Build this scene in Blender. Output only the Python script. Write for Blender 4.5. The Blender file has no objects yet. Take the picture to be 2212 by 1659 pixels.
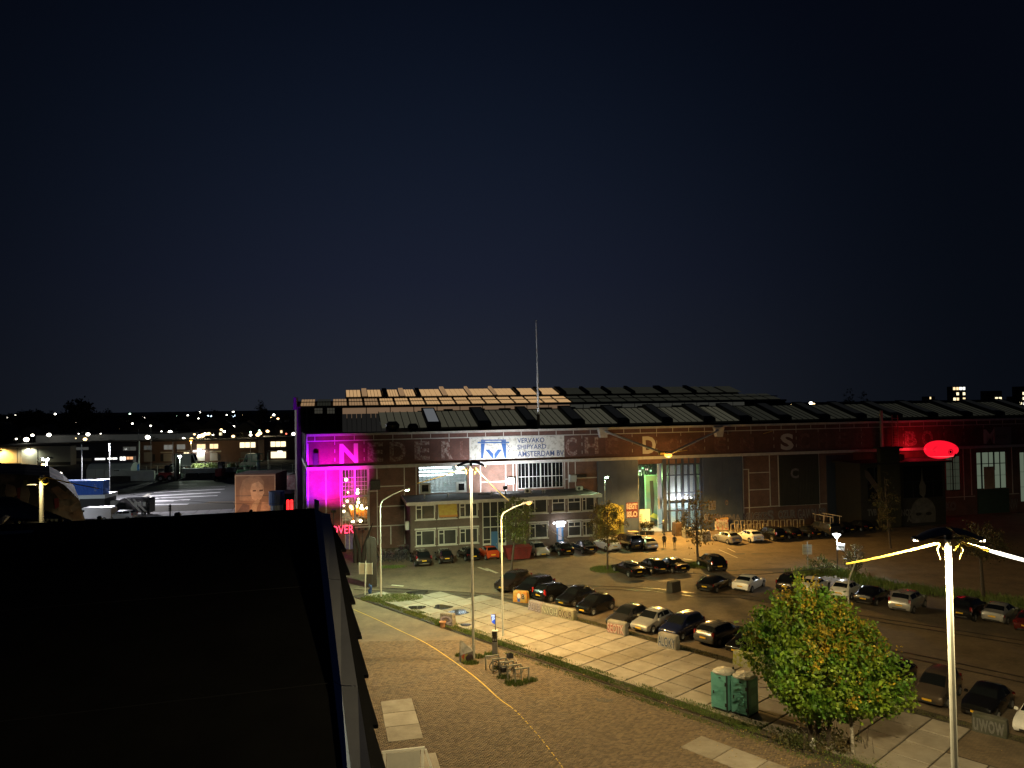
import bpy, bmesh, math, random
import numpy as np
from mathutils import Vector, Matrix
R = math.radians
rnd = random.Random(7)
S = bpy.context.scene
C = S.collection

# ------------------------------------------------------------------ camera
CAM_H, FOC, PITCH, ROLL = 18.3, 1640.0, 0.02614, 0.01509      # metres, pixels of a 2212 px wide picture, radians
cp, sp, cr, sr = math.cos(PITCH), math.sin(PITCH), math.cos(ROLL), -math.sin(ROLL)
U0 = Vector((0, -sp, cp))
cam_right = cr * Vector((1, 0, 0)) + sr * U0
cam_up = -sr * Vector((1, 0, 0)) + cr * U0
cam_fwd = Vector((0, cp, sp))
camd = bpy.data.cameras.new('camera')
cam = bpy.data.objects.new('camera', camd)
C.objects.link(cam)
m = Matrix((cam_right, cam_up, -cam_fwd)).transposed().to_4x4()
m.translation = (0, 0, CAM_H)
cam.matrix_world = m
camd.sensor_width = 36.0
camd.lens = FOC / 2212 * 36.0
camd.clip_start = 0.1
camd.clip_end = 6000
S.camera = cam

# ------------------------------------------------------------------ night sky
W = bpy.data.worlds.new('World')
S.world = W
W.use_nodes = True
nt = W.node_tree
nt.nodes.clear()
wo = nt.nodes.new('ShaderNodeOutputWorld')
bg = nt.nodes.new('ShaderNodeBackground')
tc = nt.nodes.new('ShaderNodeTexCoord')
sx = nt.nodes.new('ShaderNodeSeparateXYZ')
rp = nt.nodes.new('ShaderNodeValToRGB')
nz = nt.nodes.new('ShaderNodeTexNoise')
nz.inputs['Scale'].default_value = 2.2
nz.inputs['Detail'].default_value = 3
mx = nt.nodes.new('ShaderNodeMath'); mx.operation = 'MULTIPLY_ADD'
mx.inputs[1].default_value = 0.03; mx.inputs[2].default_value = -0.015
ad = nt.nodes.new('ShaderNodeMath'); ad.operation = 'ADD'
nt.links.new(tc.outputs['Generated'], sx.inputs[0])
nt.links.new(tc.outputs['Generated'], nz.inputs['Vector'])
nt.links.new(nz.outputs['Fac'], mx.inputs[0])
nt.links.new(sx.outputs['Z'], ad.inputs[0]); nt.links.new(mx.outputs[0], ad.inputs[1])
nt.links.new(ad.outputs[0], rp.inputs[0])
def ramp(r, stops):
    r.color_ramp.elements[0].position, r.color_ramp.elements[1].position = stops[0][0], stops[-1][0]
    r.color_ramp.elements[0].color, r.color_ramp.elements[1].color = stops[0][1] + (1,), stops[-1][1] + (1,)
    for p_, c_ in stops[1:-1]: r.color_ramp.elements.new(p_).color = c_ + (1,)
ramp(rp, [(0, (.0024, .0034, .0060)), (.25, (.0017, .0028, .0058)), (.6, (.0012, .0019, .0052))])
# the glow of the city beyond the hall, fading sideways and upwards
rg = nt.nodes.new('ShaderNodeValToRGB')
ramp(rg, [(0, (.0135, .0155, .0215)), (.16, (.0086, .0108, .0225)), (.35, (.0062, .0100, .0220)), (.6, (.0040, .0080, .0200))])
nt.links.new(ad.outputs[0], rg.inputs[0])
vd = nt.nodes.new('ShaderNodeVectorMath'); vd.operation = 'DOT_PRODUCT'; vd.inputs[1].default_value = (-.105, .9945, 0)
vn = nt.nodes.new('ShaderNodeVectorMath'); vn.operation = 'NORMALIZE'
nt.links.new(tc.outputs['Generated'], vn.inputs[0]); nt.links.new(vn.outputs[0], vd.inputs[0])
mr0 = nt.nodes.new('ShaderNodeMapRange'); mr0.inputs[1].default_value = .72; mr0.inputs[2].default_value = 1.0
nt.links.new(vd.outputs['Value'], mr0.inputs[0])
pw0 = nt.nodes.new('ShaderNodeMath'); pw0.operation = 'POWER'; pw0.inputs[1].default_value = 2.4
nt.links.new(mr0.outputs[0], pw0.inputs[0])
ma = nt.nodes.new('ShaderNodeMix'); ma.data_type = 'RGBA'; ma.blend_type = 'ADD'
nt.links.new(pw0.outputs[0], ma.inputs[0]); nt.links.new(rp.outputs[0], ma.inputs[6]); nt.links.new(rg.outputs[0], ma.inputs[7])
nt.links.new(ma.outputs[2], bg.inputs[0])
bg.inputs[1].default_value = 1.0
nt.links.new(bg.outputs[0], wo.inputs[0])

S.view_settings.view_transform = 'Standard'
S.view_settings.look = 'None'
S.view_settings.exposure = 0.0
S.view_settings.gamma = 1.0
S.view_settings.use_curve_mapping = False
S.render.engine = 'CYCLES'
S.cycles.use_denoising = True
S.cycles.max_bounces = 5
S.cycles.diffuse_bounces = 2
S.cycles.glossy_bounces = 3
S.cycles.transparent_max_bounces = 8
S.cycles.sample_clamp_indirect = 4.0
S.cycles.caustics_reflective = False
S.cycles.caustics_refractive = False

# ------------------------------------------------------------------ measuring: photo pixel (2212 wide) -> place
def T(i, j, X, Y):
    return (553 * i + X / 4, 414.75 * j + Y / 4)
def crop(x0, y0, sc):
    return lambda X, Y: ((x0 + X / sc) / 1.82278, (y0 + Y / sc) / 1.82278)
def ray(p):
    x, y = p[0] - 1106, 829.5 - p[1]
    return cam_right * x + cam_up * y + cam_fwd * FOC
def gp(p, z=0.0):
    d = ray(p); k = (z - CAM_H) / d.z
    return Vector((d.x * k, d.y * k, z))
def atd(p, depth):
    d = ray(p)
    return Vector((0, 0, CAM_H)) + d * (depth / d.y)
# hall front wall: the frame every hall measurement is taken in
FA, FB = 102.294, 0.23185
FANG = math.atan(FB)
fe = Vector((math.cos(FANG), math.sin(FANG), 0))
fn = Vector((-math.sin(FANG), math.cos(FANG), 0))      # into the building
def _hit(p, off):
    d = ray(p)
    den = d.dot(fn)
    base = Vector((0, FA, 0)) + fn * off
    k = (base - Vector((0, 0, CAM_H))).dot(fn) / den
    return Vector((0, 0, CAM_H)) + d * k
_o = _hit((664.75, 1010), 0)
FO = Vector((_o.x, _o.y, 0))
def fz(p, off=0.0):
    q = _hit(p, off)
    return ((q - FO).dot(fe), q.z)
def fw(s, off, z=0.0):
    return FO + fe * s + fn * off + Vector((0, 0, z))

# ------------------------------------------------------------------ mesh helpers
class MB:
    def __init__(self): self.v = []; self.f = []; self.m = []; self.M = None
    def add(self, vs, fs, mi=0):
        b = len(self.v)
        if self.M is not None: vs = [self.M @ Vector(q) for q in vs]
        self.v += [tuple(q) for q in vs]
        self.f += [tuple(b + i for i in f) for f in fs]
        self.m += [mi] * len(fs)
        return self
    def box(self, x0, x1, y0, y1, z0, z1, mi=0):
        return self.add([(x0, y0, z0), (x1, y0, z0), (x1, y1, z0), (x0, y1, z0), (x0, y0, z1), (x1, y0, z1), (x1, y1, z1), (x0, y1, z1)],
                        [(3, 2, 1, 0), (4, 5, 6, 7), (0, 1, 5, 4), (1, 2, 6, 5), (2, 3, 7, 6), (3, 0, 4, 7)], mi)
    def bx(self, c, s, mi=0):
        return self.box(c[0] - s[0] / 2, c[0] + s[0] / 2, c[1] - s[1] / 2, c[1] + s[1] / 2, c[2] - s[2] / 2, c[2] + s[2] / 2, mi)
    def bev(self, x0, x1, y0, y1, z0, z1, b, mi=0):      # box with chamfered upright and top edges
        vs = []; fs = []
        ring = lambda i, z: [(x0 + i + b, y0 + i, z), (x1 - i - b, y0 + i, z), (x1 - i, y0 + i + b, z), (x1 - i, y1 - i - b, z),
                             (x1 - i - b, y1 - i, z), (x0 + i + b, y1 - i, z), (x0 + i, y1 - i - b, z), (x0 + i, y0 + i + b, z)]
        for i, z in ((0, z0), (0, z1 - b), (b, z1)): vs += ring(i, z)
        for k in range(2):
            for i in range(8): fs.append((k * 8 + i, k * 8 + (i + 1) % 8, k * 8 + 8 + (i + 1) % 8, k * 8 + 8 + i))
        fs += [tuple(range(16, 24)), tuple(range(7, -1, -1))]
        return self.add(vs, fs, mi)
    def quad(self, a, b, c, d, mi=0): return self.add([a, b, c, d], [(0, 1, 2, 3)], mi)
    def poly(self, pts, mi=0): return self.add(pts, [tuple(range(len(pts)))], mi)
    def prism(self, pts, d, mi=0):                        # polygon pushed along vector d
        n = len(pts); d = Vector(d)
        vs = [Vector(p) for p in pts] + [Vector(p) + d for p in pts]
        fs = [tuple(range(n - 1, -1, -1)), tuple(range(n, 2 * n))] + [(i, (i + 1) % n, n + (i + 1) % n, n + i) for i in range(n)]
        return self.add(vs, fs, mi)
    def tube(self, pts, r, n=6, mi=0, cap=True):
        pts = [Vector(p) for p in pts]; rs = r if isinstance(r, (list, tuple)) else [r] * len(pts)
        vs = []; fs = []; ref = None
        for i, p in enumerate(pts):
            t = (pts[min(i + 1, len(pts) - 1)] - pts[max(i - 1, 0)]).normalized()
            if ref is None or abs(ref.dot(t)) > .98: ref = Vector((0, 0, 1)) if abs(t.z) < .9 else Vector((1, 0, 0))
            a = t.cross(ref).normalized(); b = a.cross(t).normalized(); ref = b
            for k in range(n):
                w = 2 * math.pi * k / n
                vs.append(p + (a * math.cos(w) + b * math.sin(w)) * rs[i])
        for i in range(len(pts) - 1):
            for k in range(n): fs.append((i * n + k, i * n + (k + 1) % n, i * n + n + (k + 1) % n, i * n + n + k))
        if cap: fs += [tuple(range(n - 1, -1, -1)), tuple(range(len(vs) - n, len(vs)))]
        return self.add(vs, fs, mi)
    def cyl(self, p0, p1, r0, r1=None, n=10, mi=0): return self.tube([p0, p1], [r0, r0 if r1 is None else r1], n, mi)
    def lathe(self, prof, c=(0, 0, 0), n=14, mi=0):       # profile of (radius, height)
        vs = []; fs = []
        for r, z in prof:
            for k in range(n):
                w = 2 * math.pi * k / n
                vs.append((c[0] + r * math.cos(w), c[1] + r * math.sin(w), c[2] + z))
        for i in range(len(prof) - 1):
            for k in range(n): fs.append((i * n + k, i * n + (k + 1) % n, i * n + n + (k + 1) % n, i * n + n + k))
        fs += [tuple(range(n - 1, -1, -1)), tuple(range(len(vs) - n, len(vs)))]
        return self.add(vs, fs, mi)
    def ball(self, c, r, n=10, sq=(1, 1, 1), mi=0):
        k = max(4, n // 2)
        prof = [(max(1e-3, math.sin(math.pi * i / k)) * r, -math.cos(math.pi * i / k) * r) for i in range(k + 1)]
        vs = []; fs = []
        for rr, z in prof:
            for q in range(n):
                w = 2 * math.pi * q / n
                vs.append((c[0] + rr * math.cos(w) * sq[0], c[1] + rr * math.sin(w) * sq[1], c[2] + z * sq[2]))
        for i in range(k):
            for q in range(n): fs.append((i * n + q, i * n + (q + 1) % n, i * n + n + (q + 1) % n, i * n + n + q))
        return self.add(vs, fs, mi)
    def ringtorus(self, c, R0, r, axis=(0, 1, 0), n=18, k=5, mi=0):
        a = Vector(axis).normalized(); u = a.orthogonal().normalized(); w = a.cross(u)
        vs = []; fs = []
        for i in range(n):
            t = 2 * math.pi * i / n; d = u * math.cos(t) + w * math.sin(t)
            for j in range(k):
                s = 2 * math.pi * j / k
                vs.append(Vector(c) + d * (R0 + r * math.cos(s)) + a * r * math.sin(s))
        for i in range(n):
            for j in range(k): fs.append((i * k + j, ((i + 1) % n) * k + j, ((i + 1) % n) * k + (j + 1) % k, i * k + (j + 1) % k))
        return self.add(vs, fs, mi)
    def mesh(self, name, mats, smooth=False):
        me = bpy.data.meshes.new(name)
        me.from_pydata(self.v, [], self.f)
        for q in (mats if isinstance(mats, (list, tuple)) else [mats]): me.materials.append(q)
        if any(self.m): me.polygons.foreach_set('material_index', self.m)
        if smooth: me.polygons.foreach_set('use_smooth', [True] * len(me.polygons))
        me.update()
        return me
    def build(self, name, mats, parent=None, smooth=False, loc=None):
        return link(name, self.mesh(name, mats, smooth), parent, loc)

def link(name, me, parent=None, loc=None):
    o = bpy.data.objects.new(name, me); C.objects.link(o)
    if parent is not None: o.parent = parent
    if loc is not None: o.location = loc
    return o
def tag(o, label=None, cat=None, group=None, kind=None):
    if label: o['label'] = label
    if cat: o['category'] = cat
    if group: o['group'] = group
    if kind: o['kind'] = kind
    return o
def thing(name, label, cat, loc=(0, 0, 0), rz=0.0, group=None):
    o = bpy.data.objects.new(name, None); C.objects.link(o)
    o.empty_display_size = .3
    o.location = loc; o.rotation_euler = (0, 0, rz)
    return tag(o, label, cat, group)
def copy_tree(o, parent=None):
    c = o.copy(); C.objects.link(c)
    if parent is not None: c.parent = parent
    for ch in list(o.children): copy_tree(ch, c)
    return c
def lamp(name, kind, loc, col, watts, parent=None, r=.1, aim=None, cone=120, blend=.6):
    l = bpy.data.lights.new(name, kind); l.color = col; l.energy = watts
    if kind in ('POINT', 'SPOT'): l.shadow_soft_size = r
    if kind == 'SPOT': l.spot_size = R(cone); l.spot_blend = blend
    o = bpy.data.objects.new(name, l); C.objects.link(o)
    if parent is not None: o.parent = parent
    o.location = loc
    if aim is not None: o.rotation_euler = (Vector(aim) - Vector(loc)).to_track_quat('-Z', 'Y').to_euler()
    return o
def text_mesh(body, size, mat, name, parent, loc, rot, width=None, bold=0.0, ext=0.012, height=None):
    cu = bpy.data.curves.new(name, 'FONT'); cu.body = body; cu.size = size; cu.extrude = ext; cu.offset = bold
    cu.resolution_u = 3; cu.align_x = 'LEFT'
    o = bpy.data.objects.new('tmp', cu); C.objects.link(o)
    bpy.context.view_layer.update()
    me = bpy.data.meshes.new_from_object(o.evaluated_get(bpy.context.evaluated_depsgraph_get()))
    bpy.data.objects.remove(o); bpy.data.curves.remove(cu)
    n = len(me.vertices); co = np.empty(n * 3); me.vertices.foreach_get('co', co); co = co.reshape(-1, 3)
    lo, hi = co.min(0), co.max(0)
    co[:, 0] -= lo[0]; co[:, 1] -= lo[1]
    if width: co[:, 0] *= width / (hi[0] - lo[0])
    if height: co[:, 1] *= height / (hi[1] - lo[1])
    me.vertices.foreach_set('co', co.ravel()); me.update()
    me.name = name; me.materials.clear(); me.materials.append(mat)
    t = link(name, me, parent, loc); t.rotation_euler = rot
    return t

# ------------------------------------------------------------------ materials
MATS = {}
def pm(name, c, c2=None, scale=3.0, rough=.75, metal=0.0, bump=0.0, coat=0.0, emis=None, es=0.0, island=0.0, detail=4, spec=None, thr=None, coord='Object', bscale=None):
    if name in MATS: return MATS[name]
    m = bpy.data.materials.new(name); m.use_nodes = True; t = m.node_tree; N = t.nodes; L = t.links
    p = N['Principled BSDF']
    c = tuple(c) + (1,)
    p.inputs['Base Color'].default_value = c
    p.inputs['Roughness'].default_value = rough; p.inputs['Metallic'].default_value = metal
    if coat: p.inputs['Coat Weight'].default_value = coat; p.inputs['Coat Roughness'].default_value = .04
    if spec is not None: p.inputs['Specular IOR Level'].default_value = spec
    if emis: p.inputs['Emission Color'].default_value = tuple(emis) + (1,); p.inputs['Emission Strength'].default_value = es
    col = None
    if c2 is not None or bump:
        tx = N.new('ShaderNodeTexCoord')
        n = N.new('ShaderNodeTexNoise'); n.inputs['Scale'].default_value = scale; n.inputs['Detail'].default_value = detail; n.inputs['Roughness'].default_value = .65
        vec = tx.outputs[coord] if coord != 'World' else N.new('ShaderNodeNewGeometry').outputs['Position']
        L.new(vec, n.inputs['Vector'])
        if c2 is not None:
            r = N.new('ShaderNodeValToRGB')
            a, b = thr or (.32, .68)
            r.color_ramp.elements[0].position = a; r.color_ramp.elements[1].position = b
            r.color_ramp.elements[0].color = c; r.color_ramp.elements[1].color = tuple(c2) + (1,)
            L.new(n.outputs['Fac'], r.inputs[0]); col = r.outputs[0]
        if bump:
            n2 = N.new('ShaderNodeTexNoise'); n2.inputs['Scale'].default_value = bscale or scale * 6; n2.inputs['Detail'].default_value = 5
            L.new(vec, n2.inputs['Vector'])
            bm_ = N.new('ShaderNodeBump'); bm_.inputs['Strength'].default_value = bump; bm_.inputs['Distance'].default_value = .02
            L.new(n2.outputs['Fac'], bm_.inputs['Height']); L.new(bm_.outputs[0], p.inputs['Normal'])
    if island:
        g = N.new('ShaderNodeNewGeometry')
        h = N.new('ShaderNodeHueSaturation')
        mr = N.new('ShaderNodeMapRange'); mr.inputs[3].default_value = 1 - island; mr.inputs[4].default_value = 1 + island
        L.new(g.outputs['Random Per Island'], mr.inputs[0]); L.new(mr.outputs[0], h.inputs['Value'])
        if col is not None: L.new(col, h.inputs['Color'])
        else: h.inputs['Color'].default_value = c
        col = h.outputs[0]
    if col is not None: L.new(col, p.inputs['Base Color'])
    MATS[name] = m
    return m
def emit(name, c, s):
    if name in MATS: return MATS[name]
    m = bpy.data.materials.new(name); m.use_nodes = True; t = m.node_tree
    p = t.nodes['Principled BSDF']; p.inputs['Base Color'].default_value = (.05, .05, .05, 1)
    p.inputs['Emission Color'].default_value = tuple(c) + (1,); p.inputs['Emission Strength'].default_value = s
    MATS[name] = m
    return m
def brick_mat(name, a, b, mortar, wx=.21, hz=.065, plane='xz', big=None, rough=.85, mort=.012):
    m = bpy.data.materials.new(name); m.use_nodes = True; t = m.node_tree; N = t.nodes; L = t.links
    p = N['Principled BSDF']; p.inputs['Roughness'].default_value = rough
    tx = N.new('ShaderNodeTexCoord'); se = N.new('ShaderNodeSeparateXYZ'); co = N.new('ShaderNodeCombineXYZ')
    L.new(tx.outputs['Object'], se.inputs[0])
    L.new(se.outputs['X'], co.inputs[0]); L.new(se.outputs['Z' if plane == 'xz' else 'Y'], co.inputs[1])
    br = N.new('ShaderNodeTexBrick'); br.inputs['Scale'].default_value = 1; br.inputs['Brick Width'].default_value = wx; br.inputs['Row Height'].default_value = hz
    br.inputs['Mortar Size'].default_value = mort; br.inputs['Color1'].default_value = a + (1,); br.inputs['Color2'].default_value = b + (1,); br.inputs['Mortar'].default_value = mortar + (1,)
    L.new(co.outputs[0], br.inputs['Vector'])
    n = N.new('ShaderNodeTexNoise'); n.inputs['Scale'].default_value = .5; n.inputs['Detail'].default_value = 6; n.inputs['Roughness'].default_value = .7
    L.new(tx.outputs['Object'], n.inputs['Vector'])
    mr = N.new('ShaderNodeMapRange'); mr.inputs[1].default_value = .3; mr.inputs[2].default_value = .7; mr.inputs[3].default_value = .62; mr.inputs[4].default_value = 1.25
    L.new(n.outputs['Fac'], mr.inputs[0])
    h = N.new('ShaderNodeHueSaturation'); L.new(br.outputs['Color'], h.inputs['Color']); L.new(mr.outputs[0], h.inputs['Value'])
    L.new(h.outputs[0], p.inputs['Base Color'])
    bu = N.new('ShaderNodeBump'); bu.inputs['Strength'].default_value = .4; bu.inputs['Distance'].default_value = .01
    L.new(br.outputs['Fac'], bu.inputs['Height']); bu.invert = True; L.new(bu.outputs[0], p.inputs['Normal'])
    MATS[name] = m
    return m
def clear_glass(name, tint=(.9, .95, .95), refl=.12):
    m = bpy.data.materials.new(name); m.use_nodes = True; t = m.node_tree; N = t.nodes; L = t.links
    N.remove(N['Principled BSDF'])
    a = N.new('ShaderNodeBsdfTransparent'); a.inputs[0].default_value = tint + (1,)
    g = N.new('ShaderNodeBsdfGlossy'); g.inputs['Roughness'].default_value = .03
    mx = N.new('ShaderNodeMixShader'); mx.inputs[0].default_value = refl
    L.new(a.outputs[0], mx.inputs[1]); L.new(g.outputs[0], mx.inputs[2]); L.new(mx.outputs[0], N['Material Output'].inputs[0])
    MATS[name] = m
    return m

WHITE = pm('white_steel_paint', (.62, .61, .57), (.45, .44, .41), 2.0, rough=.55)
GALV = pm('galvanised_steel', (.36, .37, .37), (.27, .28, .28), 4, rough=.45, metal=.6)
POLEW = pm('pale_pole_paint', (.62, .62, .56), (.5, .5, .45), 1.5, rough=.5)
DARKM = pm('dark_metal', (.03, .03, .032), (.05, .05, .05), 4, rough=.5, metal=.3)
BLACKRUB = pm('black_rubber', (.018, .018, .018), rough=.8)
CONC = pm('concrete', (.34, .32, .28), (.22, .21, .18), 1.3, rough=.9, bump=.5)
CONCD = pm('dark_concrete', (.13, .125, .11), (.075, .075, .07), 1.5, rough=.9, bump=.5)
WOODD = pm('dark_weathered_wood', (.035, .022, .016), (.02, .014, .01), 3, rough=.85, bump=.5)
DGLASS = pm('dark_window_glass', (.012, .014, .016), rough=.06, spec=.6)
CGLASS = clear_glass('clear_glass')
GRASS = pm('grass_blades', (.085, .15, .022), (.13, .15, .04), 1.2, rough=.8, island=.35)
SOIL = pm('soil', (.045, .036, .026), (.075, .062, .04), 2.5, rough=.95, bump=.6)
YELLOW_ROPE_LIT = pm('yellow_rope_and_lit_cable', (.75, .55, .08), rough=.6)  # real rope knots, and lamplight painted on the cable ends
# ================================================================== GROUND
TH = -0.83523
ux, uy = math.cos(TH), math.sin(TH)
vx, vy = math.sin(TH), -math.cos(TH)
def uv(u, v, z=0.0):          # the two-metre grid of the concrete slabs
    return Vector((0.713 + 2 * (u * ux + v * vx), 66.189 + 2 * (u * uy + v * vy), z))
def to_uv(p):
    dx, dy = p[0] - .713, p[1] - 66.189
    return ((dx * ux + dy * uy) / 2, (dx * vx + dy * vy) / 2)
def sheet(name, pts, z, mat, parent=None):
    b = MB(); b.poly([(p[0], p[1], z) for p in pts])
    return tag(b.build(name, mat, parent), kind='structure')

GROUND = pm('far_ground', (.035, .036, .034), (.055, .052, .045), .05, rough=.95, coord='World')
sheet('ground', [(-3000, -200), (3000, -200), (3000, 5000), (-3000, 5000)], -.08, GROUND)
PAVE = brick_mat('square_paving_bricks', (.15, .112, .07), (.20, .148, .092), (.09, .07, .05), .22, .11, 'xy', mort=.008)
square = sheet('square', [(-60, 30), (150, 30), (150, 150), (-60, 150)], -.045, PAVE)
# shallow raised patches and oil stains of the car park
STAIN = pm('oil_stain', (.04, .034, .028), (.06, .05, .04), 2, rough=.7)
for k, (i, j, X, Y, rx, ry) in enumerate([(2, 2, 1960, 1465, .9, .4), (2, 2, 2120, 1465, .7, .35), (2, 2, 1860, 1610, 1.3, .5), (2, 2, 2050, 1600, 1.0, .3),
                                        (2, 3, 1330, 40, .8, .4), (2, 3, 1080, 45, 1.1, .4), (3, 2, 60, 1600, 2.2, .6), (3, 2, 160, 1625, 1.8, .5), (2, 3, 790, 1070, .55, .35)]):
    c = gp(T(i, j, X, Y)); q = random.Random(k)
    ph = q.random() * 6
    sheet('stain', [(c.x + rx * math.cos(a) * (1 + .25 * math.sin(3 * a + ph)), c.y + ry * math.sin(a) * (1 + .3 * math.cos(2 * a + ph))) for a in [i * math.pi / 10 for i in range(20)]], -.037 if k < 8 else .004, STAIN)
# --- brick street in front
STREETM = brick_mat('street_bricks_far', (.165, .122, .075), (.20, .145, .09), (.10, .075, .05), .21, .105, 'xy', mort=.007)
street = sheet('brick_street', [(-3, 15), tuple(uv(26, 3.62))[:2], tuple(uv(-9, 3.62))[:2], (-22, 84), (-26, 76)], -.03, SOIL)
far_street = sheet('street_paving', [tuple(uv(2.6, 3.66))[:2], tuple(uv(-9, 3.62))[:2], (-20.5, 86), (-30, 86), (-16.2, 56.5)], -.013, STREETM)
wx_, wy_ = -.287, .958           # along the near building's wall, away from the camera
ax_, ay_ = .958, .287
street_slabs = []
def in_quad(p, q):
    s = 0
    for i in range(4):
        a, b = q[i], q[(i + 1) % 4]
        c = (b[0] - a[0]) * (p[1] - a[1]) - (b[1] - a[1]) * (p[0] - a[0])
        if c == 0: continue
        if s == 0: s = 1 if c > 0 else -1
        elif (c > 0) != (s > 0): return False
    return True
for k in range(3):
    o = Vector((-8.45, 47.5)) + Vector((.24, -.971)) * 1.97 * k
    street_slabs.append([o, o + Vector((1.87, .462)), o + Vector((1.87, .462)) + Vector((.24, -.971)) * 1.93, o + Vector((.24, -.971)) * 1.93])
for k in range(3):
    o = Vector((-6.2, 40.05)) + Vector((.24, -.971)) * 1.97 * k
    street_slabs.append([o, o + Vector((1.87, .462)), o + Vector((1.87, .462)) + Vector((.24, -.971)) * 1.93, o + Vector((.24, -.971)) * 1.93])
for k in range(4):
    street_slabs.append([uv(12.1 + k * 1.0, 4.65).xy, uv(13.07 + k * 1.0, 4.65).xy, uv(13.07 + k * 1.0, 5.62).xy, uv(12.1 + k * 1.0, 5.62).xy])
SLABM = pm('slab_concrete', (.37, .33, .27), (.25, .215, .17), .8, rough=.85, bump=.35, coord='World', detail=7, bscale=18)
SLABN = pm('slab_concrete_worn', (.31, .275, .225), (.2, .17, .13), 1.1, rough=.88, bump=.4, coord='World', detail=7, bscale=15)
def slab_mesh(sx_, sy_, mat, seed, chip=True):
    q = random.Random(seed); b = MB()
    j = lambda: q.uniform(-.012, .012) if chip else 0
    c = [(j(), j()), (sx_ + j(), j()), (sx_ + j(), sy_ + j()), (j(), sy_ + j())]
    d = .018
    ins = [(d, d), (-d, d), (-d, -d), (d, -d)]
    vs = [(x, y, -.14) for x, y in c] + [(x, y, -d) for x, y in c] + [(x + a, y + e_, 0) for (x, y), (a, e_) in zip(c, ins)]
    fs = [(8, 9, 10, 11)]
    for k in range(2): fs += [(k * 4 + i, k * 4 + (i + 1) % 4, k * 4 + 4 + (i + 1) % 4, k * 4 + 4 + i) for i in range(4)]
    b.add(vs, fs)
    return b.mesh('slab', mat)
for k, q in enumerate(street_slabs):
    e1 = (q[1] - q[0]); ang = math.atan2(e1.y, e1.x); sx_ = e1.length; sy_ = (q[3] - q[0]).length
    me = slab_mesh(sx_, sy_, SLABM if k % 2 else SLABN, k)
    o = link('slab', me, street, (q[3].x, q[3].y, .012)); o.rotation_euler = (0, 0, ang)
# every brick near the camera has its own edges; the 300 nearest are parts, the others one mesh
BRICKM = pm('paving_brick', (.185, .132, .078), (.13, .094, .06), 3.0, rough=.85, island=.32, coord='World')
bw, bh = .212, .108
rows = []
for jr in range(int((33 - 18) / bh), int((60.5 - 18) / bh)):
    y0 = jr * bh
    for ir in range(-12, 130):
        x0 = (ir + .5 * (jr % 2)) * bw
        px_, py_ = -2.6 + ax_ * x0 + wx_ * y0, 18 + ay_ * x0 + wy_ * y0
        if py_ < 33.2: continue
        u_, v_ = to_uv((px_, py_))
        if v_ < 3.72: continue
        if abs(px_) > py_ * .70 + 1: continue
        if any(in_quad((px_, py_), q) for q in street_slabs): continue
        if py_ > 59.6: continue
        rows.append((px_, py_))
rows.sort(key=lambda p: p[1])
def brick_block(pts):
    n = len(pts); g = np.random.RandomState(3)
    P = np.array(pts); dz = g.uniform(-.006, .006, (n, 1)); hx, hy = bw / 2 - .006, bh / 2 - .006
    ang = g.normal(0, .02, n) + math.atan2(ay_, ax_)
    co, si = np.cos(ang), np.sin(ang)
    V = np.zeros((n, 8, 3))
    for k, (sx_, sy_, z, sh) in enumerate([(-1, -1, -.04, 1), (1, -1, -.04, 1), (1, 1, -.04, 1), (-1, 1, -.04, 1), (-1, -1, 0, .95), (1, -1, 0, .95), (1, 1, 0, .95), (-1, 1, 0, .95)]):
        lx, ly = sx_ * hx * sh, sy_ * hy * sh
        V[:, k, 0] = P[:, 0] + lx * co - ly * si; V[:, k, 1] = P[:, 1] + lx * si + ly * co
        V[:, k, 2] = z + dz[:, 0] + g.uniform(-.0015, .0015, n)
    F = np.array([(4, 5, 6, 7), (0, 1, 5, 4), (1, 2, 6, 5), (2, 3, 7, 6), (3, 0, 4, 7)])
    return V, F
Vb, Fb = brick_block(rows)
n0 = 300
for k in range(n0):
    c = Vb[k].mean(0); b = MB(); b.add([tuple(q) for q in (Vb[k] - c)], [tuple(f) for f in Fb])
    b.build('brick', BRICKM, street, loc=tuple(c))
me = bpy.data.meshes.new('bricks')
nb = len(rows) - n0
Fa = (Fb[None] + (np.arange(nb) * 8)[:, None, None]).reshape(-1, 4)
me.vertices.add(nb * 8); me.vertices.foreach_set('co', Vb[n0:].reshape(-1))
me.loops.add(Fa.size); me.loops.foreach_set('vertex_index', Fa.reshape(-1).astype(np.int32))
me.polygons.add(len(Fa)); me.polygons.foreach_set('loop_start', np.arange(0, Fa.size, 4, dtype=np.int32)); me.polygons.foreach_set('loop_total', np.full(len(Fa), 4, dtype=np.int32))
me.materials.append(BRICKM); me.update(calc_edges=True); me.validate()
tag(link('bricks', me, street), kind='stuff')

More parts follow.
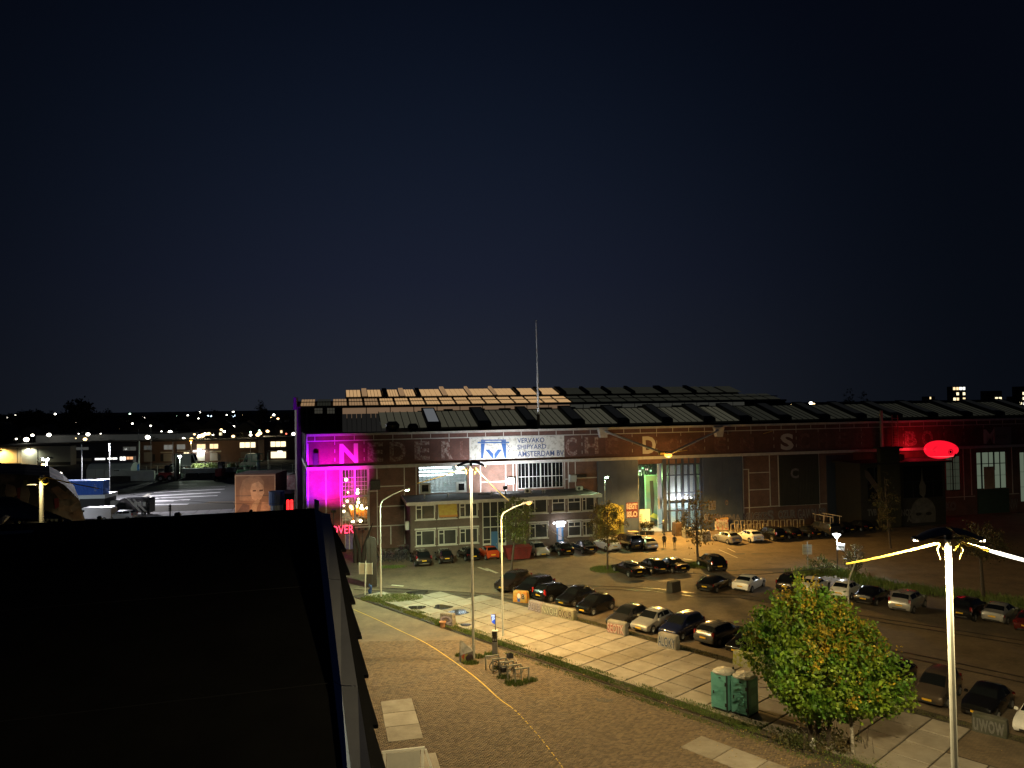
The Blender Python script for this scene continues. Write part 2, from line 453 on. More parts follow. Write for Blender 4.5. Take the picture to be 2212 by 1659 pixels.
# --- concrete plaza of two-metre slabs
bed = sheet('plaza', [tuple(uv(-8.4, 1.2))[:2], tuple(uv(-3.4, -1.5))[:2], tuple(uv(30, -1.5))[:2], tuple(uv(30, 3.6))[:2], tuple(uv(-8.4, 3.6))[:2]], -.036, SOIL)
sm = [slab_mesh(1.905, 1.905, SLABM if k % 3 else SLABN, 40 + k) for k in range(6)]
for iv in range(-1, 3):
    for iu in range(-8, 25):
        cu_, cv_ = iu + .5, iv + .5
        if cu_ < -2.8 and cv_ < 1.75 - .63 * (cu_ + 8): continue
        if cu_ < -6.8 and cv_ < 2.2: continue
        if cu_ > 17 and cv_ < 1: continue
        p = uv(iu, iv + 1)
        if p.y < 26: continue
        o = link('slab', sm[(iu * 7 + iv * 3) % 6], bed)
        q = uv(iu + .024, iv + .976)
        o.location = (q.x, q.y, .02 + rnd.uniform(-.008, .008))
        o.rotation_euler = (rnd.uniform(-.003, .003), rnd.uniform(-.003, .003), TH + rnd.uniform(-.004, .004))
brickpad = sheet('plaza_brick_patch', [tuple(uv(17.03, -1.0))[:2], tuple(uv(26, -1.0))[:2], tuple(uv(26, .98))[:2], tuple(uv(17.03, .98))[:2]], .01, PAVE)
WET = pm('puddle_water', (.03, .03, .028), rough=.05, spec=.7)
for k, (X, Y, rx, ry) in enumerate([(1390, 275, .75, .75), (1610, 270, .85, .8), (1745, 315, .95, .8), (1400, 145, 1.0, .9), (1810, 425, .45, .5), (1415, 318, .5, .25)]):
    c = gp(T(1, 3, X, Y)); ph = k * 1.7
    sheet('puddle', [(c.x + rx * math.cos(a) * (1 + .2 * math.sin(3 * a + ph)), c.y + ry * math.sin(a) * (1 + .25 * math.cos(2 * a + ph))) for a in [i * math.pi / 12 for i in range(24)]], .0325, WET)
# kerb edging between slabs and grass
b = MB()
for k in range(-13, 46):
    u0 = k * .5
    a = uv(u0, 2.98 + rnd.uniform(-.015, .015)); c = uv(u0 + .49, 2.98 + rnd.uniform(-.015, .015))
    d = Vector((vx, vy, 0)) * .13
    b.prism([a - Vector((0, 0, .1)), c - Vector((0, 0, .1)), c + d - Vector((0, 0, .1)), a + d - Vector((0, 0, .1))], (0, 0, .135 + rnd.uniform(-.02, .01)))
tag(b.build('kerb', SLABN), kind='structure')
# --- rails let into the ground
STEEL = pm('rail_steel', (.16, .13, .11), (.08, .06, .05), 3, rough=.38, metal=.85, coord='World')
def rail(name, pts, label, z=-.03, w=.055):
    t = thing(name, label, 'rail', (0, 0, 0))
    for nm, off, ww, zz, mt in (('rail_head', 0, w, z + .022, STEEL), ('flange_groove', w + .02, .05, z + .006, DARKM), ('check_rail', w + .085, .03, z + .016, STEEL)):
        b = MB()
        P = [Vector((p[0], p[1], 0)) for p in pts]
        L_ = []
        for i, p in enumerate(P):
            d = (P[min(i + 1, len(P) - 1)] - P[max(i - 1, 0)]).normalized(); nrm = Vector((-d.y, d.x, 0))
            L_.append((p + nrm * off, p + nrm * (off + ww)))
        for i in range(len(L_) - 1):
            a, c = L_[i]; a2, c2 = L_[i + 1]
            b.prism([(a.x, a.y, zz - .03), (a2.x, a2.y, zz - .03), (c2.x, c2.y, zz - .03), (c.x, c.y, zz - .03)], (0, 0, .03))
        b.build(nm, mt, t)
    return t
rail('tram_rail', [uv(-8, 3.6), uv(0, 3.55), uv(8, 3.55), uv(13, 3.48), uv(18, 3.2), uv(24, 2.8)], 'long rusty rail along the grass strip beside the brick street', z=0)
def smooth(pts, n=6):
    P = [Vector((p[0], p[1], 0)) for p in pts]; P = [P[0]] + P + [P[-1]]; out = []
    for i in range(1, len(P) - 2):
        for k in range(n):
            t = k / n; a, b, c, d = P[i - 1:i + 3]
            out.append(.5 * (2 * b + (c - a) * t + (2 * a - 5 * b + 4 * c - d) * t * t + (3 * b - a - 3 * c + d) * t ** 3))
    return out + [P[-2]]
tk1 = [(-16, 76.9), (-6.1, 74.3), (-2, 73.0), (5, 69.8), (14, 65), (25.4, 56.6), (32.8, 49.4), (48, 33)]
tk2 = [(-2, 77.6), gp(T(2, 3, 1105, 112)).xy, gp(T(2, 3, 1605, 165)).xy, (21.5, 71.2), (27.9, 65), (37.1, 57.4), (52, 44)]
for nm, tk in (('front', tk1), ('rear', tk2)):
    P = smooth(tk)
    def offs(P, o):
        out = []
        for i, p in enumerate(P):
            d = (P[min(i + 1, len(P) - 1)] - P[max(i - 1, 0)]).normalized()
            out.append(p + Vector((-d.y, d.x, 0)) * o)
        return out
    for o_, w_ in ((-.55, 'nearer'), (.55, 'farther')):
        rail('tram_rail', offs(P, o_), '%s rail of the %s pair set in the car park paving' % (w_, 'first' if nm == 'front' else 'second'))
# --- yellow line and road marks
YEL = pm('yellow_road_paint', (.72, .47, .035), (.4, .27, .05), 9, rough=.7, coord='World', thr=(.35, .75))
ys = smooth([gp(T(1, 3, X, Y)).xy for X, Y in ((845, 290), (1030, 370), (1240, 470), (1430, 560), (1580, 650), (1780, 790), (1930, 905), (2100, 1060), (2212, 1140))]
            + [gp(T(2, 3, X, Y)).xy for X, Y in ((80, 1215), (180, 1325), (270, 1430), (380, 1575), (440, 1659), (520, 1790))], 8)
b = MB(); acc = 0
for i in range(len(ys) - 1):
    a, c = ys[i], ys[i + 1]; d = (c - a); L_ = d.length; d.normalize(); nr = Vector((-d.y, d.x, 0)) * (.042 if a.y > 45 else .03)
    if a.y < 46.5 and (i % 3 == 2) : continue
    c = a + d * L_ * (1.02 if a.y > 46.5 else .8)
    w1 = rnd.uniform(.85, 1.1)
    b.quad(a - nr * w1 + Vector((0, 0, .0105)), c - nr + Vector((0, 0, .0105)), c + nr + Vector((0, 0, .0105)), a + nr * w1 + Vector((0, 0, .0105)))
tag(b.build('yellow_line', YEL), kind='structure')
ROADW = pm('worn_white_road_paint', (.62, .58, .45), (.3, .27, .2), 6, rough=.7, coord='World', thr=(.4, .8))
b = MB()
for a, c, w in ((gp(T(1, 2, 1920, 1580)), gp(T(1, 2, 2010, 1612)), .32), (gp(T(1, 2, 1985, 1592)), gp(T(1, 2, 2085, 1632)), .4), (gp(T(2, 2, 1480, 1508)), gp(T(2, 2, 1555, 1518)), .35),
                (gp(T(1, 3, 1170, 75)), gp(T(1, 3, 1275, 85)), .3), (gp(T(2, 2, 1790, 1430)), gp(T(2, 2, 1950, 1500)), .12), (gp(T(2, 2, 1860, 1415)), gp(T(2, 2, 1930, 1450)), .12)):
    d = (c - a).normalized(); nr = Vector((-d.y, d.x, 0)) * w / 2; z = Vector((0, 0, -.0405 + .012))
    b.quad(a - nr + z, c - nr + z, c + nr + z, a + nr + z)
tag(b.build('road_marking', ROADW), kind='structure')
# --- grass, weeds, fallen leaves
def blades(name, spots, mat, hmin=.06, hmax=.2, w=.022, z0=-.02):
    n = len(spots); g = np.random.RandomState(5); P = np.array(spots)
    a = g.uniform(0, 6.28, n); h = g.uniform(hmin, hmax, n); ln = g.uniform(.0, .5, n) * h; la = g.uniform(0, 6.28, n)
    V = np.zeros((n, 3, 3))
    ww = w * (1 + h)
    V[:, 0] = np.stack([P[:, 0] + np.cos(a) * ww, P[:, 1] + np.sin(a) * ww, np.full(n, z0)], 1)
    V[:, 1] = np.stack([P[:, 0] - np.cos(a) * ww, P[:, 1] - np.sin(a) * ww, np.full(n, z0)], 1)
    V[:, 2] = np.stack([P[:, 0] + np.cos(la) * ln, P[:, 1] + np.sin(la) * ln, z0 + h], 1)
    F = np.arange(n * 3).reshape(-1, 3)
    me = bpy.data.meshes.new(name); me.from_pydata(V.reshape(-1, 3).tolist(), [], F.tolist()); me.materials.append(mat)
    return tag(link(name, me), kind='stuff')
def strip(n, u0, u1, v0, v1, dens=None):
    out = []
    g = random.Random(n)
    while len(out) < n:
        u, v = g.uniform(u0, u1), g.uniform(v0, v1)
        if dens and g.random() > dens(u, v): continue
        out.append(tuple(uv(u, v))[:2])
    return out
cl = lambda f, ph: (lambda u, v: max(.06, .5 + .5 * math.sin(u * f + ph) * math.sin(v * 5 + u * 1.7)))
gs = strip(15000, -4.2, 13, 2.78, 3.46, lambda u, v: (.35 + .65 * (math.sin(u * 2.1) * math.sin(u * .9 + 1) > -.35)) * (1 if v > 3.05 else .55 + .45 * math.sin(u * 3)))
gs += strip(900, -6.8, -4, 2.95, 3.4, cl(2, 0)) + strip(2600, 3, 17, 3.66, 3.95, cl(2.3, 1)) + strip(2200, 12, 18, 2.7, 3.6, cl(3, 2))
blades('grass_verge', gs, GRASS, .05, .17)
GRASSD = pm('dry_grass', (.10, .105, .03), (.08, .07, .035), 1.5, rough=.85, island=.3)
blades('parking_edge_weeds', strip(6500, -.6, 20, -1.42, -1.06, cl(1.6, .5)), GRASSD, .03, .12)
def disc(n, c, rx, ry, seed=1):
    g = random.Random(seed); out = []
    while len(out) < n:
        x, y = g.uniform(-1, 1), g.uniform(-1, 1)
        if x * x + y * y < 1 and g.random() < 1.2 - (x * x + y * y) * .7: out.append((c[0] + x * rx, c[1] + y * ry))
    return out
blades('grass_island', disc(5200, (-11.7, 72.7), 3.0, 1.5, 3) + disc(900, gp(T(1, 2, 1180, 1580)).xy, 1.6, .8, 4), GRASS, .06, .22)
blades('tree_base_grass', disc(3200, (10.2, 83.9), 2.0, 1.9, 5) + disc(3200, (20.5, 85.3), 2.2, 1.9, 6), GRASS, .06, .2)
tufts = []
for k, (i, j, X, Y, r, n) in enumerate([(1, 3, 1640, 420, .9, 900), (1, 3, 1600, 400, .6, 500), (1, 3, 1900, 700, .7, 420), (1, 3, 1860, 755, .6, 300), (1, 3, 1765, 690, .4, 200), (1, 3, 2030, 680, .5, 320), (2, 3, 30, 930, .8, 420), (2, 3, 160, 905, .5, 260), (1, 3, 2140, 880, .5, 200), (1, 3, 2100, 800, .5, 200), (2, 3, 120, 215, .6, 420)]):
    c = gp(T(i, j, X, Y)); tufts += disc(n, c.xy, r, r * .7, k)
blades('grass_tufts', tufts, GRASS, .08, .3, z0=.0)
wl = smooth([gp(T(3, 2, 330, 1640)).xy, gp(T(3, 2, 560, 1625)).xy, gp(T(3, 3, 900, 60)).xy, gp(T(3, 3, 1300, 125)).xy, gp(T(3, 3, 1750, 175)).xy, gp(T(3, 3, 2212, 250)).xy, gp(T(3, 3, 2600, 330)).xy], 10)
g = random.Random(9); wp = []
for i in range(26000):
    k = g.randrange(len(wl) - 1); t = g.random(); p = wl[k].lerp(wl[k + 1], t)
    if g.random() > .45 + .5 * math.sin(k * .7): continue
    wp.append((p.x + g.gauss(0, .75), p.y + g.gauss(0, .75)))
blades('weed_strip', wp, GRASS, .1, .55, w=.04)
LEAFLIT = pm('fallen_leaf', (.42, .3, .08), (.25, .17, .05), 4, rough=.8, island=.5, coord='World')
b = MB(); g = random.Random(11)
for i in range(950):
    if i % 3: p = uv(g.gauss(14.6, 1.5), g.gauss(3.9, .75), 0)
    else: p = uv(g.uniform(-2, 18), g.uniform(-.5, 6.2), 0)
    s = g.uniform(.018, .045); a = g.uniform(0, 6.28); z = .04
    b.quad(*[(p.x + s * math.cos(a + q) * (1.4 if q in (0, math.pi) else .8), p.y + s * math.sin(a + q), z + g.uniform(-.008, .01)) for q in (0, math.pi / 2, math.pi, 1.5 * math.pi)])
tag(b.build('fallen_leaves', LEAFLIT), kind='stuff')
# ================================================================== NEAR BUILDING (black roof) at the lower left
BLKROOF = pm('bitumen_roof', (.010, .010, .011), (.016, .016, .017), .6, rough=.9, spec=.1, coord='World')
COPE = pm('grey_coping', (.62, .64, .72), (.54, .56, .64), 1.2, rough=.6, coord='World')
COPEB = pm('blue_grey_flashing', (.42, .54, .78), (.36, .47, .68), 1.2, rough=.55, coord='World')
BLKWALL = pm('black_cladding', (.012, .012, .013), rough=.7)
roofb = thing('black_roofed_building', 'black flat-roofed building with grey coping filling the lower left', 'building')
fa, fb_ = atd((713, 1110), 33.7), atd((693, 1107), 33.75)
na, nb_ = atd((800.5, 1659), 18), atd((758, 1659), 18.05)
fc_, nc_ = gp((679, 1098), fb_.z), gp((740.5, 1659), nb_.z)
ext = lambda f, n, t: f + (n - f) * t
z3 = Vector((0, 0, 1))
FL = gp((-40, 1135.5), fc_.z); FL = FL + (FL - fc_) * 1.2
NL = FL + (ext(fc_, nc_, 1.6) - fc_)
b = MB(); b.prism([FL, fc_, ext(fc_, nc_, 1.6), NL], (0, 0, -.5)); b.build('roof', BLKROOF, roofb)
seg = 4
for k in range(seg):
    t0, t1 = 1.6 * k / seg, 1.6 * (k + 1) / seg - .003
    b = MB(); b.prism([ext(fb_, nb_, t0), ext(fb_, nb_, t1), ext(fa, na, t1), ext(fa, na, t0)], (0, 0, -.12)); b.build('coping', COPE, roofb)
    b = MB(); b.prism([ext(fc_, nc_, t0) + z3 * .02, ext(fc_, nc_, t1) + z3 * .02, ext(fb_, nb_, t1) - z3 * .004, ext(fb_, nb_, t0) - z3 * .004], (0, 0, -.1)); b.build('flashing', COPEB, roofb)
# end upright of the coping
b = MB(); d = (fa - fc_); b.prism([fc_ + z3 * .42, fc_ + d * .3 + z3 * .42, fc_ + d * .3 - z3 * 1.2, fc_ - z3 * 1.2], (-.02, .12, 0)); b.build('end_plate', COPEB, roofb)
# walls down to the ground
b = MB()
wa, wb = fa + (fc_ - fa) * .1, ext(fa, na, 1.6) + (nc_ - na) * .1
b.quad(wa - z3 * .1, wb - z3 * .1, Vector((wb.x, wb.y, -.05)), Vector((wa.x, wa.y, -.05)))
b.quad(FL, fc_, Vector((fc_.x, fc_.y, -.05)), Vector((FL.x, FL.y, -.05)))
b.quad(fc_, wa - z3 * .1, Vector((wa.x, wa.y, -.05)), Vector((fc_.x, fc_.y, -.05)))
b.build('wall', BLKWALL, roofb)
# roof seams and the grey ridge strip on the far edge
e1 = (FL - fc_)
b = MB()
for t in (.45, .8, 1.2):
    p, q = ext(fc_, nc_, t), FL + (ext(fc_, nc_, t) - fc_)
    dd = (nc_ - fc_).normalized() * .035
    b.prism([p + z3 * .012, q + z3 * .012, q + z3 * .012 + dd, p + z3 * .012 + dd], (0, 0, -.01))
b.build('roof_seam', pm('roof_seam', (.022, .022, .022), rough=.6), roofb)
b = MB(); dd = (nc_ - fc_).normalized()
p0, p1 = FL + dd * 1.15, fc_ + e1 * .38 + dd * 1.0
b.prism([p0 + z3 * .1, p1 + z3 * .06, p1 + dd * .22 + z3 * .03, p0 + dd * .3 + z3 * .08], (0, 0, -.08)); b.build('ridge_strip', pm('ridge_strip_metal', (.2, .22, .21), rough=.6), roofb)
for X, Y, w in ((525, 1182, .2), (145, 1199, .22), (1535, 1132, .24), (860, 1163, .18), (2170, 1108, .14)):
    p = T(0, 2, X, Y); q = atd(p, 33.4)
    b = MB(); b.bev(-w / 2, w / 2, -w / 2, w / 2, -.3, .12, .05); b.build('roof_vent', DARKM, roofb, loc=(q.x, q.y, q.z))
q = atd(T(0, 2, 1470, 1140), 33.2)
pst = thing('roof_post', 'thin dark post with rungs standing on the black roof edge', 'post', (q.x, q.y, q.z - .25))
b = MB(); b.cyl((0, 0, 0), (0, 0, .75), .03, .025, 8)
b.build('pole', DARKM, pst)
for k in range(3):
    b = MB(); b.bx((0, 0, .5 + k * .09), (.1, .08, .05)); b.build('clamp', DARKM, pst)
# saw-tooth sun boards along the street side
tips = [((716, 1128), None), ((748, 1187), (737, 1187.5)), ((756, 1237.5), (745.5, 1238)), ((767.5, 1299.8), (756.8, 1300.5)), ((781.8, 1374.2), (771.2, 1374.7)), ((796.2, 1457.5), (785.5, 1458.2)), ((817.2, 1565), (805.5, 1566.2)), ((846, 1700), (832, 1701)), ((890, 1890), (872, 1892))]
dp_ = lambda p: 22400 / (p[1] - 470)
pn_ = (716, 1128)
for tp_, np_ in tips[1:]:
    w0, tip, w1 = atd(pn_, dp_(pn_)), atd(tp_, dp_(tp_)), atd(np_, dp_(np_))
    inn = Vector((-.9, -.2, 0))
    b = MB(); b.prism([w0 + inn, w0, tip, w1, w1 + inn], (0, 0, -.1)); b.build('sun_board', BLKWALL, roofb)
    pn_ = np_

# ================================================================== CABLES AND LAMP MASTS
WARM = (1.0, .79, .40); SODIUM = (1.0, .54, .12); COOL = (.86, .95, 1.0); GREENW = (.55, 1.0, .62)
SHADE = pm('lamp_reflector', (.30, .27, .24), (.24, .22, .2), 3, rough=.55, metal=.2)
E_WARM = emit('lamp_glow_warm', (1.0, .82, .5), 30); E_SOD = emit('lamp_glow_orange', (1.0, .42, .05), 3.2); E_COOL = emit('lamp_glow_white', (.9, .97, 1), 40); E_GRN = emit('lamp_glow_green', (.5, 1, .6), 40)
E_SODF = emit('lamp_bulb_orange_faint', (1.0, .45, .05), 6)
def wing_mast(x, y, h, label, watts, rad=.115, loc_w=0.0, twin=.95, rz=0.0, ptop=1.0):
    t = thing('lamp_mast', label, 'lamp post', (x, y, 0), rz)
    b = MB()
    b.cyl((0, 0, 0), (0, 0, 1.0), rad * 1.25, rad * 1.2, 14); b.cyl((0, 0, 1.0), (0, 0, h), rad, rad * .78, 14)
    b.build('pole', POLEW, t, smooth=False)
    b = MB(); b.box(-.09, .09, -.07, .07, h, h + .28); b.box(-twin, twin, -.03, .03, h + .02, h + .07); b.build('head_frame', DARKM, t)
    for sg in (-1, 1):
        vs = []; fs = []; n = 8
        for i in range(n + 1):                       # each wing is a curved sail-like reflector
            tx = i / n; xx = sg * (.06 + tx * .92)
            for k in range(5):
                ty = k / 4 - .5
                vs.append((xx, ty * (.95 - .55 * tx ** 2), h + .36 - .30 * tx ** 1.8 - .25 * (ty * 2) ** 2 * .5))
        for i in range(n):
            for k in range(4): fs.append((i * 5 + k, i * 5 + k + 1, i * 5 + 6 + k, i * 5 + 5 + k))
        b = MB(); b.add(vs, fs); b.add([(p[0], p[1], p[2] + .025) for p in vs], fs); w_ = b.build('reflector_wing', SHADE, t, smooth=True)
        b = MB(); b.bev(sg * .98 - .1, sg * .98 + .1, -.11, .11, h - .03, h + .09, .03); hd = b.build('lamp_head', DARKM, t)
        for q in (-.05, .05):
            b = MB(); b.ball((sg * 1.0 + q, -.09, h - .02), .035, 8); b.build('bulb', E_WARM, hd)
        lamp('mast_light', 'SPOT', (sg * 1.0, 0, h - .1), WARM, watts / 2, t, .08, aim=(sg * 1.1, 0, 0), cone=178, blend=.12)
    for sg in (-1, 1):                               # yellow rope tied round the pole top
        b = MB(); b.tube([(sg * rad * 1.2, -rad, h - .35), (sg * .3, -.1, h - .12), (sg * .36, -.12, h - .3), (sg * .28, -.1, h - .62)], [.03, .035, .035, .012], 6); b.build('rope_knot', YELLOW_ROPE_LIT, t)
    return t
px1022 = gp(T(1, 3, 1879, 712))
m1 = wing_mast(px1022.x, px1022.y, 13.85, 'tall pale lamp mast with two dark wing reflectors near the wedge-shaped boulder', 11500, .1)
mr_ = atd((2051, 1165), 24.3)
m2 = wing_mast(mr_.x - .05, mr_.y, mr_.z, 'thick pale lamp mast with wing reflectors in the right foreground', 16000, .115, rz=R(-6))
def cable(name, a, c, sag, label, r=.02, mat=None, n=40, ties=True):
    a = Vector(a); c = Vector(c); t = thing(name, label, 'cable')
    pts = [a.lerp(c, i / n) - Vector((0, 0, sag * 4 * (i / n) * (1 - i / n))) for i in range(n + 1)]
    k0, k1 = int(n * .16), int(n * .9)
    b = MB(); b.tube(pts[:k0 + 1], r * 1.5, 6); b.build('lit_cable_end', YELLOW_ROPE_LIT, t)  # lamplight near the supports put into the cable as thick yellow ends
    b = MB(); b.tube(pts[k0:k1 + 1], r * .45, 5); b.build('wire', DARKM, t)
    b = MB(); b.tube(pts[k1:], r * 1.5, 6); b.build('lit_cable_end', YELLOW_ROPE_LIT, t)
    return t
top1 = Vector((px1022.x, px1022.y, 13.72)); top2 = Vector((mr_.x, mr_.y, mr_.z - .1))
cable('span_cable', top1 + Vector((.3, 0, 0)), top2 + Vector((-.32, 0, 0)), 3.6, 'sagging cable, lamplight painted into its yellow ends, between the two wing-topped lamp masts', .024)
lp = atd((90, 1027), 42)
cable('span_cable', top1 - Vector((.3, 0, 0)), lp + Vector((.2, 0, -.1)), 2.0, 'thin cable running from the boulder lamp mast left to the yellow post', .022)
nx_ = top2 + Vector((13.0, -6.5, -2.2))
cable('span_cable', top2 + Vector((.34, -.05, 0)), nx_, .4, 'bright cable running from the foreground mast out to the right', .03)
# added glowing sleeve: lamp glare painted onto that cable beside the mast
c0 = top2 + Vector((.34, -.05, 0)); dv = (nx_ - c0).normalized()
tb = thing('cable_glare', 'glowing sleeve added as glare of the lamp-lit cable right of the foreground mast', 'light')
def on_c(s): 
    L_ = (nx_ - c0).length; u = s / L_
    return c0.lerp(nx_, u) - Vector((0, 0, .4 * 4 * u * (1 - u)))
b = MB(); b.tube([on_c(.75 + k * .3) - Vector((0, 0, .0)) for k in range(6)], [.045, .06, .06, .055, .05, .035], 8); b.build('tube', emit('cable_glare_glow', (1, .93, .75), 3.0), tb)
b = MB(); b.tube([on_c(.6), on_c(.76)], .06, 8); b.build('glare_end', YELLOW_ROPE_LIT, tb)
t = thing('cable_post', 'thick pale post with a yellow rope ring, left of the blue container', 'post', (lp.x, lp.y, 0))
b = MB(); b.cyl((0, 0, 0), (0, 0, lp.z), .115, .11, 14); b.build('pole', POLEW, t)
b = MB(); b.ringtorus((.26, -.1, lp.z - .3), .2, .03, (0, 1, 0)); b.ringtorus((.02, -.0, lp.z - .18), .15, .045, (0, 0, 1)); b.build('rope_ring', YELLOW_ROPE_LIT, t)
b = MB(); b.bev(-.25, .25, -.95, -.7, lp.z - .55, lp.z - .4, .03); b.build('lamp_head', DARKM, t)
lamp('post_light', 'SPOT', (-.05, -.75, lp.z + .3), (1, .78, .35), 900, t, .05, aim=(0, 0, 5), cone=90)

def arm_lamp(p_base, p_head, hd, label, col, watts, em, rise=None, lit=True, pole_mat=None, armlen=None):
    base = gp(p_base); head = atd(p_head, hd)
    h = head.z; t = thing('street_lamp', label, 'street lamp', (base.x, base.y, 0))
    dx = head.x - base.x; dy = head.y - base.y
    L_ = math.hypot(dx, dy); ux_, uy_ = dx / L_, dy / L_
    b = MB(); pm_ = pole_mat or POLEW
    b.cyl((0, 0, 0), (0, 0, h * .45), .085, .08, 12); b.cyl((0, 0, h * .45), (0, 0, h - L_ * .62), .065, .055, 12)
    arc = [(0, 0, h - L_ * .62)] + [(ux_ * L_ * s, uy_ * L_ * s, h - L_ * .62 + L_ * .62 * zz) for s, zz in ((.02, .2), (.09, .4), (.25, .55), (.5, .76), (.8, .95))]
    b.tube(arc, [.055, .053, .052, .05, .045, .04], 10); b.build('pole', pm_, t)
    q = Matrix.Translation((dx, dy, h)) @ Matrix.Rotation(math.atan2(dy, dx), 4, 'Z') @ Matrix.Rotation(R(-12), 4, 'Y')
    b = MB(); b.M = q; b.bev(-.52, .34, -.13, .13, -.02, .12, .04); b.build('lamp_head', SHADE, t)
    b = MB(); b.M = q; b.ball((.02, 0, -.04), .15, 10, (1.5, .8, .75)); g_ = b.build('lens', em, t)
    if lit:
        lamp('street_light', 'SPOT', (dx, dy, h - .22), col, watts, t, .12, aim=(dx + ux_ * .4, dy + uy_ * .4, 0), cone=165, blend=.35)
        lamp('head_glow', 'POINT', (dx, dy, h - .25), col, watts * .02, t, .1)
    return t
arm_lamp(T(1, 3, 2134, 520), (1142, 1086), 60.0, 'pale street lamp with a glowing orange head beside the parking meter', SODIUM, 7500, E_SOD)
arm_lamp((823, 1290.5), (879, 1057.5), 73.6, 'sticker-covered street lamp with a greenish white head on the grass island', (.72, 1.0, .6), 7500, E_GRN)
arm_lamp(T(3, 3, 706, 660), T(3, 2, 800, 1472), 58.0, 'unlit pale street lamp standing just behind the big leafy tree', WARM, 0, pm('unlit_lens', (.5, .5, .48), rough=.3), lit=False)

# ================================================================== STREET FURNITURE
p = gp(T(1, 3, 2066, 680))
t = thing('parking_meter', 'grey and black parking ticket machine with a lit blue P flag', 'parking meter', (p.x, p.y, 0), R(-8))
b = MB(); b.bev(-.19, .19, -.15, .15, .06, .95, .03); b.box(-.17, .17, -.13, .13, -.03, .06); b.build('lower_cabinet', pm('meter_grey', (.2, .2, .2), (.16, .16, .16), 5, rough=.5), t)
b = MB(); b.bev(-.185, .185, -.145, .145, .951, 1.72, .03); b.build('upper_cabinet', pm('meter_black', (.02, .02, .022), rough=.35), t)
b = MB(); b.bev(-.21, .21, -.17, .17, 1.721, 1.78, .02); b.build('cap', pm('meter_cap', (.6, .6, .55), rough=.5), t)
b = MB(); b.cyl((.05, 0, 1.78), (.05, 0, 2.95), .03, .03, 8); b.build('sign_pole', DARKM, t)
fl = MB(); fl.prism([(.015, -.03, 2.9), (.015, -.03, 2.2), (-.2, -.03, 2.35), (-.25, -.03, 2.9)], (0, .06, 0)); flag = fl.build('sign_flag', emit('blue_sign_glow', (.01, .10, .75), 1.0), t)
b = MB(); b.prism([(.012, -.034, 2.88), (.012, -.034, 2.76), (-.235, -.034, 2.78), (-.24, -.034, 2.88)], (0, .003, 0)); b.build('sign_top', emit('sign_white_glow', (.8, .92, 1), 1.3), flag)
text_mesh('P', .4, MATS['sign_white_glow'], 'letter_p', flag, (-.17, -.036, 2.45), (R(90), 0, 0), height=.27, bold=.012, ext=.004)
b = MB(); b.box(-.12, .12, -.155, -.146, 1.3, 1.5); b.build('screen', DGLASS, t)
b = MB(); b.box(-.14, -.02, -.155, -.146, 1.05, 1.2); b.box(.03, .13, -.155, -.146, 1.05, 1.2); b.build('keypad', GALV, t)

RACKM = pm('rack_steel', (.30, .30, .26), (.22, .22, .19), 3, rough=.5, metal=.3)
def hoop(name, x, y, rz, label, w=.75, h=.82, r=.042, group=None, mat=None):
    t = thing(name, label, 'bike rack', (x, y, 0), rz, group)
    b = MB(); b.box(-w / 2 - r, -w / 2 + r, -r, r, -.04, h - r * 2); b.build('upright', mat or RACKM, t)
    b = MB(); b.box(w / 2 - r, w / 2 + r, -r, r, -.04, h - r * 2); b.build('upright', mat or RACKM, t)
    b = MB(); b.bev(-w / 2 - r, w / 2 + r, -r, r, h - r * 2, h, .012); b.build('top_rail', mat or RACKM, t)
    return t
r0 = gp(T(2, 3, 88, 918)); rdir = Vector((-.62, .79, 0)) * .82
hl = ['front empty steel bike hoop by the rusty rail, nearest the camera', 'steel bike hoop just behind the empty front one', 'middle steel bike hoop with a black bike leaning on it', 'fourth steel bike hoop between the two parked bikes', 'rearmost steel bike hoop, closest to the parking meter']
for k in range(5):
    q = Vector((r0.x, r0.y, 0)) + rdir * k
    hoop('bike_hoop', q.x, q.y, R(16), hl[k], .92, .95, group='bike hoops beside the parking meter')
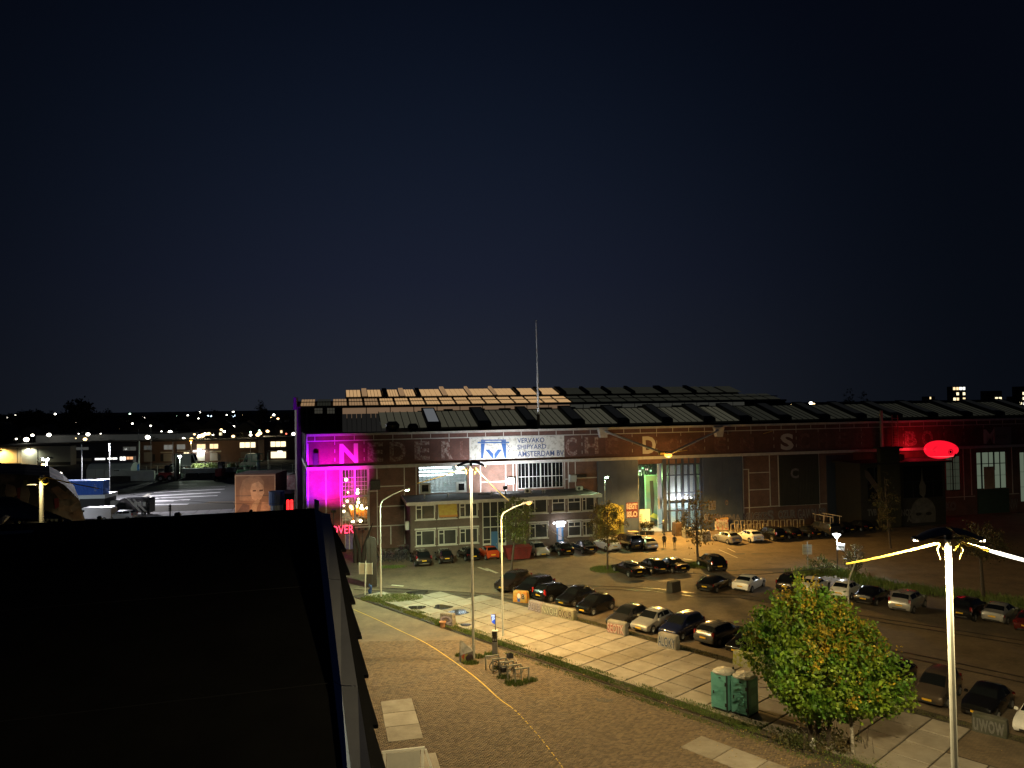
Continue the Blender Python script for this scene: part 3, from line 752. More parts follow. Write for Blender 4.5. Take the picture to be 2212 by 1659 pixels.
def bicycle(name, loc, rz, label, lean=0.0, frame=(.015, .015, .017), bags=False, crate=False, group=None):
    t = thing(name, label, 'bicycle', loc, rz, group); t.rotation_euler = (lean, 0, rz)
    fm = pm('bike_frame_%d' % int(frame[0] * 1000 + frame[2] * 100), frame, rough=.35, coat=.4)
    for x in (-.53, .53):
        b = MB(); b.ringtorus((x, 0, .35), .325, .022, (0, 1, 0), 20, 5)
        wv = b.build('wheel', BLACKRUB, t)
        b = MB(); b.ringtorus((x, 0, .35), .295, .009, (0, 1, 0), 20, 4)
        for k in range(8):
            a = k * math.pi / 4; b.tube([(x, 0, .35), (x + .295 * math.cos(a), 0, .35 + .295 * math.sin(a))], .003, 3)
        b.build('rim', GALV, wv)
    b = MB()
    for a, c in (((-.53, 0, .35), (-.08, 0, .31)), ((-.08, 0, .31), (-.22, 0, .85)), ((-.22, 0, .78), (-.53, 0, .35)), ((-.08, 0, .31), (.38, 0, .74)), ((-.2, 0, .72), (.36, 0, .84)), ((.35, 0, .93), (.42, 0, .62)), ((.42, 0, .62), (.53, 0, .35))):
        b.tube([a, c], .019, 6)
    b.build('frame', fm, t)
    b = MB(); b.tube([(.22, -.3, 1.03), (.32, -.22, 1.06), (.36, 0, 1.05), (.32, .22, 1.06), (.22, .3, 1.03)], .014, 6); b.tube([(.36, 0, 1.05), (.35, 0, .9)], .014, 6); b.build('handlebar', GALV, t)
    b = MB(); b.add([(-.38, -.1, .93), (-.38, .1, .93), (-.08, .025, .92), (-.08, -.025, .92), (-.36, -.08, .87), (-.36, .08, .87), (-.1, .02, .89), (-.1, -.02, .89)], [(0, 1, 2, 3), (7, 6, 5, 4), (0, 4, 5, 1), (1, 5, 6, 2), (2, 6, 7, 3), (3, 7, 4, 0)]); b.cyl((-.23, 0, .84), (-.23, 0, .9), .014, n=6); b.build('saddle', BLACKRUB, t)
    b = MB(); b.ringtorus((-.08, 0, .31), .085, .008, (0, 1, 0), 12, 4); b.tube([(-.08, -.1, .31), (-.08, .1, .31)], .01, 5); b.bx((-.02, .13, .2), (.09, .06, .02)); b.bx((-.14, -.13, .42), (.09, .06, .02)); b.build('crank', GALV, t)
    b = MB(); b.box(-.75, -.35, -.06, .06, .69, .705); b.tube([(-.7, .05, .69), (-.53, .05, .36)], .007, 4); b.tube([(-.7, -.05, .69), (-.53, -.05, .36)], .007, 4); b.build('carrier', DARKM, t)
    if bags:
        for sg in (-1, 1):
            b = MB(); b.bev(-.72, -.36, sg * .08 if sg > 0 else -.22, .22 if sg > 0 else -.08, .36, .68, .03); b.build('pannier_bag', pm('pannier_fabric', (.012, .012, .014), rough=.7), t)
    if crate:
        b = MB()
        for x0, x1, y0, y1 in ((.45, .82, -.2, -.185), (.45, .82, .185, .2), (.45, .465, -.185, .185), (.805, .82, -.185, .185)): b.box(x0, x1, y0, y1, .8, 1.08)
        b.box(.45, .82, -.2, .2, .785, .8); b.build('front_crate', pm('crate_plastic', (.014, .014, .015), rough=.6), t)
    return t
q = Vector((r0.x, r0.y, 0)) + rdir * 1.75
bicycle('bicycle', (q.x + .15, q.y + .1, 0.02), R(14), 'black bike with panniers leaning on the middle hoop', R(6), bags=True)
q = Vector((r0.x, r0.y, 0)) + rdir * 3.0
bicycle('bicycle', (q.x + .15, q.y + .2, 0.02), R(18), 'black bike with a front crate between the rearmost hoops', R(-5), crate=True, frame=(.02, .02, .03))

# concrete blocks with spray paint
def graffiti(t, word, w, h, y, z, col1, col2, x0=0.0, nm='graffiti', y2=-.004):
    m1_ = pm('spray_%s' % '_'.join(str(int(c * 100)) for c in col1), col1, tuple(c * .6 for c in col1), 6, rough=.7)
    m2_ = pm('spray_%s' % '_'.join(str(int(c * 100)) for c in col2), col2, tuple(c * .6 for c in col2), 6, rough=.7)
    o = text_mesh(word, 1, m2_, nm + '_outline', t, (x0 - w / 2 - .02, y, z - .02), (R(90), 0, 0), width=w + .04, height=h + .04, bold=.07, ext=.002)
    o2 = text_mesh(word, 1, m1_, nm, t, (x0 - w / 2, y + y2, z), (R(90), 0, 0), width=w, height=h, bold=.02, ext=.002)
def block_mesh(L_, D, H, rough, seed, top=.85):
    g = random.Random(seed); vs = []; fs = []
    nx, nz_ = 6, 4
    b = MB()
    c = .06
    ring = lambda i, z, k: [(-L_ / 2 + c + i, -D / 2 * k + i, z), (L_ / 2 - c - i, -D / 2 * k + i, z), (L_ / 2 - i, -D / 2 * k + c + i, z), (L_ / 2 - i, D / 2 * k - c - i, z), (L_ / 2 - c - i, D / 2 * k - i, z), (-L_ / 2 + c + i, D / 2 * k - i, z), (-L_ / 2 + i, D / 2 * k - c - i, z), (-L_ / 2 + i, -D / 2 * k + c + i, z)]
    R_ = [ring(0, -.05, 1), ring(0, .08, 1), ring(.0, H * .5, 1 - (1 - top) * .5), ring(.02, H - .05, top), ring(.07, H, top)]
    for r_ in R_: vs += [(x + g.uniform(-rough, rough), y + g.uniform(-rough, rough), z + g.uniform(-rough, rough) * .6) for x, y, z in r_]
    for k in range(4): fs += [(k * 8 + i, k * 8 + (i + 1) % 8, k * 8 + 8 + (i + 1) % 8, k * 8 + 8 + i) for i in range(8)]
    fs += [tuple(range(32, 40))]
    b.add(vs, fs)
    return b
def block(p0, p1, label, mat, word=None, col1=None, col2=None, H=.85, D=.62, rough=.012, back=True, seed=1, top=.88):
    a, c = gp(p0), gp(p1); d = c - a; L_ = d.length; ang = math.atan2(d.y, d.x)
    nrm = Vector((-d.y, d.x, 0)).normalized()
    ctr = (a + c) / 2 + nrm * D / 2
    t = thing('concrete_block', label, 'concrete block', (ctr.x, ctr.y, .02), ang)
    block_mesh(L_, D, H, rough, seed, top).build('body', mat, t)
    if word: graffiti(t, word, L_ * .9, H * .72, -D / 2 - .02, H * .1, col1, col2)
    return t
Z6 = lambda X, Y: (1042.4 + .2728 * X, 1124.6 + .2728 * Y)
ORC = pm('orange_spray_concrete', (.55, .2, .03), (.5, .36, .1), 3.2, rough=.8, thr=(.42, .56))
t = block(Z6(238, 640), Z6(352, 652), 'concrete block painted bright orange and yellow, leftmost of the block row', ORC, None, H=.95, seed=2)
b = MB(); b.ball((-.08, -.335, .5), .2, 12, (.9, .12, 1.5)); b.build('painted_eye', pm('white_spray', (.75, .75, .7), rough=.7), t)
b = MB(); b.box(-.22, .04, -.352, -.33, .03, .42); b.build('painted_leg', pm('blue_spray', (.05, .12, .45), rough=.7), t)
graffiti(t, 'B', .3, .45, -.36, .3, (.05, .04, .04), (.7, .65, .5), .36)
LIL = pm('lilac_sprayed_concrete', (.36, .31, .33), (.26, .22, .2), 2.2, rough=.85, bump=.3)
block(Z6(357, 707), Z6(463, 737), 'lilac sprayed concrete block touching the orange block on its left', LIL, 'ADUB', (.46, .42, .50), (.05, .04, .07), seed=3)
block(Z6(466, 738), Z6(598, 768), 'pale concrete block tagged NVOH in green and white, mid block row', CONC, 'NVOH', (.55, .56, .46), (.02, .06, .03), seed=4)
block(Z6(596, 766), Z6(715, 795), 'weathered mossy concrete block with brown tag at the end of the joined row', pm('mossy_concrete', (.36, .33, .24), (.17, .17, .08), 1.8, rough=.9, bump=.6), 'OXUR', (.10, .07, .04), (.5, .46, .36), seed=5, rough=.02)
block(Z6(983, 888), Z6(1128, 918), 'concrete block tagged SEOTK in red and white, in front of an old dark hatchback', CONC, 'SEOTK', (.62, .52, .46), (.38, .03, .02), H=.98, seed=6)
block(Z6(1383, 995), Z6(1533, 1032), 'concrete block tagged ALOKY in blue grey, in front of the dark blue car', CONC, 'ALOKY', (.07, .10, .18), (.66, .66, .62), H=1.0, seed=7)
block(T(2, 3, 1385, 147), T(2, 3, 1465, 128), 'black block standing alone in the middle of the car park', pm('black_block', (.028, .027, .024), (.05, .048, .04), 2, rough=.9), None, H=.95, D=.8, seed=8)
block(T(2, 3, 1905, 770), T(3, 3, 60, 850), 'concrete block sprayed with yellow and green flowers behind the toilets', pm('flower_sprayed_concrete', (.45, .45, .38), (.35, .38, .06), 5, rough=.8, thr=(.45, .55)), None, H=.95, seed=9)
block(T(3, 3, 948, 1120), T(3, 3, 1215, 1190), 'grey concrete block with black bubble graffiti beside the brown people carrier', CONCD, 'GOOS', (.02, .02, .02), (.3, .29, .26), H=.95, seed=10)
block(T(3, 3, 1760, 1338), T(3, 3, 2065, 1415), 'dark mossy concrete block in front of the rounded black car', pm('dark_mossy_concrete', (.1, .1, .08), (.05, .055, .035), 1.6, rough=.95, bump=.6), 'uwow', (.17, .17, .16), (.07, .07, .06), H=.95, D=.6, seed=11)
t = block(T(1, 3, 1585, 428), T(1, 3, 1702, 440), 'dark streaked concrete bench block with a round wooden seat on the verge', pm('streaked_concrete', (.12, .11, .1), (.35, .32, .26), 6, rough=.9), 'Q', (.5, .45, .5), (.2, .16, .25), H=1.0, D=.6, seed=12)
b = MB(); b.cyl((-.2, -.55, .32), (-.2, -.55, .42), .28, .3, 14); b.cyl((-.2, -.55, -.03), (-.2, -.55, .32), .2, .22, 12); b.build('seat', pm('seat_wood', (.38, .2, .1), rough=.7), t)
p = gp(T(1, 3, 1812, 742))
t = thing('wedge_boulder', 'wedge-shaped boulder with yellow and red paint at the lamp mast foot', 'boulder', (p.x, p.y + .25, 0), R(25))
b = MB(); vs = [(-.5, -.3, -.03), (.42, -.42, -.03), (.5, .3, -.03), (-.35, .42, -.03), (-.52, -.28, .55), (.40, -.40, .75), (.48, .25, .8), (-.35, .35, 1.0), (-.42, .12, 1.45), (-.2, .22, 1.4), (.15, .3, 1.05)]
b.add(vs, [(0, 1, 5, 4), (1, 2, 6, 5), (2, 3, 7, 10, 6), (3, 0, 4, 8, 7), (4, 5, 9, 8), (5, 6, 10, 9), (7, 8, 9, 10), (3, 2, 1, 0)]); b.build('stone', pm('boulder_stone', (.25, .24, .21), (.1, .09, .08), 2.5, rough=.9, bump=.6), t)
b = MB(); b.prism([(-.49, -.317, .06), (.05, -.365, .06), (0, -.36, .6), (-.45, -.297, .5)], (0, -.008, 0)); b.build('yellow_paint', pm('yellow_spray', (.5, .45, .08), (.35, .3, .15), 5, rough=.7), t)
b = MB(); b.prism([(-.46, -.33, .45), (-.3, -.34, .2), (-.22, -.345, .6), (-.38, -.33, .54)], (0, -.012, 0)); b.build('red_paint', pm('red_spray', (.5, .08, .03), rough=.7), t)
b = MB(); b.ball((.12, -.43, .3), .3, 12, (1, .12, .95)); b.build('dark_paint', pm('dark_spray', (.05, .03, .03), rough=.7), t)

# portable toilets
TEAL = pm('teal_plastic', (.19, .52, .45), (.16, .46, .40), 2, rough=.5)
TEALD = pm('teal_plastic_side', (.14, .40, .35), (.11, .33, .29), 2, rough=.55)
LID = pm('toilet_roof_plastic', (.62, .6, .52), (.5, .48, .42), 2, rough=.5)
def toilet(p, rz, label):
    t = thing('portable_toilet', label, 'portable toilet', (p.x, p.y, .02), rz, 'portable toilets on the slabs')
    w, d, h = 1.08, 1.12, 2.12
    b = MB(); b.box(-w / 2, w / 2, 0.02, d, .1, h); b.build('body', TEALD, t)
    for x in (-w / 2 + .04, w / 2 - .05):
        b = MB(); b.box(x - .05, x + .05, -.025, .02, .08, h + .01); b.build('corner_post', pm('toilet_corner', (.03, .05, .05), rough=.6) if x > 0 else TEAL, t)
    b = MB(); b.bev(-w / 2, w / 2, .0, d, 0, .09, .02); b.build('base_skid', pm('toilet_skid', (.03, .04, .04), rough=.8), t)
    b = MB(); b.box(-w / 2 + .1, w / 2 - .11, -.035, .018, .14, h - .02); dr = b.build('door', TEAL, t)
    b = MB(); b.box(-.36, -.3, -.055, -.036, 1.35, h - .32); b.box(-.36, .32, -.05, -.036, h - .32, h - .29); b.box(-.36, .32, -.05, -.036, .3, .33); b.prism([(-.36, -.045, .33), (.3, -.045, .33), (.22, -.045, .44), (-.28, -.045, .44)], (0, .009, 0)); b.build('door_moulding', TEAL, dr)
    for k in range(10):
        b = MB(); b.box(-.24, .24, -.062, -.036, .62 + k * .082, .66 + k * .082); b.build('louvre', TEAL, dr)
    b = MB(); b.box(-.02, .12, -.06, -.036, h - .22, h - .15); b.build('occupancy_sign', DARKM, dr)
    for z in (.42, h - .5):
        b = MB(); b.bx((w / 2 - .09, -.05, z), (.13, .05, .2)); b.build('hinge', DARKM, t)
    b = MB(); b.bx((-w / 2 + .17, -.06, 1.02), (.06, .05, .16)); b.build('handle', DARKM, dr)
    b = MB(); b.box(w / 2, w / 2 + .012, .2, d - .2, 1.6, 1.95); b.box(w / 2, w / 2 + .012, .25, d - .25, .5, 1.2); b.build('side_vent', TEAL, t)
    b = MB()
    rr = [(-.6, -.09), (.6, -.09), (.62, 1.17), (-.62, 1.17)]
    vs = []
    for k in range(16):
        a = 2 * math.pi * (k + .5) / 16; cx_, cy_ = math.cos(a), math.sin(a); m_ = 1 / max(abs(cx_), abs(cy_)) * .5 + .5
        vs.append((cx_ * .60 * m_ , .54 + cy_ * .63 * m_))
    R1 = [(x, y, h) for x, y in vs]; R2 = [(x * 1.0, .54 + (y - .54), h + .07) for x, y in vs]; R3 = [(x * .86, .54 + (y - .54) * .86, h + .13) for x, y in vs]
    R4 = [(x * .2, .54 + (y - .54) * .2, h + (.2 if k % 2 else .185)) for k, (x, y) in enumerate(vs)]
    R3 = [(x, y, z + (.02 if k % 2 else -.012)) for k, (x, y, z) in enumerate(R3)]
    V = R1 + R2 + R3 + R4; F = []
    for k in range(3): F += [(k * 16 + i, k * 16 + (i + 1) % 16, k * 16 + 16 + (i + 1) % 16, k * 16 + 16 + i) for i in range(16)]
    F.append(tuple(range(48, 64))); F.append(tuple(range(15, -1, -1)))
    b.add(V, F); b.build('roof', LID, t)
    b = MB(); b.cyl((.38, .95, h + .1), (.38, .95, h + .28), .06, .06, 10); b.build('vent_pipe', DARKM, t)
    return t
tang = R(-46)
def tplace(pl, pr):
    a, c = gp(pl), gp(pr); return (a + c) / 2
toilet(tplace(T(2, 3, 1725, 1150), T(2, 3, 1870, 1178)), tang, 'left one of the two teal portable toilets with white ribbed roofs')
toilet(tplace(T(2, 3, 1908, 1195), T(2, 3, 2040, 1222)), tang, 'right one of the two teal portable toilets, closer to the tree')

# white steel gate frame by the near building
t = thing('gate_frame', 'white steel gate frame with a grey panel at the bottom edge', 'gate', (-5.35, 36.0, 0), R(12))
W2 = pm('white_gate_paint', (.8, .78, .72), (.7, .68, .62), 3, rough=.5)
b = MB(); b.box(-1.0, 1.0, -.05, .05, 2.12, 2.22); b.build('top_bar', W2, t)
for x in (-.95, .82):
    b = MB(); b.box(x, x + .14, -.06, .06, -.05, 2.12); b.build('post', W2, t)
b = MB(); b.box(-.78, .78, -.02, .02, .25, 2.08); b.build('panel', pm('gate_panel', (.55, .53, .48), (.46, .45, .42), 1.5, rough=.6), t)
b = MB(); b.prism([(.98, -.03, 2.1), (1.08, -.03, 2.1), (1.75, -.03, -.02), (1.62, -.03, -.02)], (0, .06, 0)); b.build('brace', W2, t)
b = MB(); b.box(-.2, -.12, -.04, .04, .0, .9); b.build('inner_post', W2, t)

# notice board seen from behind, blue bag, carved monolith by the corner
NB = gp(T(1, 3, 942, 160))
t = thing('notice_board', 'pale notice board seen from behind on a leaning post', 'sign', (NB.x, NB.y, 0), R(-8))
b = MB(); b.tube([(0, 0, -.03), (.1, 0, 3.25)], .05, 8); b.build('post', POLEW, t)
b = MB(); b.bev(-.6, .72, .08, .13, 1.95, 3.02, .02); b.build('panel', pm('board_back', (.55, .53, .42), (.45, .43, .34), 2, rough=.6), t)
b = MB()
for x in (-.62, .7): b.box(x, x + .04, .06, .15, 1.93, 3.04)
b.build('panel_edge', POLEW, t)
b = MB(); b.ball((.3, .2, .28), .24, 9, (.8, .7, 1.2)); b.ball((.42, .1, .62), .2, 8, (.6, .6, 1.4)); b.ball((.25, .15, .85), .12, 7, (.7, .7, 1.5)); bag = b.build('blue_tarp', pm('blue_tarp', (.035, .10, .30), (.02, .05, .16), 4, rough=.6)); bag.location = (NB.x + .15, NB.y, 0); tag(bag, 'crumpled blue tarp bundle at the notice board foot', 'tarp')
MN = gp(T(1, 3, 985, 110))
t = thing('monolith', 'tall dark brown round-topped timber monolith behind the notice board', 'sculpture', (MN.x, MN.y + 1.0, 0), R(5))
b = MB(); prof = [(-.5, -.03), (-.5, 4.5)] + [(-.5 * math.cos(a), 4.5 + .5 * math.sin(a)) for a in [k * math.pi / 10 for k in range(1, 10)]] + [(.5, 4.5), (.5, -.03)]
b.prism([(x, -.2, z) for x, z in prof], (0, .4, 0)); b.build('body', WOODD, t)
b = MB(); b.box(-.08, .08, -.25, -.2, 0, 4.9); b.build('centre_rib', WOODD, t)
DS = gp(T(1, 2, 900, 1545))
t = thing('driftwood_sculpture', 'dark forked driftwood sculpture by the pink lit entrance', 'sculpture', (DS.x, DS.y, 0))
for pts, r in (([(0, 0, -.03), (-.1, 0, 1.6), (-.5, 0, 3.4), (-.7, 0, 4.3)], [.28, .22, .16, .06]), ([(.3, 0, -.03), (.5, .1, 1.8), (.9, .1, 3.0), (1.5, 0, 4.6)], [.3, .24, .16, .05]), ([(-.6, .2, -.03), (-.7, .2, 2.6), (-.6, .2, 3.4)], [.25, .2, .12])):
    b = MB(); b.tube(pts, r, 8); b.build('branch', WOODD, t)
FLT = gp(T(1, 2, 893, 1480))
t = thing('spotlight_stand', 'thin black stand with two round spotlights near the pink entrance', 'floodlight', (FLT.x, FLT.y + 2, 0))
b = MB(); b.cyl((0, 0, 0), (0, 0, 2.95), .04, .03, 8); b.tube([(-.55, 0, 2.85), (0, 0, 2.7), (.6, 0, 2.9)], .03, 6); b.build('pole', DARKM, t)
for x in (-.35, .5):
    b = MB(); b.cyl((x, -.05, 2.95), (x, -.3, 2.92), .1, .17, 12); b.build('spotlight', DARKM, t)
# ================================================================== CARS (nose towards +x, ground at z = 0)
CARGLASS = pm('car_glass', (.010, .012, .013), rough=.05, spec=.7, coat=.6)
TYRE = pm('tyre_rubber', (.015, .015, .015), rough=.85)
ALLOY = pm('alloy_rim', (.42, .42, .42), (.3, .3, .3), 8, rough=.35, metal=.7)
LENS = pm('headlight_lens', (.72, .72, .70), rough=.12, metal=.55, coat=1.0)
TAILM = pm('tail_light_lens', (.22, .012, .010), rough=.18, coat=1.0)
PLATE = pm('yellow_number_plate', (.75, .46, .03), rough=.45)
TRIM = pm('car_trim', (.02, .02, .021), rough=.55)
CHROME = pm('chrome', (.6, .6, .6), rough=.15, metal=1.0)
def paint(name, c, metal=.25):
    return pm('paint_' + name, c, tuple(min(1, q * 1.12 + .002) for q in c), 9, rough=.26, metal=metal, coat=.8, spec=.35)
PAINT = dict(black=paint('black', (.008, .008, .009)), blackbrown=paint('black_brown', (.022, .015, .013)), navy=paint('navy', (.010, .014, .045)), darkgrey=paint('dark_grey', (.035, .035, .037)),
             grey=paint('grey', (.12, .12, .12), .5), silver=paint('silver', (.42, .42, .41), .45), white=paint('white', (.72, .72, .70), 0), red=paint('orange_red', (.55, .07, .02), .1), darkred=paint('dark_red', (.10, .012, .010)), brown=paint('brown_grey', (.13, .10, .075), .5))
# type: length, width, [x, sill z, belt z, top z, half-width scale, roof half-width scale]
KIND = {
 'hatch': (4.15, 1.76, [(0, .34, .52, .56, .80, .72), (.07, .25, .62, .67, .93, .80), (.5, .2, .74, .82, .985, .84), (1.12, .19, .86, .98, 1, .84), (1.85, .19, .91, 1.42, 1, .70), (2.5, .19, .92, 1.48, 1, .70), (3.3, .19, .95, 1.42, .99, .68), (3.86, .22, .98, 1.05, .96, .76), (4.08, .28, .78, .84, .93, .78), (4.15, .36, .6, .64, .86, .74)], (3, 4), (6, 7)),
 'small': (3.62, 1.64, [(0, .34, .54, .58, .82, .74), (.06, .25, .66, .71, .94, .82), (.4, .2, .8, .88, .985, .84), (.9, .19, .9, 1.02, 1, .84), (1.6, .19, .94, 1.45, 1, .71), (2.2, .19, .95, 1.49, 1, .71), (2.95, .19, .97, 1.43, .99, .69), (3.42, .22, 1.0, 1.07, .96, .77), (3.57, .28, .78, .84, .94, .8), (3.62, .36, .6, .64, .88, .76)], (3, 4), (6, 7)),
 'estate': (4.62, 1.80, [(0, .34, .52, .56, .80, .72), (.07, .25, .62, .67, .93, .80), (.6, .2, .74, .82, .985, .84), (1.3, .19, .87, .97, 1, .84), (2.05, .19, .91, 1.41, 1, .71), (2.8, .19, .93, 1.47, 1, .71), (4.0, .19, .96, 1.44, .98, .70), (4.42, .22, .98, 1.06, .96, .80), (4.56, .28, .78, .84, .94, .8), (4.62, .36, .6, .64, .86, .74)], (3, 4), (6, 7)),
 'sedan': (4.62, 1.80, [(0, .34, .5, .54, .78, .70), (.08, .24, .6, .65, .92, .78), (.6, .19, .72, .80, .98, .84), (1.35, .18, .86, .95, 1, .84), (2.15, .18, .9, 1.36, 1, .68), (2.7, .18, .91, 1.42, 1, .68), (3.3, .18, .93, 1.34, .99, .67), (3.98, .2, .95, 1.02, .97, .80), (4.5, .26, .88, .96, .94, .8), (4.62, .36, .62, .68, .86, .74)], (3, 4), (6, 7)),
 'suv': (4.42, 1.86, [(0, .42, .7, .74, .84, .76), (.07, .33, .84, .89, .95, .84), (.5, .27, .96, 1.04, .985, .86), (1.1, .26, 1.04, 1.15, 1, .86), (1.8, .26, 1.08, 1.6, 1, .73), (2.6, .26, 1.09, 1.67, 1, .73), (3.8, .26, 1.12, 1.62, .99, .71), (4.2, .28, 1.14, 1.22, .97, .8), (4.37, .34, .9, .96, .95, .82), (4.42, .44, .66, .7, .88, .78)], (3, 4), (6, 7)),
 'mpv': (4.2, 1.78, [(0, .36, .6, .64, .82, .74), (.07, .27, .72, .77, .94, .82), (.45, .21, .84, .92, .985, .85), (.95, .2, .95, 1.06, 1, .85), (1.75, .2, 1.0, 1.56, 1, .72), (2.5, .2, 1.01, 1.62, 1, .72), (3.65, .2, 1.03, 1.57, .99, .71), (4.02, .23, 1.05, 1.13, .97, .8), (4.15, .28, .84, .9, .94, .82), (4.2, .38, .62, .66, .88, .76)], (3, 4), (6, 7)),
 'van': (4.75, 1.86, [(0, .36, .66, .7, .84, .76), (.07, .27, .8, .85, .95, .84), (.5, .21, .96, 1.04, .99, .86), (1.0, .2, 1.05, 1.16, 1, .87), (1.7, .2, 1.08, 1.82, 1, .78), (2.6, .2, 1.08, 1.88, 1, .79), (4.5, .2, 1.1, 1.85, .99, .78), (4.68, .22, 1.12, 1.4, .98, .83), (4.72, .28, .9, .96, .97, .84), (4.75, .38, .62, .66, .92, .8)], (3, 4), (6, 7)),
 'beetle': (4.1, 1.80, [(0, .34, .56, .62, .72, .55), (.08, .25, .68, .78, .86, .66), (.5, .2, .8, .93, .97, .76), (1.25, .19, .9, 1.02, 1, .82), (1.8, .19, .92, 1.36, 1, .72), (2.35, .19, .92, 1.5, 1, .70), (3.1, .19, .92, 1.36, .98, .68), (3.72, .22, .9, 1.02, .92, .7), (4.02, .28, .74, .84, .84, .66), (4.1, .36, .58, .62, .74, .6)], (3, 4), (6, 7)),
 'coupe': (4.5, 1.8, [(0, .34, .5, .54, .80, .72), (.07, .25, .6, .65, .93, .80), (.55, .2, .72, .80, .985, .84), (1.3, .19, .84, .94, 1, .84), (2.1, .19, .88, 1.34, 1, .66), (2.6, .19, .9, 1.4, 1, .66), (3.3, .19, .93, 1.3, .99, .65), (4.15, .22, .97, 1.04, .96, .76), (4.44, .28, .8, .87, .93, .78), (4.5, .36, .6, .64, .86, .74)], (3, 4), (6, 7)),
}
PROTO = {}
def car_parts(kind):
    """meshes of one kind of car: name -> list of (mesh, child list)"""
    if kind in PROTO: return PROTO[kind]
    L_, Wd, st, (ws0, ws1), (rw0, rw1) = KIND[kind]
    hw = Wd / 2
    rings = []
    for x, zs, zb, zt, s, rs in st:
        w = hw * s; r = hw * rs
        zm = zs + (zb - zs) * .45
        sh = zb + (zt - zb) * .12
        rings.append([(x, 0, zs), (x, w * .9, zs), (x, w, zm * .9 + zs * .1), (x, w * .985, zb), (x, w * .955 if zt - zb > .2 else w * .93, sh), (x, r, zt - .045 * min(1, (zt - zb) * 3)), (x, r * .8, zt), (x, 0, zt + .02)])
    b = MB(); vs = []; n = 8
    full = []
    for r_ in rings: full.append(r_ + [(x, -y, z) for x, y, z in r_[-2:0:-1]])
    m_ = len(full[0])
    for r_ in full: vs += [(L_ / 2 - x, y, z) for x, y, z in r_]        # nose to +x
    fs = []
    for i in range(len(full) - 1):
        for k in range(m_): fs.append((i * m_ + k, i * m_ + (k + 1) % m_, i * m_ + m_ + (k + 1) % m_, i * m_ + m_ + k))
    fs.append(tuple(range(m_))); fs.append(tuple(range(len(vs) - 1, len(vs) - m_ - 1, -1)))
    b.add(vs, fs)
    me = b.mesh('car_body', PAINT['black'], True)
    # smooth but keep creases: split by angle
    bm_ = bmesh.new(); bm_.from_mesh(me); bmesh.ops.recalc_face_normals(bm_, faces=bm_.faces)
    for e_ in bm_.edges:
        if len(e_.link_faces) == 2 and e_.calc_face_angle(0) > R(42): e_.smooth = False
    bm_.to_mesh(me); bm_.free()
    P = lambda i, k: Vector((L_ / 2 - full[i][k][0], full[i][k][1], full[i][k][2]))
    def pane(a, c, d, e_, off=.012, i0=.05, i1=.05, j0=.08, j1=.1):       # a->c bottom edge, e->d top edge
        q = lambda s, t: (a * (1 - s) + c * s) * (1 - t) + (e_ * (1 - s) + d * s) * t
        pts = [q(i0, j0), q(1 - i1, j0), q(1 - i1, 1 - j1), q(i0, 1 - j1)]
        nrm = (pts[1] - pts[0]).cross(pts[3] - pts[0]).normalized()
        ctr = sum(pts, Vector()) / 4
        if nrm.dot(ctr - Vector((0, 0, .9))) < 0: nrm = -nrm
        b = MB(); b.prism([p + nrm * off for p in pts], nrm * -.02); return b
    out = [('body', me, [])]
    g_ = []
    ml = m_ - 5
    def screen(i, j, t0, t1, nm):
        b = MB(); lo, hi = [], []
        ks = [5, 6, 7, 8, 9]
        for n_, k in enumerate(ks):
            a, c = P(i, k), P(j, k)
            if n_ in (0, 4):
                k2 = 6 if n_ == 0 else 8
                a = a.lerp(P(i, k2), .25); c = c.lerp(P(j, k2), .25)
            lo.append(a.lerp(c, t0)); hi.append(a.lerp(c, t1))
        d = (hi[2] - lo[2]).normalized(); nr = Vector((0, 1, 0)).cross(d)
        if nr.z < 0: nr = -nr
        V = [p + nr * .016 for p in lo] + [p + nr * .016 for p in hi]
        b.add(V, [(n_, n_ + 1, n_ + 6, n_ + 5) for n_ in range(4)])
        b.add([p - nr * .02 for p in V], [(n_ + 5, n_ + 6, n_ + 1, n_) for n_ in range(4)])
        return b.mesh(nm, CARGLASS)
    out.append(('windscreen', screen(ws0, ws1, .05, .94, 'windscreen'), []))
    out.append(('rear_window', screen(rw1, rw0, .14, .92, 'rear_window'), []))
    for sgn in (0, 1):
        K = (lambda k: k) if sgn == 0 else (lambda k: m_ - k)
        for i, (a, c) in enumerate(((ws1 - .45, ws1 + 1), (ws1 + 1, rw0 - (0 if kind != 'van' else 0)))):
            lo0 = int(math.floor(a)); fr = a - lo0
            mixp = lambda x, k: P(int(x), k) if x == int(x) else P(int(math.floor(x)), k).lerp(P(int(math.floor(x)) + 1, k), x - math.floor(x))
            b = pane(mixp(a, K(4)), mixp(c, K(4)), mixp(c, K(5)), mixp(max(a, ws1 - .1) if i == 0 else a, K(5)), .012, .05, .03, .12, .1)
            if kind == 'van' and i == 1: continue
            out.append(('side_window', b.mesh('side_window', CARGLASS), []))
    # wheels
    wr = .335 if kind in ('suv', 'van') else .305
    fx = L_ / 2 - .82 if kind != 'small' else L_ / 2 - .62; rx = -L_ / 2 + (.85 if kind not in ('small',) else .55)
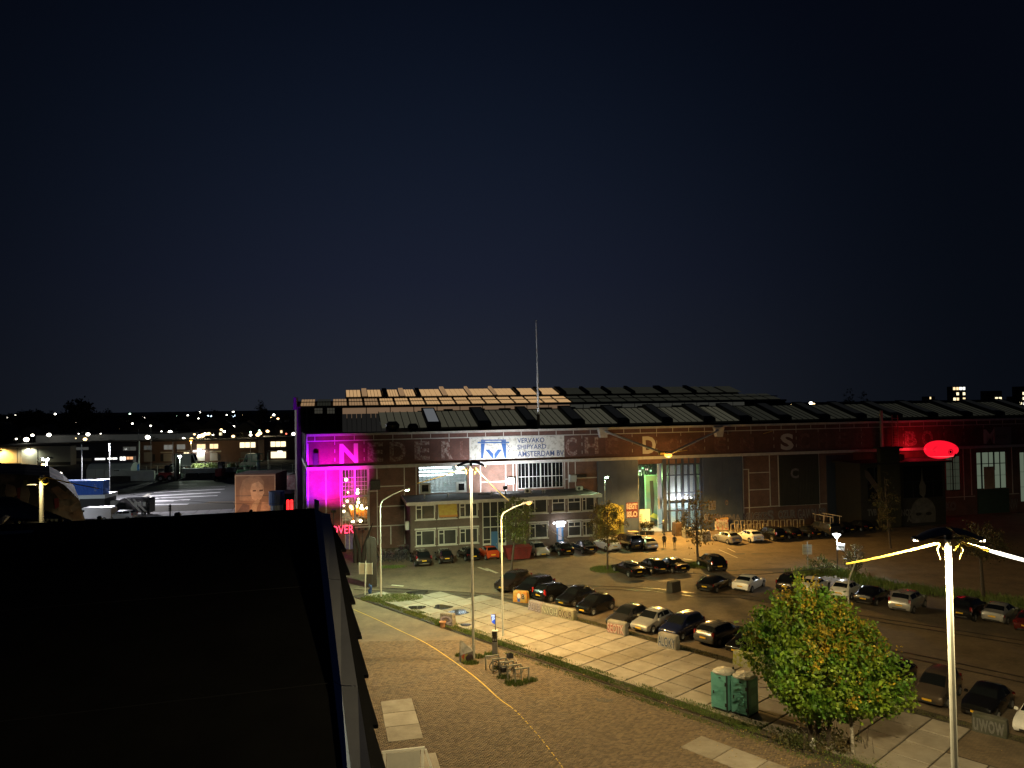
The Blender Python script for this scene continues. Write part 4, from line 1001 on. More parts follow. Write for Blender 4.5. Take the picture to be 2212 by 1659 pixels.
    for x in (fx, rx):
        for s in (-1, 1):
            b = MB(); b.cyl((x, s * (hw - .22), wr), (x, s * (hw + .012), wr), wr, wr, 18)
            r_ = MB(); r_.cyl((x, s * (hw - .02), wr), (x, s * (hw + .022), wr), wr * .66, wr * .62, 14)
            for k in range(5):
                a = k * 2 * math.pi / 5
                r_.tube([(x, s * (hw + .022), wr), (x + math.cos(a) * wr * .6, s * (hw + .03), wr + math.sin(a) * wr * .6)], .03, 4)
            out.append(('wheel', b.mesh('wheel', TYRE), [('rim', r_.mesh('rim', ALLOY))]))
            b = MB(); b.M = None
            arch = [(x + math.cos(k * math.pi / 8) * (wr + .07), s * (hw * .997 + .004), wr + math.sin(k * math.pi / 8) * (wr + .07)) for k in range(9)]
            b.prism(arch, (0, -s * .1, 0)); out.append(('wheel_arch', b.mesh('wheel_arch', TRIM), []))
    i1 = 1
    xf = L_ / 2 - st[1][0]; zf = st[1][2]; wf = hw * st[1][4]
    hs = .0
    for s in (-1, 1):
        b = MB()
        if kind == 'beetle':
            b.ball((L_ / 2 - .30, s * .56, .72), .13, 10, (.8, 1, 1))
        else:
            b.prism([(xf + .035, s * wf * .50, zf - .10), (xf - .02, s * wf * .93, zf - .06), (xf - .32, s * (wf + .035), zf + .04), (xf - .12, s * wf * .88, zf + .075), (xf + .01, s * wf * .52, zf + .03)], (-.04, 0, .012))
        out.append(('headlight', b.mesh('headlight', LENS), []))
        b = MB(); zt_ = st[-3][2]; xr = -L_ / 2
        if kind in ('estate', 'van', 'mpv', 'suv'): b.prism([(xr + .14, s * hw * .80, zt_ - .28), (xr + .2, s * hw * .985, zt_ - .28), (xr + .28, s * hw * .96, zt_ + .12), (xr + .2, s * hw * .8, zt_ + .12)], (-.10, 0, 0))
        else: b.prism([(xr + .10, s * hw * .62, zt_ - .24), (xr + .2, s * hw * .985, zt_ - .24), (xr + .3, s * hw * .975, zt_ - .07), (xr + .14, s * hw * .66, zt_ - .08)], (-.075, 0, 0))
        out.append(('tail_light', b.mesh('tail_light', TAILM), []))
        xm = L_ / 2 - (st[ws0][0] + .35); zm = st[ws0][2] + .1
        b = MB(); b.M = Matrix.Translation((xm, s * (hw + .10), zm)); b.bev(-.07, .07, -.10, .10, -.07, .08, .03); out.append(('mirror', b.mesh('mirror', PAINT['black']), []))
    zp = (st[0][1] + st[0][2]) / 2
    b = MB(); b.box(L_ / 2, L_ / 2 + .018, -.26, .26, zp - .06, zp + .055); out.append(('number_plate', b.mesh('number_plate', PLATE), []))
    zr = (st[-1][1] + st[-1][2]) / 2 + .17
    xr = -L_ / 2 + (.0 if kind != 'beetle' else .0)
    b = MB(); b.box(xr - .012, xr + .07, -.26, .26, zr - .06, zr + .055); out.append(('number_plate', b.mesh('number_plate', PLATE), []))
    b = MB(); b.prism([(xf + .045, -wf * .48, zf - .09), (xf + .045, wf * .48, zf - .09), (xf + .03, wf * .44, zf + .0), (xf + .03, -wf * .44, zf + .0)], (-.03, 0, 0)); out.append(('grille', b.mesh('grille', TRIM), []))
    b = MB(); b.box(L_ / 2 - .03, L_ / 2 + .008, -hw * .55, hw * .55, st[0][1] - .05, st[0][1] + .06); b.box(-L_ / 2 - .008, -L_ / 2 + .03, -hw * .6, hw * .6, st[-1][1] - .06, st[-1][1] + .05); out.append(('bumper_insert', b.mesh('bumper_insert', TRIM), []))
    PROTO[kind] = out
    return out
BODIES = {}
def car(kind, col, p, end, deg, label, group, roofrails=False, extra=None):
    """p: picture point of the ground below the near bumper; end F or R says which end that is; deg: where the nose points"""
    L_, Wd = KIND[kind][:2]
    a = R(deg); d = Vector((math.cos(a), math.sin(a), 0)); g_ = gp(p)
    c = g_ - d * L_ / 2 if end == 'F' else g_ + d * L_ / 2
    t = thing('parked_car' if kind != 'van' else 'parked_van', label, 'car' if kind != 'van' else 'van', (c.x, c.y, -.045), a, group)
    for nm, me, ch in car_parts(kind):
        if nm in ('body', 'mirror'):
            key = (kind, nm, me.name, col)
            if key not in BODIES:
                q = me.copy(); q.materials[0] = PAINT[col]; BODIES[key] = q
            me = BODIES[key]
        o = link(nm, me, t)
        for n2, m2_ in ch: link(n2, m2_, o)
    if roofrails:
        st = KIND[kind][2]
        for s in (-1, 1):
            b = MB(); y = s * Wd / 2 * .64
            pts = [(L_ / 2 - st[k][0], y, st[k][3] + .045) for k in (4, 5, 6)]
            b.tube([(pts[0][0], y, pts[0][2] - .06)] + pts + [(pts[2][0], y, pts[2][2] - .06)], .02, 6); b.build('roof_rail', CHROME, t)
    if extra: extra(t, L_, Wd)
    return t
ZA = crop(1900, 2220, 4.389); ZB = crop(2350, 2300, 3.511); ZC = crop(2380, 2100, 3.687); ZD = crop(3000, 2180, 4.424); ZE = crop(1560, 2100, 4.096); ZF = crop(2780, 2000, 3.568)
gA, gB, gC, gD, gT = 'cars nosed up to the concrete blocks', 'cars in the middle row of the car park', 'cars parked along the brick annex', 'cars parked near the hall bike racks', 'three black cars parked together'
car('suv', 'blackbrown', ZA(320, 502), 'F', -124, 'dark crossover at the left end of the block row, nose towards the street lamp', gA, True)
car('suv', 'black', ZA(660, 600), 'F', -130, 'black estate-like crossover behind the orange painted block', gA, True)
def redlamps(t, L_, Wd):
    for s in (-1, 1):
        b = MB(); b.box(-L_ / 2 + .06, -L_ / 2 + .16, s * Wd / 2 * .86 - .05, s * Wd / 2 * .86 + .05, .75, 1.25); b.build('tall_tail_light', pm('bright_tail_lens', (.6, .02, .02), rough=.15, coat=1.0), t)
car('estate', 'black', ZA(955, 655), 'R', 42, 'black estate car backed up to the lilac block with tall red tail lights', gA, True, redlamps)
car('hatch', 'black', ZA(1355, 745), 'F', -134, 'black hatchback with a bright headlight behind the NVOH block', gA)
car('small', 'black', ZA(1715, 880), 'F', -137, 'small rounded black three-door car right of the mossy block', gA)
car('hatch', 'darkgrey', ZB(225, 610), 'F', -135, 'old dark hatchback behind the block tagged SEOTK', gA)
car('hatch', 'silver', ZB(570, 672), 'F', -135, 'silver hatchback between the two tagged blocks, the palest car of its row', gA)
car('mpv', 'navy', ZB(970, 770), 'F', -136, 'dark blue tall hatchback behind the block tagged ALOKY', gA)
car('estate', 'grey', ZB(1465, 850), 'R', 42, 'grey estate car backed in, right of the dark blue hatchback', gA)
car('hatch', 'black', ZB(1905, 990), 'F', -138, 'black car with its nose half hidden by the leafy tree', gA)
car('hatch', 'darkred', T(3, 3, 590, 810), 'F', -138, 'dark red car almost hidden behind the leafy tree crown', gA)
car('hatch', 'black', T(3, 3, 965, 1003), 'F', -137, 'black hatchback just right of the leafy tree behind the bubble graffiti block', gA)
car('mpv', 'brown', T(3, 3, 1372, 1132), 'F', -135, 'brown grey people carrier partly behind the foreground lamp mast', gA)
car('beetle', 'black', T(3, 3, 1795, 1238), 'F', -139, 'rounded black car with round headlights behind the dark mossy block', gA)
car('hatch', 'white', T(3, 3, 2262, 1400), 'F', -138, 'white car cut off by the right edge of the picture', gA)
car('coupe', 'black', ZC(1450, 866), 'R', 50, 'low black sloping-back car beside the lone black block', gB)
car('sedan', 'white', ZC(1965, 862), 'R', 51, 'white sloping-back saloon, first white car of the middle row', gB)
car('suv', 'black', ZD(395, 700), 'R', 49, 'dark crossover behind the tree top in the middle row', gB)
car('coupe', 'white', ZD(765, 718), 'R', 49, 'white coupe behind the top of the leafy tree', gB)
car('hatch', 'white', ZD(1335, 800), 'R', 47, 'white hatchback directly behind the unlit street lamp', gB)
car('sedan', 'black', ZD(1760, 905), 'R', 46, 'black car with a bright plate right of the unlit street lamp', gB)
car('suv', 'silver', T(3, 3, 1132, 322), 'R', 44, 'silver crossover alone in the middle row before the dark weeds', gB)
car('suv', 'black', T(3, 3, 1655, 390), 'R', 43, 'black car passing behind the foreground lamp mast', gB)
car('sedan', 'silver', T(3, 3, 1935, 415), 'R', 42, 'old silver saloon right of the foreground lamp mast', gB)
car('hatch', 'darkred', T(3, 3, 2225, 500), 'R', 42, 'dark car cut by the right edge beyond the silver saloon', gB)
car('suv', 'black', ZC(1680, 572), 'R', 98, 'black crossover standing alone between tree and the middle row', gB)
car('sedan', 'black', ZC(515, 648), 'R', 112, 'left of the three black cars under the thin tree', gT)
car('hatch', 'black', ZC(850, 602), 'R', 112, 'middle of the three black cars with bright roof reflections', gT)
car('sedan', 'black', ZC(1155, 588), 'R', 113, 'right of the three black cars, next to the sparse tree', gT)
def skid(t, L_, Wd):
    b = MB(); b.box(-L_ / 2 - .03, -L_ / 2 + .05, -.62, .62, .34, .44); b.build('bumper_strip', CHROME, t)
car('suv', 'black', ZE(455, 542), 'R', 108, 'black crossover with a pale rear bumper strip near the bicycles', gC, False, skid)
car('small', 'black', ZE(825, 492), 'R', 107, 'small dark hatchback with round red lamps before the annex windows', gC)
car('hatch', 'black', ZE(1265, 455), 'R', 113, 'black car behind the boulder lamp mast in front of the annex', gC)
car('small', 'red', ZE(1570, 430), 'R', 110, 'orange red hatchback, the only brightly coloured car', gC)
car('hatch', 'silver', T(2, 2, 275, 1497), 'F', -72, 'silver hatchback facing outwards left of the lit annex door', gC)
car('hatch', 'black', T(2, 2, 490, 1488), 'R', 110, 'black hatchback in front of the lit annex door', gC)
car('sedan', 'black', T(2, 2, 690, 1472), 'R', 110, 'black saloon between the annex door and the white estate', gC)
car('estate', 'white', T(2, 2, 895, 1449), 'R', 112, 'old white estate car behind the round-crowned tree', gC, True)
car('van', 'black', T(2, 2, 1085, 1440), 'R', 112, 'black panel van between the white estate and the silver hatchback', gC)
car('hatch', 'silver', T(2, 2, 1220, 1440), 'R', 110, 'silver hatchback at the right end of the annex row, near two people', gC)
car('hatch', 'silver', ZF(440, 515), 'R', 112, 'silver hatchback in the orange light by the bike racks', gD)
car('hatch', 'white', ZF(745, 492), 'R', 106, 'white car beside the silver hatchback near the bike racks', gD)
car('suv', 'black', ZF(1070, 470), 'R', 110, 'dark crossover with gleaming roof edge before the bike racks', gD)
car('hatch', 'black', ZF(1310, 446), 'R', 110, 'dark hatchback second from the crossover before the bike racks', gD)
car('sedan', 'black', ZF(1590, 430), 'R', 110, 'dark saloon left of the van with a roof rack', gD)
def rack(t, L_, Wd):
    b = MB()
    for s in (-1, 1):
        b.tube([(1.0, s * .78, 2.75), (-2.6, s * .78, 2.75)], .04, 6)
        for x in (.6, -1.0, -2.2): b.tube([(x, s * .78, 1.8), (x, s * .78, 2.75)], .03, 5)
    b.build('roof_rack', pm('rack_paint', (.5, .45, .4), rough=.5), t)
car('van', 'darkgrey', ZF(1830, 410), 'R', 110, 'dark van with a tall roof rack in the gloom by the hall', gD, False, rack)
car('hatch', 'black', T(3, 2, 730, 1296), 'R', 110, 'barely visible dark car right of the roof rack van', gD)
car('hatch', 'black', T(3, 2, 890, 1280), 'R', 110, 'last dark car of the row beside the unlit tree', gD)

# red skip behind the thin tree by the annex
p = gp(T(2, 2, 48, 1518))
t = thing('red_skip', 'dark red steel skip behind the tree beside the orange red car', 'skip', (p.x, p.y + .6, 0), R(14))
SK = pm('red_skip_paint', (.22, .02, .02), (.12, .015, .015), 2, rough=.5)
b = MB(); b.prism([(-1.3, -.8, .1), (1.3, -.8, .1), (1.6, -.8, 1.5), (-1.6, -.8, 1.5)], (0, 1.6, 0)); b.build('body', SK, t)
b = MB(); b.box(-1.68, 1.68, -.88, -.8, 1.4, 1.5); b.box(-1.68, 1.68, .8, .88, 1.4, 1.5); b.build('rim', SK, t)
for x in (-.9, 0, .9):
    b = MB(); b.box(x - .05, x + .05, -.86, -.8, .15, 1.4); b.build('rib', SK, t)

# ================================================================== PEOPLE
SKIN = pm('skin', (.42, .26, .19), rough=.6)
def person(p, deg, label, jacket, trousers, walk=0.0, arms=(0, 0), hold=None, s=1.0):
    g_ = gp(p)
    t = thing('person', label, 'person', (g_.x, g_.y, -.045), R(deg))
    J = [(0, 0, .95), (0, .02, 1.15), (0, .02, 1.36), (0, 0, 1.47), (0, -.01, 1.55), (0, -.02, 1.67), (0, -.01, 1.77)]
    rad = [.135, .125, .15, .065, .06, .095, .06]
    ed = [(i, i + 1) for i in range(6)]
    for sg, ws in ((-1, walk), (1, -walk)):
        b0 = len(J)
        J += [(sg * .10, 0, .90), (sg * .105, -ws * .5 - .02, .50), (sg * .11, -ws * .9 + .04 * abs(ws), .10), (sg * .12, -ws * .9 - .14, .035)]
        rad += [.10, .068, .05, .042]; ed += [(0, b0), (b0, b0 + 1), (b0 + 1, b0 + 2), (b0 + 2, b0 + 3)]
    for sg, ar in ((-1, arms[0]), (1, arms[1])):
        b0 = len(J)
        J += [(sg * .2, 0, 1.40), (sg * .25, -.22 * ar, 1.13 + .12 * ar), (sg * .23, -.06 - .45 * ar, .90 + .36 * ar), (sg * .225, -.09 - .52 * ar, .80 + .42 * ar)]
        rad += [.07, .05, .04, .038]; ed += [(2, b0), (b0, b0 + 1), (b0 + 1, b0 + 2), (b0 + 2, b0 + 3)]
    me = bpy.data.meshes.new('body'); me.from_pydata([(x * s, y * s, z * s) for x, y, z in J], ed, [])
    o = link('tmp_body', me)
    md = o.modifiers.new('skin', 'SKIN')
    for v, r_ in zip(me.skin_vertices[0].data, rad): v.radius = (r_ * s, r_ * .82 * s)
    me.skin_vertices[0].data[0].use_root = True
    o.modifiers.new('sub', 'SUBSURF').levels = 1
    bpy.context.view_layer.update()
    m2_ = bpy.data.meshes.new_from_object(o.evaluated_get(bpy.context.evaluated_depsgraph_get()))
    bpy.data.objects.remove(o)
    m2_.materials.clear()
    for q in (SKIN, jacket, trousers, BLACKRUB): m2_.materials.append(q)
    for f in m2_.polygons:
        c = f.center / s; f.use_smooth = True
        f.material_index = 3 if c.z < .1 else 2 if c.z < .93 and abs(c.x) < .185 else 0 if c.z > 1.5 or (abs(c.x) > .19 and c.z < .86 + .4 * max(arms)) and c.z < .9 else 1
    body = link('body', m2_, t)
    b = MB(); b.ball((0, .012, 1.70 * s), .107 * s, 10, (.95, 1.0, 1.05)); b.build('hair', pm('dark_hair', (.02, .016, .013), rough=.8), t, smooth=True)
    b = MB(); b.lathe([(.17 * s, .78 * s), (.185 * s, .95 * s), (.165 * s, 1.15 * s), (.20 * s, 1.36 * s), (.13 * s, 1.47 * s)], (0, .01, 0), 12)
    for i in range(len(b.v)): b.v[i] = (b.v[i][0], b.v[i][1] * .72, b.v[i][2])
    b.build('jacket', jacket, t, smooth=True)
    if hold: hold(t)
    return t
JK1 = pm('olive_jacket', (.05, .048, .035), (.035, .034, .026), 6, rough=.85); JK2 = pm('dark_jacket', (.03, .028, .026), rough=.85); TR1 = pm('dark_trousers', (.02, .02, .023), rough=.85); TR2 = pm('grey_trousers', (.05, .05, .05), rough=.85)
person(T(2, 2, 1317, 1414), 176, 'taller person standing in a loose olive jacket, left of the pair on the square', JK1, TR1, .04, s=1.02)
person(T(2, 2, 1405, 1419), 186, 'slimmer person in a dark jacket, right of the pair on the square', JK2, TR2, .1, s=.99)
def stick(t):
    b = MB(); b.tube([(-.2, -.55, 1.2), (-1.0, -1.1, 1.45)], .02, 6); b.build('pole_in_hand', DARKM, t)
    b = MB(); b.ball((0, 0, 1.75), .115, 8); b.build('white_cap', WHITE, t)
person(T(2, 2, 1309, 1287), -60, 'person in black with a pale cap at the glass door holding a stick', JK2, TR1, .06, (1, .2), stick)

# ================================================================== TREES
BARK = pm('bark', (.085, .065, .045), (.05, .04, .03), 6, rough=.9, bump=.6)
BARKW = pm('pale_bark', (.42, .39, .33), (.16, .14, .11), 7, rough=.85, thr=(.4, .6))
def foliage(name, pts, mat, parent, size, seed=1, droop=.3):
    """leaves spread over pts: folded two-triangle leaves turned every way"""
    g_ = np.random.RandomState(seed); P = np.array(pts); n = len(P)
    d = g_.normal(size=(n, 3)); d[:, 2] -= droop; d /= np.linalg.norm(d, axis=1)[:, None]
    q = g_.normal(size=(n, 3)); q[:, 2] *= .6
    w = np.cross(d, q); w /= np.linalg.norm(w, axis=1)[:, None] + 1e-9
    s = size * g_.uniform(.6, 1.35, (n, 1))
    up = np.cross(w, d)
    V = np.zeros((n, 4, 3)); V[:, 0] = P; V[:, 1] = P + d * s * .5 + w * s * .42 + up * s * .1; V[:, 2] = P + d * s; V[:, 3] = P + d * s * .5 - w * s * .42 + up * s * .1
    F = np.empty((n, 2, 3), int); k = np.arange(n) * 4
    F[:, 0] = np.stack([k, k + 1, k + 2], 1); F[:, 1] = np.stack([k, k + 2, k + 3], 1)
    me = bpy.data.meshes.new(name); me.from_pydata(V.reshape(-1, 3).tolist(), [], F.reshape(-1, 3).tolist()); me.materials.append(mat)
    return link(name, me, parent)
def leaf_mat(name, a, c, d=None, scale=.9):
    m = pm(name, a, c, scale, rough=.55, island=.45, thr=(.4, .62), detail=2)
    t_ = m.node_tree; p_ = t_.nodes['Principled BSDF']
    p_.inputs['Subsurface Weight'].default_value = 0
    tr = t_.nodes.new('ShaderNodeBsdfTranslucent'); mx_ = t_.nodes.new('ShaderNodeMixShader'); mx_.inputs[0].default_value = .22
    src = p_.inputs['Base Color'].links[0].from_socket
    t_.links.new(src, tr.inputs[0]); t_.links.new(p_.outputs[0], mx_.inputs[1]); t_.links.new(tr.outputs[0], mx_.inputs[2])
    t_.links.new(mx_.outputs[0], t_.nodes['Material Output'].inputs[0])
    return m
def clumps(n, per, centre, rad, spread, seed, hollow=.35, cut=None):
    g_ = np.random.RandomState(seed); out = []; cs = []
    while len(cs) < n:
        d = g_.normal(size=3); d /= np.linalg.norm(d); r_ = g_.uniform(hollow, 1) ** .6
        q = np.array(centre) + d * r_ * np.array(rad)
        if cut and not cut(q): continue
        cs.append(q)
    for c in cs:
        k = int(per * g_.uniform(.5, 1.5)); sc = g_.uniform(.6, 1.4)
        out.append(c + g_.normal(size=(k, 3)) * np.array(spread) * sc)
    return np.concatenate(out), cs
def limbs(t, mat, base, tips, r0, seed, nm='branch'):
    g_ = random.Random(seed)
    for q in tips:
        b0 = Vector(base); q = Vector(q); md = b0.lerp(q, .5) + Vector((g_.uniform(-.2, .2), g_.uniform(-.2, .2), g_.uniform(.0, .4)))
        b = MB(); b.tube([b0, md, q], [r0, r0 * .6, r0 * .15], 6); b.build(nm, mat, t)
LEAF_BIG = leaf_mat('maple_leaf_green', (.065, .16, .012), (.16, .23, .016))
LEAF_TOPLIT = leaf_mat('maple_leaf_toplit', (.26, .24, .022), (.42, .27, .022))  # orange light on the crown top put into the leaf colour
bt = gp(T(3, 3, 395, 1480))
t = thing('maple_tree', 'big leafy green tree with orange lamplight put into its top leaves and several stems in the right foreground', 'tree', (bt.x, bt.y + .2, 0))
for k, (pts, r_, mt) in enumerate((([(0, 0, -.05), (-.1, .1, 1.4), (-.5, .3, 3.4), (-.8, .3, 6.0)], [.15, .13, .1, .03], BARK), ([(.3, .1, -.05), (.4, .1, 1.5), (.4, .2, 4), (.2, .2, 7.6)], [.16, .14, .1, .03], BARK),
                               ([(.75, -.1, -.05), (.95, -.1, 1.6), (1.5, 0, 3.6), (1.9, 0, 5.4)], [.12, .1, .08, .02], BARK))):
    b = MB(); b.tube(pts, r_, 9); b.build('trunk', mt, t)
wb = gp(T(3, 3, 735, 1540)) - Vector((bt.x, bt.y + .2, 0))
b = MB(); b.tube([(wb.x, wb.y, -.05), (wb.x - .03, wb.y + .05, 1.5), (wb.x - .1, wb.y + .3, 3.5), (wb.x - .5, wb.y + .4, 5)], [.1, .09, .07, .03], 9); b.build('pale_trunk', BARKW, t)
def prof(q):                                    # outline: narrow top left of centre, widest at a third of the height
    x, y, z = q; z0 = (z - 1.7) / 7.0
    if z0 < 0 or z0 > 1: return False
    c = .55 + .5 * (1 - z0) - .55 * z0; hwid = 3.75 * (min(1, z0 / .30 + .30)) ** .7 * max(0.0, 1 - max(0, (z0 - .42) / .62) ** 1.35)
    return abs(x - c - .05) < hwid * .86 and abs(y - .4) < hwid * .9
g_ = np.random.RandomState(4); P1 = []; P2 = []; ncl = 0
while ncl < 1050:
    q = np.array([g_.uniform(-4, 4.5), g_.uniform(-3, 3.6), g_.uniform(1.5, 8.7)])
    if not prof(q): continue
    inner = prof(q + (q - np.array([.3, .4, 4.5])) * .45)
    if inner and g_.random_sample() < .72: continue
    ncl += 1
    up = q[2] > 5.2 and (q[0] > -1.0) and g_.random_sample() < .5 or g_.random_sample() < .07
    m_ = int(g_.uniform(18, 46)); a = g_.uniform(0, 6.28); dirv = np.array([q[0] * .25, q[1] * .25, .55]); dirv /= np.linalg.norm(dirv)
    tt = g_.uniform(-.5, .5, (m_, 1)); pts = q + dirv * tt + g_.normal(size=(m_, 3)) * .13
    (P2 if up else P1).append(pts)
foliage('crown', np.concatenate(P1), LEAF_BIG, t, .19, 2)
foliage('yellow_crown', np.concatenate(P2), LEAF_TOPLIT, t, .15, 3)
limbs(t, BARK, (.2, .1, 2.6), [(-2.6, .2, 4.4), (2.8, .2, 4.0), (-1.5, -1.2, 5.4), (1.9, -1.0, 5.2), (.2, 1.8, 5.6), (-.6, .4, 7.8), (3.2, .6, 3.4), (-2.9, -.6, 3.3)], .07, 3)
# undergrowth at its foot
ug = thing('shrub_undergrowth', 'brown and green scrub around the foot of the big tree', 'shrub', (bt.x, bt.y, 0))
pts, _ = clumps(60, 26, (.3, .1, .35), (2.4, 1.2, .45), (.2, .2, .12), 8, .1); pts = pts[pts[:, 2] > .02]
foliage('leaves', pts, leaf_mat('scrub_leaf', (.06, .08, .02), (.10, .075, .03)), ug, .13, 5)
b = MB(); g2 = random.Random(3)
for k in range(40):
    x, y = g2.gauss(.3, 1.2), g2.gauss(.1, .5); b.tube([(x, y, 0), (x + g2.uniform(-.2, .2), y + g2.uniform(-.2, .2), g2.uniform(.4, 1.3))], [.018, .006], 4)
b.build('stems', BARK, ug)
bag = MB(); bag.ball((0, 0, .16), .2, 9, (.8, .6, 1.1)); bag.ball((.04, 0, .42), .09, 7, (.7, .6, 1.4)); o = bag.build('plastic_bag', pm('white_plastic', (.7, .7, .68), rough=.4)); q = gp(T(3, 3, 385, 1455)); o.location = (q.x - .2, q.y - .5, .02); tag(o, 'knotted white plastic bag lying under the big leafy tree', 'bag')

def round_tree(p, h, crown_r, crown_z, label, lm, n, per, lean=0.0, size=.15, seed=1, sparse=False, tr=.11, oblate=1.0, nm='street_tree'):
    g_ = gp(p); t = thing(nm, label, 'tree', (g_.x, g_.y, 0))
    b = MB(); b.tube([(0, 0, -.05), (lean * .3, 0, crown_z * .4), (lean * .7, 0, crown_z), (lean, 0, h * .92)], [tr * 1.25, tr, tr * .7, tr * .2], 9); b.build('trunk', BARK if not sparse else BARK, t)
    pts, cs = clumps(n, per, (lean * .8, 0, crown_z), (crown_r, crown_r, (h - crown_z) * oblate), (.22, .22, .17), seed, .2 if not sparse else .35)
    foliage('crown', pts, lm, t, size, seed)
    limbs(t, BARK, (lean * .5, 0, crown_z * .72), [tuple(c) for c in cs[::max(1, len(cs) // (14 if sparse else 9))]], tr * .45, seed)
    return t
LG = leaf_mat('street_leaf_green', (.085, .11, .02), (.12, .13, .03)); LO = leaf_mat('street_leaf_autumn', (.16, .11, .025), (.11, .10, .025)); LB = leaf_mat('street_leaf_bronze', (.17, .11, .03), (.10, .085, .03)); LD = leaf_mat('street_leaf_dark', (.05, .055, .015), (.07, .05, .015))
round_tree((1104, 1238), 8.3, 2.0, 5.7, 'thin-trunked green tree with an egg-shaped crown left of the annex door', LG, 120, 34, lean=.9, seed=11, tr=.12)
round_tree(T(2, 2, 825, 1605), 7.6, 2.05, 5.2, 'round-crowned yellow green tree in a grass disc near three black cars', LO, 130, 34, lean=.15, seed=12, tr=.1)
round_tree(T(2, 2, 1608, 1562), 9.1, 2.0, 5.2, 'sparse bronze tree with see-through crown in a grass disc', LB, 88, 15, lean=-.15, seed=13, sparse=True, tr=.12, size=.2, oblate=.95)
round_tree(T(3, 2, 1058, 1418), 9.5, 1.8, 5.6, 'unlit tree with a pale stake in front of the dark kiosk', LD, 70, 26, lean=-.5, seed=14, tr=.11)
round_tree(T(3, 3, 1862, 188), 7.2, 2.6, 5.0, 'dark spreading tree on the right beyond the weeds', LD, 120, 22, lean=-.3, seed=15, tr=.14, oblate=.8)
p = gp(T(3, 2, 745, 1640)); t = thing('leaning_shrub', 'leaning dark shrub behind the unlit street lamp', 'shrub', (p.x, p.y, 0))
pts, cs = clumps(46, 22, (.1, 0, 1.6), (1.2, .9, 1.5), (.2, .2, .2), 21, .2); foliage('leaves', pts, LD, t, .13, 6); limbs(t, BARK, (.2, 0, 0), [(-1.6, 0, 3.0), (-1.0, .2, 2.6), (.7, 0, 2.6), (.2, .3, 3.0)], .08, 5)
p = gp(T(3, 2, 440, 1640)); t = thing('low_bush', 'low green bush beside the back of a road sign', 'shrub', (p.x, p.y, 0))
pts, cs = clumps(50, 24, (0, 0, .9), (1.7, .9, .9), (.2, .2, .2), 22, .2); foliage('leaves', pts, leaf_mat('bush_leaf', (.06, .085, .02), (.09, .09, .025)), t, .14, 7)

# signs and lantern in the car park
def square_sign(p, ptop, pan, label, w):
    g_ = gp(p); t = thing('road_sign', label, 'road sign', (g_.x, g_.y, 0)); k = g_.y / FOC
    h = (p[1] - ptop) * k
    b = MB(); b.cyl((0, 0, 0), (0, 0, h), .04, .04, 8); b.build('post', GALV, t)
    z0, z1 = (p[1] - pan[1]) * k, (p[1] - pan[0]) * k
    b = MB(); b.bev(-w / 2, w / 2, .05, .08, z0, z1, .03); b.build('panel', pm('sign_back_metal', (.5, .5, .44), (.42, .42, .38), 3, rough=.5), t)
    b = MB(); b.box(-w / 2 + .1, w / 2 - .1, .03, .05, z0 + .3, z0 + .36); b.box(-w / 2 + .1, w / 2 - .1, .03, .05, z1 - .36, z1 - .3); b.build('bracket', GALV, t)
    return t
pp = T(3, 2, 345, 1632)
square_sign(pp, T(3, 2, 0, 1365)[1], (T(3, 2, 0, 1390)[1], T(3, 2, 0, 1475)[1]), 'back of a square grey traffic sign standing in the orange lit square', 1.03)
pp = T(3, 2, 601, 1628); g_ = gp(pp); k = g_.y / FOC
t = thing('lantern_post', 'slim dark post with a bright white bowl lantern and a one-way arrow sign', 'street lamp', (g_.x, g_.y, 0))
hz = (pp[1] - T(3, 2, 0, 1330)[1]) * k
b = MB(); b.cyl((0, 0, 0), (0, 0, hz), .06, .05, 8); b.build('post', DARKM, t)
b = MB(); b.lathe([(.1, hz - .08), (.35, hz + .28), (.42, hz + .3), (.40, hz + .36), (.05, hz + .45)], n=14); b.build('bowl', emit('lantern_bowl_glow', (.85, .95, 1), 7), t)
lamp('lantern_light', 'POINT', (0, -.1, hz - .35), COOL, 900, t, .2)
z0, z1 = (pp[1] - T(3, 2, 0, 1435)[1]) * k, (pp[1] - T(3, 2, 0, 1375)[1]) * k
b = MB(); b.bev(-.42, .42, -.1, -.06, z0, z1, .02); pn = b.build('sign_panel', pm('sign_white', (.7, .7, .68), rough=.5), t); pn.rotation_euler = (0, R(8), 0)
b = MB(); zc = (z0 + z1) / 2; b.prism([(-.34, -.106, zc), (-.16, -.106, zc + .16), (-.16, -.106, zc + .07), (.34, -.106, zc + .07), (.34, -.106, zc - .07), (-.16, -.106, zc - .07), (-.16, -.106, zc - .16)], (0, .004, 0)); b.build('arrow', DARKM, pn)
# ================================================================== THE SHIPYARD HALL
hall = thing('shipyard_hall', 'long brick shipyard hall with faded white letters and glazed roof ridges', 'building', FO, FANG)
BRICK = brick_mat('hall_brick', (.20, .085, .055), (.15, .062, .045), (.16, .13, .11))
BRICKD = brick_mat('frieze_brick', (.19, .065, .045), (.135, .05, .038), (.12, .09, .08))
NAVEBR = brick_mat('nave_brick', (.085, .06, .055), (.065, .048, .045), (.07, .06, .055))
def rc(i, j, X0, X1, Y0, Y1, off=0.0):
    ym, xm = (Y0 + Y1) / 2, (X0 + X1) / 2
    return fz(T(i, j, X0, ym), off)[0], fz(T(i, j, X1, ym), off)[0], fz(T(i, j, xm, Y1), off)[1], fz(T(i, j, xm, Y0), off)[1]
ZP, ZL = 14.85, 10.47
SEND = 118.0
w1 = rc(1, 2, 742, 968, 735, 1222); w2 = rc(1, 2, 1405, 1825, 705, 945); w3 = rc(2, 2, 50, 445, 668, 900)
